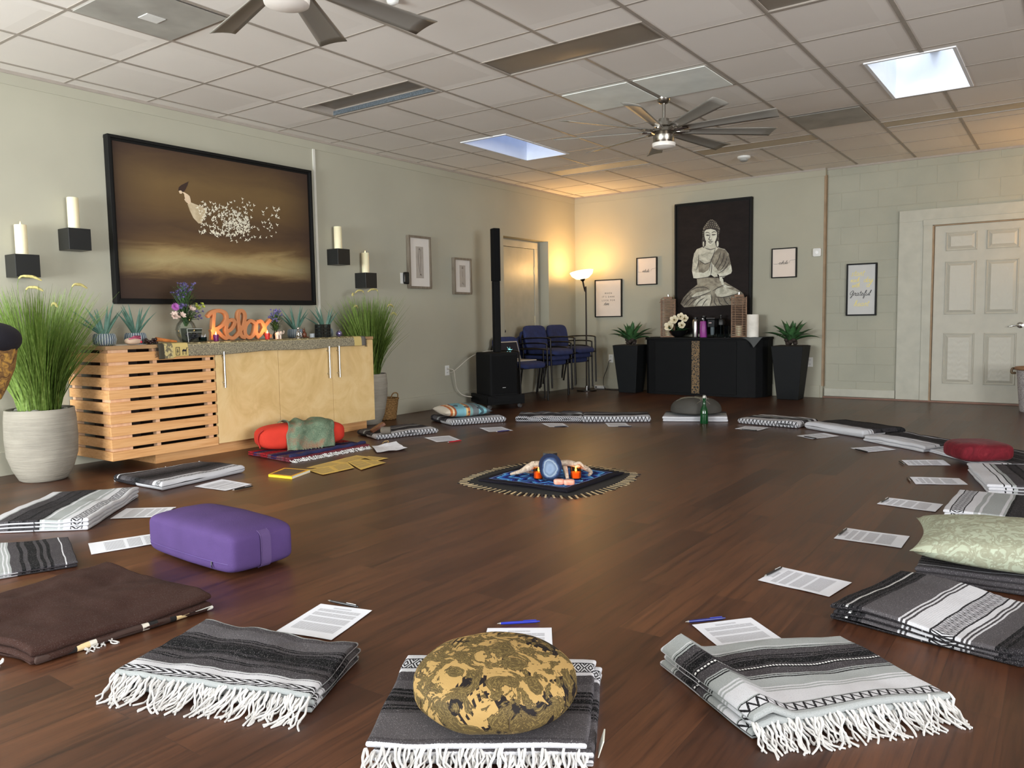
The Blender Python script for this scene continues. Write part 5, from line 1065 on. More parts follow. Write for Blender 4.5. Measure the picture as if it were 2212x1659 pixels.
lathe_thing('drinking_glass', 'clear drinking glass just left of the right slatted lantern', 'glass', [(.001, 0), (.03, 0), (.036, .145), (.033, .145), (.028, .006), (.001, .006)], q, PG, 28)
q = onb(1626, -.27)
t = thing('paper_towel_roll', 'standing white paper towel roll at the right end of the black cabinet', 'paper towels', q)
MB().lathe([(.019, 0), (.07, 0), (.071, .004), (.071, .276), (.07, .28), (.019, .28)], 40, q, closed=True).build('roll', M('paper_towel_white', (232, 228, 220), .9, bump=.3, bscale=120), t, smooth=55)
MB().lathe([(.0175, .0), (.019, .0), (.019, .279), (.0175, .279)], 20, q, closed=True).build('core', M('cardboard', (150, 120, 90), .8), t, smooth=True)
b = MB(); b.open = True; z = HB+.0015; N_ = 10
rows = []
for j in range(9):
    f_ = j/8
    if f_ < .5: r = [(2.58+.28*i/N_, -.10-.30*f_*2*(1-abs(i/N_-.5)*.5), z+.0015*sin(i*2+j)) for i in range(N_+1)]
    else: g_ = (f_-.5)*2; r = [(2.58+.28*i/N_+.06*g_*(.5-i/N_)*2.2+.05*g_, -.40-.012-(.0 if f_ > .5 else 0)-.038*(1-abs(i/N_-.5)*1.6)+.045*max(0, (i/N_-.35))*1.2, z-g_*.125*(1-abs(i/N_-.5)*1.75)) for i in range(N_+1)]
    rows.append(r)
b.grid(rows); o = b.build('cloth_napkin', M('grey_napkin', (78, 80, 80), .85, bump=.3, bscale=200), smooth=True); tag(o, 'dark grey cloth hanging in a point over the cabinet front under the paper towels', 'cloth')
# ================================================================ CEILING FANS
FB = M('fan_blade_silver', (150, 146, 138), .42, .25, var=.03, scale=3); FN = M('brushed_nickel', (170, 164, 156), .26, 1.0, var=.04, scale=40); FD = M('fan_dark_bronze', (52, 40, 36), .4, .4)
def fan(x, y, lab, L, ph, zb, light_z, lr, key):
    t = thing('ceiling_fan', lab, 'fan', (x, y, HC), 'ceiling fans with nine blades')
    MB().lathe([(.001, 0), (.055, 0), (.05, -.03), (.03, -.045), (.001, -.045)], 28, (x, y, HC)).build('canopy', FN, t, smooth=True)
    MB().cyl((x, y, HC-.04), (x, y, zb+.07), .013, n=14).build('downrod', FN, t, smooth=True)
    b = MB(); b.lathe([(.001, .10), (.04, .10), (.042, .075), (.072, .07), (.075, .04), (.06, .032), (.095, .02), (.10, -.005), (.07, -.02), (.085, -.03), (.085, -.075), (.08, -.082), (.001, -.083)], 40, (x, y, zb)); b.build('motor', FN, t, smooth=40)
    for k in range(9):
        a = radians(ph+40*k); M0 = Matrix.Translation((x, y, zb)) @ Matrix.Rotation(a, 4, 'Z')
        br = MB(M0); br.tube([(.06, 0, .0), (.17, 0, .004)], .010, 8); br.box(.13, .20, -.022, .022, .0, .007); 
        bd = MB(M0 @ Matrix.Translation((.16, 0, .006)) @ Matrix.Rotation(radians(-13), 4, 'X')); bd.open = True; rows = []
        for i in range(9):
            s = i/8; w = .046+.024*s; r = []
            for j in range(7):
                u = -1+2*j/6; r.append((s*(L-.16)+(.020*(1-u)*.5-.012 if i == 8 else 0), u*w, .006*(1-u*u)-.003))
            rows.append(r)
        bd.grid(rows); o = bd.build('blade', FB, t, smooth=True); sm = o.modifiers.new('s', 'SOLIDIFY'); sm.thickness = .004
        br.build('blade_bracket', FD if k in (0,) else FN, o, smooth=True)
    MB().lathe([(lr*.98, 0), (lr, -.006), (lr*.96, -.028), (lr*.6, -.040), (.001, -.043)], 36, (x, y, light_z+.043)).build('light_lens', M('frosted_fan_lens', (232, 226, 218), .4, var=.01), t, smooth=True)
    MB().lathe([(.078, zb-.08-light_z-.043), (lr, .0), (lr*.5, 0.0)], 36, (x, y, light_z+.043)).build('light_ring', FN, t, smooth=True)
fan(3.214, -3.98, 'brushed nickel fan hanging on a rod under the twin whitish panels', .90, 0, 2.478, 2.345, .093, 2)
fan(3.17, -7.64, 'nearer ceiling fan cut off by the top edge, lens and three blades showing', .80, 4, 2.455, 2.335, .097, 1)
# ================================================================ THE CIRCLE ON THE FLOOR
TW = dict(W=(194, 194, 199), L=(150, 154, 154), G=(64, 61, 64), D=(42, 40, 43), B=(20, 20, 22), H=(80, 77, 80), O=(56, 38, 33), T=(206, 170, 120))
_bmc = {}
def stripes(txt):
    """'G.30 W.02 ...' widths in order across the cloth -> constant ramp stops"""
    out = []; p = 0.0; toks = [(x[0], float(x[1:])) for x in txt.split()]; tot = sum(w for _, w in toks)
    for c, w in toks: out.append((p/tot, TW[c])); p += w
    return out
def blanket_mat(name, txt, bands=(), wob=.012, speck=.5, dash=None):
    if name in _bmc: return _bmc[name]
    g = NT(name); s = g.sep(g.co('UV')); u, v = s[0], s[1]; oc = g.co('Object')
    wv = g.m_('ADD', v, g.m_('MULTIPLY', g.m_('SUBTRACT', g.noise(oc, 9, 2), .5), wob))
    wv = g.m_('ADD', wv, g.m_('MULTIPLY', g.m_('SUBTRACT', g.noise(oc, 260, 1), .5), .006))
    c = g.ramp(wv, stripes(txt), 'CONSTANT')
    for (a, b, n, k, kind) in bands:
        t = g.m_('DIVIDE', g.m_('SUBTRACT', wv, a), b-a); ins = g.m_('MULTIPLY', g.m_('GREATER_THAN', t, 0.0), g.m_('LESS_THAN', t, 1.0))
        tri = g.m_('ABSOLUTE', g.m_('SUBTRACT', g.m_('FRACT', g.m_('MULTIPLY', u, float(n))), .5))
        if kind == 'zig': pat = g.m_('LESS_THAN', g.m_('ABSOLUTE', g.m_('SUBTRACT', t, g.m_('MULTIPLY_ADD', tri, 1.5, .12))), .17)
        elif kind == 'chev': pat = g.m_('GREATER_THAN', g.m_('FRACT', g.m_('ADD', g.m_('MULTIPLY', u, float(n)), g.m_('MULTIPLY', g.m_('ABSOLUTE', g.m_('SUBTRACT', t, .5)), float(k)))), .48)
        else: # diamonds
            q = g.m_('ABSOLUTE', g.m_('SUBTRACT', t, .5)); d = g.m_('ADD', g.m_('MULTIPLY', tri, 1.3), q); pat = g.m_('GREATER_THAN', g.m_('FRACT', g.m_('MULTIPLY', d, float(k))), .5)
        edge = g.m_('MAXIMUM', g.m_('LESS_THAN', t, .08), g.m_('GREATER_THAN', t, .92)); pat = g.m_('MAXIMUM', pat, edge)
        c = g.mix(ins, c, g.mix(pat, lin(TW['W']), lin((30, 29, 32))))
    if dash:
        dd = g.m_('MULTIPLY', g.m_('LESS_THAN', g.m_('ABSOLUTE', g.m_('SUBTRACT', wv, dash)), .007), g.m_('GREATER_THAN', g.m_('FRACT', g.m_('MULTIPLY', u, 62.0)), .4)); c = g.mix(dd, c, lin((226, 226, 226)))
    sp = g.noise(oc, 420, 2, .7); spk = g.m_('MULTIPLY', g.m_('GREATER_THAN', sp, .63), speck); dk = g.m_('MULTIPLY', g.m_('LESS_THAN', sp, .38), speck*.5)
    c = g.mix(spk, c, lin((176, 172, 174))); c = g.mix(dk, c, lin((34, 32, 34)))
    g.fin(c, .95, spec=.1, Sheen_Weight=0.0); rib = g.m_('SINE', g.m_('MULTIPLY', v, 520.0)); g.bump(g.m_('ADD', g.m_('MULTIPLY', rib, .10), sp), .4, .003); _bmc[name] = g.m; return g.m
WY_ = M('white_yarn', (196, 194, 192), .9, var=.05, bump=.3, bscale=300)
def edgepts(A, B, n): return [Vector(A).lerp(Vector(B), (k+.5)/n) for k in range(n)]
def tassels(mb, A, B, n, out, z0, L, seed, r=.0033, curl=.5, two=True):
    random.seed(seed); o = Vector((out[0], out[1], 0)).normalized(); a = (Vector((B[0], B[1], 0))-Vector((A[0], A[1], 0))).normalized()
    for k, P in enumerate(edgepts((A[0], A[1], 0), (B[0], B[1], 0), n)):
        for tw in range(2 if two else 1):
            l = L*random.uniform(.55, 1.15); sw = noise.noise(Vector((k*.33, seed, 0)))*curl*4.5+random.uniform(-1, 1)*curl*.7; p = Vector((P.x, P.y, z0*random.uniform(.55, 1)))-o*.006+a*random.uniform(-.006, .006); pts = [tuple(p)]; h = p.z; K = 5
            for i in range(1, K+1):
                f_ = i/K; d = o*(l*f_*(.75+.25*f_))+a*(sw*l*.6*f_*f_+.006*sin(f_*8+random.random()*1.2+k*1.1+tw*2.4)); pts.append((P.x+d.x, P.y+d.y, max(r*.9, h*(1-f_)**1.6+random.uniform(0, .004))))
            mb.tube(spline(pts, 2), [r*random.uniform(.75, 1.15)*(1.15 if j < 3 else .9) for j in range(len(spline(pts, 2)))], 5)
def grow(q, d): 
    c = (Vector(q[0]).to_2d()+Vector(q[1]).to_2d()+Vector(q[2]).to_2d()+Vector(q[3]).to_2d())/4; return [((p[0]-c.x)*(1+d)+c.x, (p[1]-c.y)*(1+d)+c.y) for p in q]
def blanket(lab, q, mt, layers=3, t=.017, amp=.008, seed=0, fringe=(), wob=.006, offs=None, nf=4.0, lift=None, name='folded_blanket', group='striped folded blankets around the circle', cat='blanket', nu=30, nv=24, fm=None, tmat=None, under=None):
    cx = sum(p[0] for p in q)/4; cy = sum(p[1] for p in q)/4
    th = thing(name, lab, cat, (cx, cy, 0), group); random.seed(seed+100)
    b = MB(); z = .001
    for k in range(layers):
        if k < layers-1: b2 = under[k] if under else None
        j = random.uniform(-.008, .008); j2 = random.uniform(-.008, .008)
        o = offs[k] if offs else (j, j2)
        qq = [(p[0]+o[0], p[1]+o[1]) for p in q]
        b.slab(qq, z, t*1.05, nu, nv, amp*(.3+.7*(k+1)/layers), seed+(0 if k else 0), nf=nf, wob=wob, lift=(lambda u, v, K=k: (lift(u, v)*(K+1)/layers)) if lift else None); z += t
    b.build('cloth', mt, th, smooth=55)
    if fringe:
        f = MB()
        for (i0, i1, n, zz, L, sd) in fringe:
            A, B = q[i0], q[i1]; mid = ((A[0]+B[0])/2-cx, (A[1]+B[1])/2-cy); ed = Vector((B[0]-A[0], B[1]-A[1])); nn = Vector((ed.y, -ed.x)); nn = nn if nn.dot(Vector(mid)) > 0 else -nn
            tassels(f, A, B, n, (nn.x, nn.y), zz, L, sd)
        tag(f.build('fringe', fm or WY_, th, smooth=True), None, None, None, 'stuff')
    return th
def Q(*p): return [tuple(PZ(*a)[:2]) for a in p]
# material recipes (v runs from the first edge to the far edge)
mA = blanket_mat('blanket_charcoal_braid', 'L.02 L.015 W.09 W.05 B.008 W.012 L.01 G.09 B.012 G.012 B.012 G.05 D.02 B.03 D.02 B.09 D.02 B.02 G.03 B.012 G.015 B.012 H.14 G.06 L.02 W.02', [(.035, .125, 19, 3.0, 'chev')], dash=None)
mB = blanket_mat('blanket_heather_diamond', 'W.012 G.03 H.22 G.03 B.015 G.015 B.015 G.03 B.05 G.02 B.015 G.015 B.02 H.08 G.10 W.05 B.006 W.16', [(.80, .925, 16, 3.0, 'dia')])
mC = blanket_mat('blanket_light_grey_dash', 'L.07 L.06 W.12 L.015 W.012 L.015 W.012 L.09 B.008 L.012 B.008 L.01 G.07 B.012 G.012 B.01 G.012 B.06 G.012 B.01 G.012 B.012 G.06 B.008 L.012 B.008 L.014 W.008 L.10 W.03', [(.055, .14, 22, 2.6, 'zig')], dash=.585)
mD = blanket_mat('blanket_dark_to_white', 'D.03 B.02 D.02 B.02 D.02 B.03 D.02 B.015 D.02 H.20 W.012 G.012 W.012 G.012 W.06 W.16 W.05 G.012 W.012 G.012 W.012 H.12 B.02 D.02 B.02 D.08', [(.545, .67, 17, 2.6, 'dia')], dash=.105)
mE = blanket_mat('blanket_white_zig_grey', 'W.10 W.10 W.05 B.01 W.03 L.02 G.10 D.12 B.02 D.02 B.02 G.12 H.10 D.12 G.08', [(.09, .20, 22, 2.6, 'zig')])
mF = blanket_mat('blanket_grey_white_bands', 'W.06 W.12 W.04 L.03 W.02 L.12 W.02 L.02 B.02 D.10 B.02 D.10 B.02 G.10 L.02 W.10', [(.06, .17, 14, 2.6, 'dia')])
mG = blanket_mat('blanket_dark_waves', 'W.12 B.01 W.04 B.01 L.03 G.08 B.02 D.05 B.02 G.05 B.02 D.08 B.02 G.05 B.015 D.08 W.01 G.10', [])
mH = blanket_mat('blanket_grey_black_lines', 'G.10 W.012 G.10 B.03 G.03 B.03 G.03 B.08 G.04 B.03 G.08 L.02 W.012 L.02 W.012 L.12 W.02 L.012 W.012 W.20', [], speck=.4)
# front left
q5 = [(3.775, -8.83), (4.345, -8.615), (4.215, -8.325), (3.665, -8.47)]
blanket('charcoal striped blanket with a white braided border and fringe, front left', q5, mA, 3, .017, .016, 5, [(0, 1, 62, .045, .085, 5)], nf=5.5, nu=44, nv=34, wob=.010)
q6 = [(4.635, -8.70), (5.065, -8.43), (4.865, -8.03), (4.405, -8.31)]
blanket('grey heather striped blanket with white fringe under the gold brocade cushion', q6, mB, 3, .019, .007, 6, [(0, 1, 50, .045, .085, 6)], offs=[(.012, .008), (.014, .006), (0, 0)], nu=40, nv=30)
q7 = [(5.335, -8.115), (5.70, -7.70), (5.385, -7.475), (4.985, -7.87)]
blanket('light grey striped blanket with a dashed white line and fringe, front right', q7, mC, 3, .018, .010, 7, [(0, 1, 56, .05, .075, 7), ], nf=4.5, nu=44, nv=34, lift=lambda u, v: .05*max(0, 1-abs(u-.10)/.12)*(.5+.5*v)-.0*u)
q8 = [(5.30, -7.235), (5.845, -7.325), (5.96, -6.86), (5.43, -6.74)]
q8 = [q8[0], q8[3], q8[2], q8[1]]
blanket('dark striped blanket with a wide white patterned band at the right edge', q8, mD, 3, .018, .008, 8, nu=40, nv=40, lift=lambda u, v: .012*sin(v*6))
q9 = [(5.46, -6.68), (6.05, -6.62), (6.05, -6.18), (5.47, -6.28)]
blanket('folded grey and white blanket under the pale green cushion', q9, mH, 3, .02, .010, 9, wob=.012)
q10 = [(5.43, -5.60), (5.45, -5.08), (6.0, -5.05), (5.98, -5.62)]
blanket('striped blanket with a patterned white end behind the pale green cushion', q10, mF, 3, .017, .006, 10)
q11 = [(5.56, -4.88), (5.40, -4.22), (5.95, -4.05), (6.1, -4.72)]
blanket('charcoal blanket with wavy dark lines in front of the red cushion', q11, mG, 3, .018, .007, 11)
q12 = [(5.06, -3.53), (5.50, -4.03), (5.98, -3.62), (5.45, -3.20)]
blanket('thin dark blanket with pale lines spread under the red cushion', q12, mG, 2, .012, .006, 12)
q13 = [(4.60, -3.27), (5.08, -3.63), (5.33, -3.28), (4.86, -2.96)]
blanket('black and white folded blanket left of the red cushion', q13, blanket_mat('blanket_white_edge_black', 'W.22 B.01 W.08 G.06 D.10 B.05 D.12 B.04 G.1 W.03 D.1', []), 2, 0.026, 0.012, 13)
q14 = [(4.02, -2.80), (4.57, -3.13), (4.82, -2.74), (4.28, -2.42)]
blanket('dark folded blanket with a thick white rolled edge, second right of the green bottle', q14, blanket_mat('blanket_white_roll_dark', 'W.16 B.01 W.05 B.012 W.03 G.05 D.10 B.04 D.30 B.2', []), 1, 0.062, 0.008, 14)
q15 = [(3.38, -2.73), (3.96, -2.82), (4.03, -2.42), (3.46, -2.36)]
blanket('brown grey folded blanket with a zigzag edge just right of the green bottle', q15, blanket_mat('blanket_zig_cream', 'W.18 W.04 G.02 W.04 G.1 D.1 L.1 G.1 W.1 D.1', [(-.08, .08, 18, 2.6, 'zig')]), 1, 0.052, 0.014, 15)
q16 = [(2.72, -2.94), (3.27, -2.68), (3.12, -2.30), (2.58, -2.56)]
blanket('white edged folded blanket under the round grey cushion', q16, blanket_mat('blanket_white_two_lines', 'W.08 B.012 W.05 B.012 W.10 L.3 G.2', []), 2, 0.025, 0.006, 16)
q17 = [(2.08, -3.37), (2.65, -3.03), (2.46, -2.68), (1.88, -3.00)]
zb = blanket_mat('blanket_zigzag_front', 'W.09 B.008 W.05 L.02 W.03 G.08 D.14 G.05 L.05 H.15 D.12', [(-.075, .075, 20, 2.6, 'zig')])
blanket('folded blanket with a zigzag front edge left of the round grey cushion', q17, zb, 1, 0.056, 0.01, 17)
q18 = [(1.48, -3.65), (2.07, -3.34), (1.86, -2.96), (1.28, -3.28)]
blanket('folded blanket with fine chevron front edge and rumpled back before the chairs', q18, blanket_mat('blanket_chevron_front', 'W.07 B.01 W.10 W.03 G.08 D.14 G.05 L.05 H.15 D.12', [(-.075, .06, 34, 3.0, 'chev')]), 1, 0.05, 0.022, 18, nf=7)
q19 = [(1.10, -4.18), (1.40, -3.69), (.98, -3.48), (.66, -3.98)]
blanket('folded blanket with a zigzag edge under the striped pillow', q19, zb, 1, 0.06, 0.012, 19)
q20 = [(1.12, -5.18), (1.31, -4.60), (.90, -4.48), (.72, -5.03)]
blanket('folded grey blanket with a zigzag edge right of the red bolster', q20, zb, 1, 0.048, 0.012, 20)
q1 = [(1.45, -7.32), (1.37, -6.67), (.93, -6.72), (.90, -7.33)]
blanket('dark folded blanket with a braided white edge in front of the slatted cabinet', q1, blanket_mat('blanket_braid_edge', 'W.06 W.07 W.02 B.008 W.05 H.05 G.08 D.10 B.10 D.08 G.10 H.10 D.05 W.02 D.1', [(.075, .145, 24, 3, 'chev')]), 1, 0.048, 0.01, 21, [(3, 2, 20, .05, .03, 21)])
q2 = [(1.98, -8.02), (1.47, -7.48), (1.16, -7.82), (1.60, -8.34)]
blanket('light striped blanket with a diamond patterned edge and fringe at the left edge', q2, mF, 3, .02, .012, 22, [(3, 2, 26, .05, .06, 22)], nf=5)
q3 = [(2.55, -8.33), (2.12, -8.17), (1.86, -8.52), (2.40, -8.72)]
blanket('thin grey and black striped blanket behind the brown blanket', q3, mH, 2, .012, .008, 23)
BRW = blanket_mat('blanket_brown_wool', 'O.5 O.5', [], speck=.14); q4 = [(3.425, -8.90), (3.465, -8.32), (2.74, -8.32), (2.78, -8.98)]
t = blanket('heavy dark brown wool blanket folded with striped cream ends, lower left', q4, BRW, 2, .026, .018, 24, [], nf=4.5, nu=44, nv=40, group='striped folded blankets around the circle', wob=.014)
SB = blanket_mat('blanket_cream_black_underlayer', 'O.2 B.04 T.05 W.03 B.03 O.1 O.3', [], speck=.1)
g = NT('cream_black_end_stripes'); s = g.sep(g.co('UV')); g.fin(g.ramp(s[0], [(0, (60, 42, 36)), (.16, (24, 22, 22)), (.20, (222, 196, 150)), (.27, (214, 210, 200)), (.31, (60, 42, 36)), (.56, (214, 208, 196)), (.60, (30, 28, 28)), (.65, (60, 42, 36)), (.72, (24, 22, 22)), (.76, (224, 198, 150)), (.84, (30, 28, 28)), (.88, (214, 214, 206)), (1, (214, 214, 206))], 'CONSTANT'), .95); g.bump(g.noise(g.co('Object'), 300, 2), .3, .003)
b = MB(); b.slab([(3.435, -8.885), (3.475, -8.315), (3.20, -8.30), (3.16, -8.88)], .0012, .022, 30, 10, .004, 4, wob=.008); b.build('striped_end', g.m, t, smooth=True)
b = MB(); tassels(b, (3.42, -8.75), (3.435, -8.66), 5, (1, -.2), .02, .05, 2, .003); tassels(b, (3.36, -8.94), (3.28, -8.99), 7, (.6, -1), .03, .06, 3, .003); tag(b.build('fringe', WY_, t, smooth=True), None, None, None, 'stuff')
# care label on the centre blanket
b = MB(); a, c = Vector((5.075, -8.405, 0)), Vector((5.035, -8.33, 0))
e = (Vector((4.865, -8.03, 0))-Vector((5.065, -8.43, 0))).normalized(); n_ = Vector((e.y, -e.x, 0)); P0 = Vector((5.070, -8.40, 0))+n_*.004
for i, o in enumerate([x for x in bpy.data.objects if x.get('label', '').startswith('grey heather striped')]):
    b.hexa([tuple(P0+Vector((0, 0, .012))), tuple(P0+e*.055+Vector((0, 0, .014))), tuple(P0+e*.055+n_*.002+Vector((0, 0, .014))), tuple(P0+n_*.002+Vector((0, 0, .012)))], [tuple(P0+n_*.012+Vector((0, 0, .052))), tuple(P0+e*.055+n_*.012+Vector((0, 0, .052))), tuple(P0+e*.055+n_*.015+Vector((0, 0, .052))), tuple(P0+n_*.015+Vector((0, 0, .052)))]); b.build('care_label', M('care_label_white', (216, 216, 206), .6), o)
# ---- papers
def paper_mat(name, base=(222, 224, 232), rows=1):
    g = NT(name); s = g.sep(g.co('UV')); u, v = s[0], s[1]
    lines = g.m_('GREATER_THAN', g.m_('FRACT', g.m_('MULTIPLY', v, 62.0)), .45)
    ins = g.m_('MULTIPLY', g.m_('GREATER_THAN', u, .11), g.m_('LESS_THAN', u, .89))
    blk = g.ramp(v, [(0, (0, 0, 0)), (.17, (255, 255, 255)), (.395, (0, 0, 0)), (.43, (255, 255, 255)), (.60, (0, 0, 0)), (.64, (255, 255, 255)), (.74, (0, 0, 0)), (.77, (255, 255, 255)), (.86, (0, 0, 0)), (1, (0, 0, 0))], 'CONSTANT')
    gaps = g.m_('GREATER_THAN', g.noise(g.n('ShaderNodeCombineXYZ', {0: g.m_('MULTIPLY', u, 46.0), 1: g.m_('FLOOR', g.m_('MULTIPLY', v, 62.0)), 2: 0.0}).outputs[0], 1.0, 2), .36)
    ttl = g.m_('MULTIPLY', g.m_('MULTIPLY', g.m_('GREATER_THAN', v, .895), g.m_('LESS_THAN', v, .93)), g.m_('MULTIPLY', g.m_('GREATER_THAN', u, .33), g.m_('LESS_THAN', u, .67)))
    k = g.m_('MULTIPLY', g.m_('MULTIPLY', lines, gaps), g.m_('MAXIMUM', g.m_('MULTIPLY', ins, g.sep(blk)[0]), ttl))
    g.fin(g.mix(g.m_('MULTIPLY', k, .62), lin(base), lin((72, 72, 84))), .6, spec=.25); return g.m
PM = paper_mat('printed_sheet')
def sheet(name, lab, q, mt, z=.0015, group='printed sheets laid around the circle', cat='paper', warp=.0015, seed=0):
    """q: top-left, top-right, bottom-right, bottom-left of the print, on the floor"""
    q = [Vector((p[0], p[1], 0)) for p in q]; rows = []; n = 8
    for j in range(n+1):
        v = j/n; r = []
        for i in range(n+1):
            u = i/n; p = q[3]*(1-u)*(1-v)+q[2]*u*(1-v)+q[1]*u*v+q[0]*(1-u)*v; e = max(abs(u-.5), abs(v-.5))*2
            r.append((p.x, p.y, z+warp*e*e*(1+noise.noise(Vector((p.x*9, p.y*9, seed)))*1.2)))
        rows.append(r)
    b = MB(); b.open = True; b.grid(rows, lambda i, j: (i/n, j/n)); o = b.build(name, mt); sm = o.modifiers.new('s', 'SOLIDIFY'); sm.thickness = .0004; sm.offset = 1
    return tag(o, lab, cat, group)
def S(lab, *px, **k): return sheet('printed_sheet', lab, Q(*px), PM, **k)
S('printed sheet in front of the dark blanket by the slatted cabinet', (544, 1047), (487, 1061), (420, 1052), (479, 1036))
S('printed sheet with a black pen on its corner left of the purple bolster', (381, 1096), (353, 1117), (238, 1122), (273, 1099))
S('printed sheet tucked behind the left end of the purple bolster', (372, 1148), (382, 1168), (197.4, 1199), (190.5, 1175.5))
S('printed sheet with a dark pen above it, tucked under the front left blanket', (693, 1306), (804, 1320.6), (716, 1385), (597, 1365))
S('printed sheet behind the gold brocade cushion', (1053, 1359), (1191.5, 1357.6), (1196, 1446), (1030, 1446))
S('printed sheet tucked under the front right fringed blanket', (1494.7, 1351.6), (1622, 1336), (1728, 1408), (1588, 1430))
S('printed sheet left of the large dark blanket at right', (1637, 1255), (1688, 1226.4), (1840.5, 1260), (1791, 1290.7))
S('printed sheet left of the pale green cushion', (1801, 1164), (1828, 1142), (1965, 1160), (1947, 1185))
S('printed sheet left of the blanket behind the pale green cushion', (1894, 1089.6), (1917.6, 1075.7), (2037.6, 1090.4), (2020.4, 1107))
S('printed sheet with a pen standing off its left edge, before the wavy charcoal blanket', (1978, 1046.7), (1965, 1031), (2072, 1034), (2091, 1048))
S('printed sheet in front of the red cushion', (1962, 1006), (1947, 995), (2037, 994), (2053.5, 1006))
S('printed sheet in front of the black and white blanket left of the red cushion', (1873.6, 978), (1837, 968.5), (1903, 965), (1936, 972))
S('printed sheet in front of the white rolled edge blanket', (1754, 949.4), (1721, 941.7), (1780, 936), (1813, 942.8))
S('printed sheet below the brown grey zigzag blanket right of the bottle', (1637, 931), (1587, 927), (1609, 921.5), (1662.5, 924.4))
S('printed sheet in front of the blanket left of the round grey cushion', (1362, 922.4), (1314.6, 922.4), (1306.6, 914), (1351, 914))
S('printed sheet in front of the fine chevron blanket', (1229, 922.4), (1187, 923), (1169, 915), (1216, 915))
S('printed sheet with a navy pen in front of the striped pillow', (1108, 930.7), (1056, 933.6), (1035, 925), (1083, 922.4))
S('printed sheet with a red pen along its near edge', (995.5, 951.5), (943.5, 955.7), (916.5, 946), (970.5, 941.5))
sheet('crumpled_sheet', 'crumpled white sheet at the corner of the red and navy rug', Q((803, 967), (856, 958), (881, 973), (814.5, 980)), M('white_note_paper', (226, 228, 236), .7, var=.03, scale=40, bump=.6, bscale=30), warp=.012, seed=5, group=None)
YP = paper_mat('gold_note_paper', (206, 172, 92)); 
def c6(*pts): return [(540+x/6.9125, 880+y/6.9125) for x, y in pts]
YL = ['left back', 'middle back', 'right back', 'left front', 'middle front', 'second from right front', 'right front']
for k, pp in enumerate((((840, 905), (1220, 812), (1430, 845), (1110, 915)), ((1220, 812), (1590, 720), (1780, 745), (1430, 845)), ((1700, 760), (1770, 735), (2070, 765), (1880, 812)), ((850, 945), (1190, 880), (1320, 968), (1090, 1018)), ((1190, 885), (1450, 825), (1560, 915), (1320, 968)), ((1450, 825), (1640, 790), (1890, 875), (1660, 945)), ((1640, 790), (1880, 806), (2030, 840), (1870, 882)))):
    sheet('gold_note_sheet', 'gold paper note, %s of the seven beside the yellow book' % YL[k], Q(*c6(*pp)), YP, .0012+.0007*k, 'gold paper notes on the floor', 'paper', .0012, k)
# ---- pens
def pen(lab, a, b_, col, clip=(190, 190, 190), z=.0065, r=.0048):
    A = PZ(*a, z); B = PZ(*b_, z); d = (B-A).normalized(); L = .142; m_ = (A+B)/2; A = m_-d*L/2; B = m_+d*L/2; A.z = B.z = z
    t = thing('pen', lab, 'pen', (m_.x, m_.y, 0), 'pens beside the printed sheets'); cm = M('pen_%d_%d_%d' % col, col, .35)
    MB().tube([A+d*.012, A+d*.05, A+d*.125, B-d*.008], [r*.8, r, r*.95, r*.8], 10).build('barrel', cm, t, smooth=True)
    MB().tube([A, A+d*.012], [.0008, r*.8], 10).build('tip', M('pen_tip', (190, 190, 186), .3, .8), t, smooth=True)
    MB().tube([B-d*.008, B], .0026, 8).build('plunger', cm, t, smooth=True)
    MB().tube([B-d*.012+Vector((0, 0, r*1.1)), B-d*.055+Vector((0, 0, r*1.15))], .0014, 6).build('clip', M('pen_clip_%d' % clip[0], clip, .3), t, smooth=True)
pen('black pen above the sheet of the front left blanket', (712, 1297.5), (771, 1310), (34, 34, 38)); pen('blue pen above the sheet behind the gold cushion', (1077, 1347), (1163, 1342), (34, 48, 160), (34, 48, 160))
pen('blue and black pen above the sheet of the front right blanket', (1484, 1343), (1563, 1335), (30, 38, 110), (34, 48, 160)); pen('black and silver pen on the top edge of the sheet by the large dark blanket', (1650, 1245), (1690, 1225), (40, 38, 38), z=.009)
pen('black pen on the top edge of the sheet beside the pale green cushion', (1809, 1157), (1830, 1141), (36, 34, 34), z=.009); pen('black pen on the sheet left of the patterned white end blanket', (1901, 1086), (1920, 1075), (36, 34, 34), z=.009)
pen('brown pen off the end of the sheet before the wavy charcoal blanket', (1959, 1030), (1967, 1041), (70, 52, 40)); pen('black pen on the sheet in front of the red cushion', (1941, 995.5), (1955, 1004), (36, 34, 34), z=.009)
pen('dark pen lying on the sheet in front of the black and white blanket', (1850, 970.5), (1870, 975), (30, 30, 32), z=.010); pen('dark pen on the sheet of the white rolled edge blanket', (1741, 943), (1758, 946), (30, 30, 32), z=.010)
pen('dark pen on the sheet right of the green bottle', (1610, 928), (1624, 928.8), (30, 30, 32), z=.010); pen('dark pen on the sheet left of the round grey cushion', (1336, 921.3), (1362, 920.8), (44, 44, 56), z=.010)
pen('dark pen on the sheet of the fine chevron blanket', (1198, 922), (1222, 920.5), (44, 44, 56), z=.010); pen('navy pen on the sheet in front of the striped pillow', (1073, 932.3), (1099, 929.6), (40, 40, 96), z=.010)
pen('red pen on the floor below the sheet in front of the red bolster side', (966, 955.5), (997, 951.3), (176, 26, 40), (176, 26, 40), z=.007)
pen('black pen across the corner of the sheet left of the purple bolster', (355, 1113), (379, 1097), (30, 30, 32), z=.010); pen('black pen on the sheet by the dark blanket near the slatted cabinet', (503, 1058.5), (545, 1050), (30, 30, 32), z=.007)
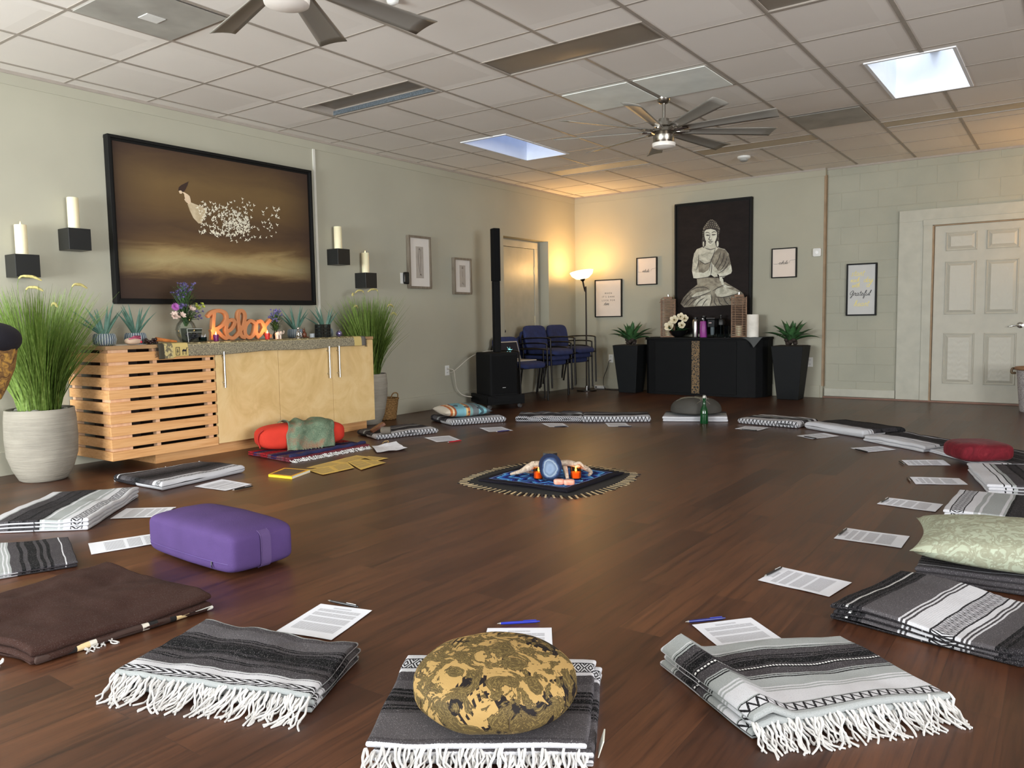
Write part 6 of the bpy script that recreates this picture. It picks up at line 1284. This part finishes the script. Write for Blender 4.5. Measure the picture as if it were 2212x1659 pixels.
# ---- yellow book
qb = Q((577, 1023), (615, 1010), (666, 1017), (629, 1032)); qb = [(1.635, -6.685), (1.545, -6.485), (1.755, -6.435), (1.835, -6.655)]
t = thing('book', 'yellow paperback with a dark picture on its cover beside the gold notes', 'book', (1.69, -6.57, 0)); YB = M('yellow_cover', (226, 186, 40), .45, var=.03)
lift_ = lambda z, k=0.0: [(p[0]+(1.69-p[0])*k, p[1]+(-6.57-p[1])*k, z) for p in qb]
MB().hexa(lift_(.002, .015), lift_(.0175, .015)).build('pages', M('book_pages', (226, 222, 210), .8, var=.03, scale=200), t)
b = MB(); b.hexa(lift_(.0005), lift_(.002)); b.hexa(lift_(.0175), lift_(.019)); a0, a1 = qb[0], qb[3]; b.hexa([(a0[0], a0[1], .0005), (a1[0], a1[1], .0005), (a1[0]-.001, a1[1]+.004, .0005), (a0[0]-.001, a0[1]+.004, .0005)], [(a0[0], a0[1], .019), (a1[0], a1[1], .019), (a1[0]-.001, a1[1]+.004, .019), (a0[0]-.001, a0[1]+.004, .019)]); b.build('cover', YB, t)
MB().hexa(lift_(.0190, .2), lift_(.0193, .2)).build('cover_picture', M('cover_picture_brown', (92, 78, 62), .5, var=0, c2=(52, 46, 42), scale=24), t)
MB().hexa(lift_(.01895, .12), lift_(.01915, .12)).build('cover_border', M('cover_border_orange', (196, 110, 52), .5), t)
# ---- bolsters and cushions
def canvas_cloth(name, c, var=.05, b_=.35, sc=6): return M(name, c, .85, var=var, scale=sc, bump=b_, bscale=340, spec=.2)
PU = canvas_cloth('purple_canvas', (76, 57, 104))
pc = Vector((2.925, -7.92, 0)); ang = math.atan2(-8.07+8.045, 3.24-2.59)
t = thing('yoga_bolster', 'purple rectangular bolster with a side zip and a stitched end handle', 'bolster', (pc.x, pc.y, 0))
def puff(x, y, z):
    k_ = 1+.035*cos(pi*z/(2*.092))*0+.03*(1-(z/.092)**2); return x*(.985+.03*(1-(y/.155)**2)), y*(.97+.06*(1-(x/.335)**2)), z*(1-.06*(abs(x)/.335)**2-.06*(abs(y)/.155)**2)+(.016*(1-(x/.34)**2)*(1-(y/.16)**2) if z > 0 else 0)
ZH = .092
b = MB(); b.sell((pc.x, pc.y, ZH), (.335, .155, ZH), .30, .15, ang, 120, 44, puff); b.build('cushion', PU, t, smooth=80)
ca, sa = cos(ang), sin(ang); L2W = lambda x, y, z: (pc.x+x*ca-y*sa, pc.y+x*sa+y*ca, z)
sup = lambda x, a, e: a*(max(0, 1-abs(x)**(2/e)))**(e/2)
b = MB(); b.tube([L2W(-.30+.60*i/20, -.155*(1-abs(-.9+1.8*i/20)**10)**.1*(.97+.06*(1-((-.30+.60*i/20)/.335)**2))-.0015, .055) for i in range(21)], .0022, 6); b.build('zip', M('purple_zip', (74, 52, 112), .6), t)
b = MB(); b.tube([L2W(.20, -.158, .055), L2W(.205, -.162, .04), L2W(.207, -.161, .028)], [.004, .003, .002], 6); b.build('zip_pull', M('zip_pull_dark', (30, 26, 40), .4), t)
b = MB()
for dy in (-.022, .022):
    b.tube([L2W(.3400*(1-abs(min(1, abs(zz/ZH-1)/.955))**6.67)**.15*1.005+.003, dy, zz) for zz in [.014+.155*i/16 for i in range(17)]], .0022, 6)
rows = [[L2W(.3400*(1-abs(min(1, abs(zz/ZH-1)/.955))**6.67)**.15*1.005+.005, dy, zz) for dy in (-.020, -.01, 0, .01, .020)] for zz in [.014+.155*i/16 for i in range(17)]]; b.grid(rows); b.open = True
b.build('handle_strap', canvas_cloth('purple_strap', (86, 68, 110)), t, smooth=True)
# gold brocade round cushion
def brocade():
    g = NT('gold_brocade'); o = g.co('Object'); n = g.noise(o, 15, 5, .62, 1.6); n2 = g.noise(o, 9, 2, .5, .8); s = g.sep(o)
    leaf = g.ramp(n, [(0, (0, 0, 0)), (.47, (255, 255, 255)), (1, (255, 255, 255))], 'CONSTANT'); base = lin((166, 136, 84))
    vein = g.m_('GREATER_THAN', g.m_('FRACT', g.m_('MULTIPLY', n, 13.0)), .72)
    olive = g.mix(vein, lin((80, 66, 38)), lin((120, 102, 60)))
    diag = g.m_('GREATER_THAN', g.m_('FRACT', g.m_('MULTIPLY', g.m_('ADD', g.m_('ADD', s[0], g.m_('MULTIPLY', s[1], .4)), g.m_('MULTIPLY', s[2], .9)), 52.0)), .55)
    blackz = g.m_('GREATER_THAN', n2, .60); stripez = g.m_('MULTIPLY', g.m_('GREATER_THAN', n2, .555), g.m_('LESS_THAN', n2, .60))
    c = g.mix(stripez, base, g.mix(diag, base, lin((30, 22, 20)))); c = g.mix(blackz, c, lin((24, 18, 18))); c = g.mix(leaf, c, olive)
    g.fin(c, .7, spec=.25); g.bump(g.m_('ADD', n, g.m_('MULTIPLY', g.noise(o, 380, 1), .3)), .5, .004); return g.m
zc = Vector((4.792, -8.408, 0)); z0 = .060
t = thing('round_cushion', 'round gold brocade meditation cushion on the front centre blanket', 'cushion', (zc.x, zc.y, z0))
b = MB(); b.sell((zc.x, zc.y, z0+.064), (.200, .200, .064), .66, 1, 0, 72, 36, lambda x, y, z: (x*(1+.02*noise.noise(Vector((x*9, y*9, 1)))), y, z+(.020*(1-(x*x+y*y)/.035) if z > 0 else 0)+.006*noise.noise(Vector((x*10, y*10, z*5))))); b.build('cushion', brocade(), t, smooth=True)
b = MB()
for a in (-.95, .25, 1.45): b.tube([(zc.x+r*cos(a-pi/2+.55), zc.y+r*sin(a-pi/2+.55), zz) for r, zz in ((.200, z0+.045), (.202, z0+.064), (.193, z0+.088), (.172, z0+.110))], .0012, 5)
b.build('seam', M('seam_dark', (70, 54, 30), .8), t)
# red bolster, shawl
RC = canvas_cloth('red_canvas', (196, 56, 42), .04)
rc = Vector((.955, -5.86, 0)); ra = math.atan2(.60, .22)
t = thing('red_bolster', 'bright red rounded bolster lying on the red and navy rug', 'bolster', (rc.x, rc.y, .03))
R3 = lambda x, y, z: (rc.x+x*cos(ra)-y*sin(ra), rc.y+x*sin(ra)+y*cos(ra), z)
b = MB(); b.sell((rc.x, rc.y, .03+.098), (.345, .135, .098), .60, .42, ra, 72, 30); b.build('cushion', RC, t, smooth=True)
b = MB(); b.tube(spline([R3(-.315, -.085, .20), R3(-.345, -.075, .17), R3(-.352, -.06, .12), R3(-.335, -.058, .06)]), .006, 8); b.tube([R3(-.05, -.137, .12), R3(-.32, -.10, .12)], .002, 5); b.build('piping', M('red_piping', (170, 34, 26), .8), t, smooth=True)
def shawl():
    g = NT('knitted_green_rust_shawl'); o = g.co('Object'); n = g.noise(o, 11, 3, .6); sp = g.noise(o, 200, 2, .8)
    c = g.ramp(n, [(.35, (86, 104, 86)), (.5, (104, 122, 102)), (.62, (128, 110, 92)), (.75, (142, 100, 80))]); c = g.mix(g.m_('MULTIPLY', g.m_('GREATER_THAN', sp, .55), .5), c, lin((150, 160, 130))); g.fin(c, .95, spec=.1); g.bump(sp, .8, .006); return g.m
SHM = shawl(); rows = []; NI_ = 40; NJ = 34
for j in range(NJ+1):
    v = j/NJ; th = radians(70)-radians(215)*v*1.0; r = []
    for i in range(NI_+1):
        u = i/NI_; x = -.17+.39*u+.05*sin(v*3+.5)*(1-u*.5); f_ = .013*sin(u*17+v*3.1+2*sin(v*2+u*3))+.012*noise.noise(Vector((u*5, v*5, 2)))
        E = .62; P_ = lambda t_, e: (1 if t_ >= 0 else -1)*abs(t_)**e
        a = radians(125)-radians(150)*v   # wraps from behind, over the top, down the front
        yy = .135*P_(cos(a), E); zz = .128+.098*P_(sin(a), E); off = .014+max(-.008, f_)
        yy = -yy if False else yy; p = R3(x, -(-yy) if False else -( -yy), 0)
        y_l = (yy+off*cos(a)); z_l = zz+off*sin(a); y_l = -y_l*-1
        r.append((R3(x, y_l*-1 if False else -y_l*-1, 0)[0], R3(x, y_l, 0)[1], z_l, y_l, x))
    rows.append(r)
# front of the bolster is its local -y side: mirror y and let the front edge fall on the rug
R_rows = []
for j, r in enumerate(rows):
    rr = []
    for (a_, b_, z_l, y_l, x) in r:
        v = j/NJ; y2 = -y_l if True else y_l; ext = max(0, v-.80)/.20; y2 -= .055*ext; z_l = z_l*(1-ext)+(.040+.010*noise.noise(Vector((x*20, v*9, 0))))*ext
        p = R3(x+.03*ext*sin(x*30), y2, 0); rr.append((p[0], p[1], max(.034, z_l)))
    R_rows.append(rr)
b = MB(); b.open = True; b.grid(R_rows); o = b.build('shawl', SHM, smooth=True); sm = o.modifiers.new('s', 'SOLIDIFY'); sm.thickness = .006; sm.offset = 1
tag(o, 'crumpled green and rust knitted shawl draped over the red bolster', 'shawl')
b = MB(); A = R_rows[-1][4]; B = R_rows[-1][-6]; tassels(b, A, B, 12, (sin(ra), -cos(ra)), .045, .035, 4, .005, two=False); b.build('fringe', SHM, o, smooth=True)
# rug
def rugm():
    g = NT('navy_red_rug'); s = g.sep(g.co('UV')); v, u = s[1], s[0]; n = g.noise(g.co('Object'), 60, 4, .7)
    c = g.ramp(v, [(0, (110, 50, 58)), (.16, (96, 74, 82)), (.30, (30, 34, 78)), (.44, (88, 72, 80)), (.52, (150, 34, 40)), (.70, (96, 70, 80)), (.78, (40, 44, 90)), (.86, (150, 34, 40)), (1, (120, 34, 40))], 'CONSTANT')
    k = g.m_('MULTIPLY', g.m_('GREATER_THAN', n, .54), .75); c = g.mix(k, c, lin((60, 24, 34))); g.fin(c, .95, spec=.1); g.bump(n, .5, .005); return g.m
qr = [(1.33, -6.27), (1.36, -5.50), (.86, -5.42), (.78, -6.22)]
t = blanket('folded red and navy woven rug with white fringe under the red bolster', qr, rugm(), 2, .015, .006, 40, [(0, 1, 42, .02, .05, 40)], name='folded_rug', group=None, cat='rug')
b = MB(); b.tube([(1.30+.006*sin(i*.9), -6.24+.75*i/20, .036+.004*sin(i*1.7)) for i in range(21)], [.016+.003*sin(i*2.1) for i in range(21)], 10); b.build('rolled_edge', M('navy_wool', (32, 34, 74), .95, bump=.4, bscale=200), t, smooth=True)
# striped pillow
def pillow(b, c, a, bb, h, rz, rx=0.0, n=22):
    M0 = Matrix.Translation(c) @ Matrix.Rotation(rz, 4, 'Z') @ Matrix.Rotation(rx, 4, 'X')
    for s in (1, -1):
        rows = []
        for j in range(n+1):
            r = []
            for i in range(n+1):
                u, v = -1+2*i/n, -1+2*j/n; th = max(0, (1-u*u))**.42*max(0, (1-v*v))**.42
                pin = 1-.10*(1-abs(v)**2)*abs(u)**8; pin2 = 1-.10*(1-abs(u)**2)*abs(v)**8; r.append(tuple(M0 @ Vector((u*a*pin, v*bb*pin2, s*h*th+.004*noise.noise(Vector((u*4, v*4, s)))*th))))
            rows.append(r if s > 0 else r[::-1])
        b.grid(rows, (lambda i, j: (i/n, j/n)) if s > 0 else (lambda i, j: (1-i/n, j/n)))
def pillm():
    g = NT('striped_patchwork_pillow'); s = g.sep(g.co('UV')); u, v = s[0], s[1]
    c = g.ramp(u, [(0, (206, 196, 180)), (.12, (186, 104, 52)), (.17, (222, 200, 160)), (.21, (150, 78, 44)), (.25, (110, 160, 172)), (.42, (120, 172, 184)), (.46, (206, 176, 120)), (.50, (180, 104, 56)), (.54, (120, 160, 160)), (.60, (104, 112, 116)), (.72, (120, 176, 188)), (.88, (92, 110, 120)), (1, (120, 170, 180))], 'CONSTANT')
    br = g.n('ShaderNodeTexBrick', {'Vector': g.co('UV'), 'Color1': (1, 1, 1, 1), 'Color2': (.55, .5, .5, 1), 'Mortar': (.8, .8, .8, 1), 'Scale': 6.0, 'Mortar Size': .0}).outputs[0]
    k = g.m_('MULTIPLY', g.m_('GREATER_THAN', g.noise(g.co('UV', scale=(7, 5, 1)), 1, 0), .60), g.m_('GREATER_THAN', u, .25)); c = g.mix(g.m_('MULTIPLY', k, .8), c, lin((40, 42, 52))); c = g.mix(g.m_('MULTIPLY', g.m_('GREATER_THAN', u, .55), .5), c, g.mix(1.0, c, br, 'MULTIPLY')); g.fin(c, .85); g.bump(g.noise(g.co('Object'), 200, 1), .3, .003); return g.m
b = MB(); pillow(b, (1.03, -3.93, .128), .24, .24, .062, 1.0, 0); tag(b.build('striped_pillow', pillm(), smooth=True), 'square pillow with turquoise, rust and grey stripes on a folded blanket near the speaker', 'pillow')
# grey round cushion on its blanket
gc = Vector((2.93, -2.62, 0))
t = thing('round_cushion', 'round dark grey cushion with thin pale lines behind the green bottle', 'cushion', (gc.x, gc.y, .055)); GZ = canvas_cloth('grey_cushion_cloth', (74, 72, 68))
MB().sell((gc.x, gc.y, .055+.035), (.245, .245, .135), .85, 1, 0, 56, 28, lambda x, y, z: (x, y, z if z > 0 else z*.26)).build('cushion', GZ, t, smooth=True)
b = MB()
for (a0, off, ly) in ((.4, .02, 1), (1.2, -.05, -1), (-.3, .05, 1)):
    pts = []
    for i in range(15):
        s_ = -1+2*i/14; x = .17*s_*cos(a0)-off*sin(a0)+.03*sin(s_*4)*sin(a0); y = -.07+.12*s_*sin(a0)*ly; rr = min(.985, sqrt(x*x+y*y)/.245); pts.append((gc.x+x, gc.y+y, .090+.135*((max(1e-6, 1-rr**(2/.85)))**.425)+.001))
    b.tube(pts, .0018, 5)
b.build('pale_cord', M('pale_cord_line', (132, 126, 108), .8), t)
# green swing-top bottle
p = PZ(1521, 914.5); q = (p.x, p.y, 0)
t = thing('green_bottle', 'green glass swing-top bottle standing in front of the round grey cushion', 'bottle', q); GG = NT('green_glass'); GG.fin(lin((14, 74, 36)), .06, spec=.6, Transmission_Weight=.35)
MB().lathe([(.001, 0), (.036, 0), (.038, .006), (.038, .115), (.03, .145), (.016, .175), (.0135, .225), (.016, .23), (.016, .238), (.001, .24)], 32, q).build('glass', GG.m, t, smooth=True)
MB().lathe([(.012, .24), (.015, .246), (.013, .262), (.004, .266), (.001, .266)], 20, q).build('stopper', M('ceramic_stopper', (190, 190, 182), .3), t, smooth=True)
MB().tube(spline([(q[0]-.015, q[1], .215), (q[0]-.02, q[1], .24), (q[0]-.012, q[1], .268), (q[0]+.012, q[1], .268), (q[0]+.02, q[1], .24), (q[0]+.015, q[1], .215)]), .0014, 6).build('wire_bail', M('wire', (170, 170, 166), .3, 1), t, smooth=True)
# red velvet cushion, green damask cushion
RCP = PZ(2112, 984, .05); VR = NT('crimson_velvet'); vn = VR.noise(VR.co('Object'), 9, 5, .7, 2.0); VR.fin(VR.ramp(vn, [(.35, (84, 14, 24)), (.6, (108, 22, 34)), (.74, (128, 44, 50))]), .75, spec=.2, Sheen_Weight=.05); VR.bump(vn, .4, .012)
b = MB(); b.sell((RCP.x, RCP.y, .026+.062), (.185, .15, .065), .55, .5, .62, 64, 28, lambda x, y, z: (x, y, z+.006*noise.noise(Vector((x*9, y*9, z*9))))); tag(b.build('red_cushion', VR.m, smooth=True), 'plump crimson velvet cushion on a dark blanket at the right', 'cushion')
DM = NT('pale_green_damask'); dn = DM.noise(DM.co('Object'), 16, 4, .55, 2.2); DM.fin(DM.ramp(dn, [(.44, (162, 168, 148)), (.50, (138, 138, 118)), (.58, (146, 148, 128)), (.64, (168, 176, 156))]), .65, spec=.25); DM.bump(DM.noise(DM.co('Object'), 14, 3), .5, .010)
gc2 = Vector((5.80, -6.47, 0))
b = MB(); pillow(b, (gc2.x, gc2.y, .142), .37, .24, .078, .10, .03, 30)
tag(b.build('green_cushion', DM.m, smooth=True), 'large pale green damask cushion on a folded blanket at the right edge', 'cushion')
# wooden block and rolled cloth on the blanket right of the red bolster
bz = .058
a = PZ(816, 924, bz+.03)
b = MB(Matrix.Translation((a.x, a.y, bz+.034)) @ Matrix.Rotation(1.1, 4, 'Z') @ Matrix.Rotation(-.5, 4, 'Y')); b.box(-.065, .065, -.035, .035, -.013, .013); tag(b.build('wooden_block', M('walnut_block', (112, 68, 46), .5, var=.15, scale=30), bevel=.003), 'brown wooden block tilted on the folded grey blanket', 'block')
a = PZ(831, 931, bz+.03)
t = thing('mallet', 'short padded mallet with a round wooden end beside the wooden block', 'mallet', (a.x, a.y, bz))
b = MB(Matrix.Translation((a.x, a.y, bz+.034)) @ Matrix.Rotation(-.9, 4, 'Z')); b.tube([(0, -.03, 0), (0, .05, 0)], .032, 20); b.build('padding', M('grey_felt', (96, 88, 78), .9, bump=.4, bscale=200), t, smooth=50)
b = MB(Matrix.Translation((a.x, a.y, bz+.034)) @ Matrix.Rotation(-.9, 4, 'Z')); b.tube([(0, -.034, 0), (0, -.03, 0)], [.014, .016], 16); b.build('wooden_end', M('mallet_wood', (172, 146, 110), .5), t, smooth=50)
a = PZ(833, 960)
t = MB(); t.tube(spline([(a.x-.02, a.y-.02, .004), (a.x-.025, a.y+.01, .02), (a.x, a.y+.03, .026), (a.x+.02, a.y+.01, .018), (a.x+.025, a.y-.02, .004)]), .004, 6); tag(t.build('hair_tie', M('tan_band', (150, 124, 80), .8), smooth=True), 'small curled tan band lying behind the crumpled sheet', 'band')
# ---- altar in the middle
def batik():
    g = NT('blue_star_batik'); s = g.sep(g.co('UV')); u, v = s[0], s[1]; x = g.m_('SUBTRACT', u, .5); y = g.m_('SUBTRACT', v, .5)
    rr = g.m_('SQRT', g.m_('ADD', g.m_('MULTIPLY', x, x), g.m_('MULTIPLY', y, y))); an = g.m_('ARCTAN2', y, x)
    st = g.m_('ABSOLUTE', g.m_('SUBTRACT', g.m_('FRACT', g.m_('MULTIPLY', an, 12/(2*pi))), .5)); w = g.m_('FRACT', g.m_('ADD', g.m_('MULTIPLY', rr, 9.0), g.m_('MULTIPLY', st, 1.4)))
    n = g.noise(g.co('UV'), 14, 3); c = g.ramp(w, [(0, (30, 44, 130)), (.25, (52, 110, 190)), (.5, (96, 170, 220)), (.7, (24, 40, 110)), (.9, (14, 18, 60))], 'CONSTANT'); c = g.mix(g.m_('GREATER_THAN', n, .60), c, lin((18, 20, 50)))
    e = g.m_('MAXIMUM', g.m_('ABSOLUTE', x), g.m_('ABSOLUTE', y)); c = g.mix(g.m_('GREATER_THAN', e, .42), c, lin((24, 22, 30))); c = g.mix(g.m_('MULTIPLY', g.m_('GREATER_THAN', e, .405), g.m_('LESS_THAN', e, .413)), c, lin((140, 160, 190))); g.fin(c, .9, spec=.15); return g.m
qm = [(2.93, -6.10), (3.585, -6.10), (3.60, -5.44), (2.92, -5.42)]
um = thing('fringed_mat', 'dark mat with cream and black strip fringe under the blue star cloth', 'mat', (3.26, -5.77, 0))
b = MB(); b.prism([(3.255+.45*(1 if abs(cos(a)) > 2 else cos(a))*(1/max(abs(cos(a)), abs(sin(a))))**.55, -5.775+.45*sin(a)*(1/max(abs(cos(a)), abs(sin(a))))**.55) for a in [2*pi*i/64 for i in range(64)]], .001, .004); b.build('mat', M('black_mat', (22, 20, 20), .9), um)
b1 = MB(); b2 = MB(); random.seed(77); Nf = 150
for i in range(Nf):
    a = 2*pi*i/Nf; R0 = .44*(1/max(abs(cos(a)), abs(sin(a))))**.55; c0 = Vector((3.255+R0*cos(a), -5.775+R0*sin(a), 0)); d = Vector((cos(a)+random.uniform(-.1, .1), sin(a)+random.uniform(-.1, .1), 0)).normalized(); L = random.uniform(.05, .078); s = Vector((-d.y, d.x, 0))*.0052
    bb_ = b1 if i % 2 else b2; bb_.hexa([tuple(c0-s+Vector((0, 0, .002))), tuple(c0+s+Vector((0, 0, .002))), tuple(c0+s+d*L+Vector((0, 0, .001))), tuple(c0-s+d*L+Vector((0, 0, .001)))], [tuple(c0-s+Vector((0, 0, .006))), tuple(c0+s+Vector((0, 0, .006))), tuple(c0+s+d*L+Vector((0, 0, .0035))), tuple(c0-s+d*L+Vector((0, 0, .0035)))])
b1.build('cream_fringe', M('cream_strips', (176, 156, 120), .5, var=.2), um); b2.build('black_fringe', M('black_strips', (24, 20, 20), .6), um)
t = blanket('blue and black star patterned cloth at the centre of the circle', qm, batik(), 1, .016, .008, 50, name='altar_cloth', group=None, cat='cloth', offs=[(0, 0)])
t.location.z += 0; 
for ch in t.children: ch.location.z += .004
def alt(px, py, z=.022): return PZ(px, py, z)
# agate on its hexagonal stand
a = alt(1189, 1038); q = (a.x, a.y, .022)
vd = Vector((CAM.x-a.x, CAM.y-a.y, 0)).normalized(); rz = math.atan2(vd.y, vd.x)
AG = NT('banded_blue_agate'); ag_o = AG.co('Object'); s = AG.sep(ag_o); rad = AG.m_('SQRT', AG.m_('ADD', AG.m_('MULTIPLY', AG.m_('ADD', AG.m_('MULTIPLY', s[0], s[0]), AG.m_('MULTIPLY', s[1], s[1])), 1.6), AG.m_('POWER', AG.m_('SUBTRACT', s[2], .08), 2.0)))
w = AG.m_('ADD', AG.m_('MULTIPLY', rad, 11.0), AG.m_('MULTIPLY', AG.noise(ag_o, 22, 3), .35)); AG.fin(AG.ramp(w, [(.2, (30, 44, 84)), (.30, (38, 54, 96)), (.36, (110, 130, 160)), (.55, (130, 148, 172)), (.72, (100, 116, 140)), (.78, (150, 164, 176)), (.88, (60, 80, 116)), (1.0, (24, 34, 60))]), .25, spec=.5)
t = thing('agate_geode', 'polished blue banded agate standing upright between the two amber candles', 'geode', q)
b = MB(Matrix.Translation(q) @ Matrix.Rotation(rz, 4, 'Z')); n = 36; out = [( .070*sin(2*pi*i/n)*(1-.12*cos(2*pi*i/n)), .085-.085*cos(2*pi*i/n)) for i in range(n)]
F0 = [b.V((.020, y, z)) for y, z in out]
F1 = [b.V((-.028, y*.9, z*.97)) for y, z in out]
for i in range(n): b.F((F1[i], F1[(i+1) % n], F0[(i+1) % n], F0[i]))
b.F(F1[::-1]); b.F(F0); b.build('agate', AG.m, t)
b = MB(Matrix.Translation((q[0]-vd.x*.06, q[1]-vd.y*.06, .022)) @ Matrix.Rotation(rz, 4, 'Z')); b.lathe([(.001, 0), (.055, 0), (.05, .165), (.001, .165)], 6); tag(b.build('hexagonal_stand', M('black_hex_stone', (18, 18, 22), .3)), 'black six sided stone block behind the blue agate', 'stone')
AMB = GL('amber_votive_glass', (250, 218, 186), .05)
for px, lab in ((1164, 'lit amber glass votive left of the blue agate'), (1244, 'lit amber glass votive right of the blue agate')):
    a = alt(px, 1034); votive(0, 0, (200, 90, 40), lab, .075, .034, (a.x, a.y, .0225), AMB, .25)
DW = wood('bleached_driftwood', (150, 128, 110), (196, 176, 156), (214, 198, 180), (30, 30, 30), .8, 2.0)
def drift(lab, pts, rad, twigs):
    P = [alt(x, y, z) for x, y, z in pts]; b = MB(); b.tube(spline([tuple(p) for p in P], 5), [rad[min(len(rad)-1, int(i/5))]*(1-(i % 5)/5)+rad[min(len(rad)-1, int(i/5)+1)]*((i % 5)/5) for i in range((len(P)-1)*5+1)], 10, flat=.8)
    for tw, r_ in twigs:
        T_ = spline([tuple(alt(x, y, z)) for x, y, z in tw], 4); b.tube(T_, [r_*(1-.55*i/len(T_)) for i in range(len(T_))], 8)
    tag(b.build('driftwood', DW, smooth=True), lab, 'driftwood', 'bleached driftwood on the altar cloth')
drift('bleached driftwood piece sloping down to the left of the agate', [(1104, 1024, .032), (1126, 1018, .06), (1142, 1010, .09), (1158, 1003, .11), (1176, 1003, .12)], [.010, .018, .030, .028, .020], [([(1142, 1010, .09), (1150, 1000, .12), (1156, 999, .125)], .014), ([(1130, 1016, .065), (1145, 1020, .05), (1160, 1020, .04)], .012)])
drift('bleached driftwood piece arching down to the right of the agate', [(1208, 1000, .12), (1228, 1000, .12), (1248, 1005, .10), (1266, 1012, .075), (1276, 1020, .045), (1272, 1026, .032)], [.020, .024, .022, .020, .016, .010], [([(1218, 1002, .11), (1222, 1018, .07), (1226, 1034, .030)], .020), ([(1240, 1004, .11), (1252, 1000, .12), (1262, 1010, .09)], .012)])
for px, py, sx_, lab in ((1208, 1044, .034, 'orange pink stone, left of the pair in front of the agate'), (1229, 1045, .034, 'orange pink stone, right of the pair in front of the agate')):
    a = alt(px, py, .03); b = MB(); b.sell((a.x, a.y, .0225+.017), (sx_, .022, .017), .5, .6, .6, nu=20, nv=12, fn=lambda x, y, z: (x+.003*noise.noise(Vector((x*60, y*60, z*60))), y, z)); tag(b.build('pink_stone', M('salmon_stone', (214, 130, 104), .4, var=0, c2=(226, 176, 156), scale=30), smooth=True), lab, 'stone', 'orange pink stones')
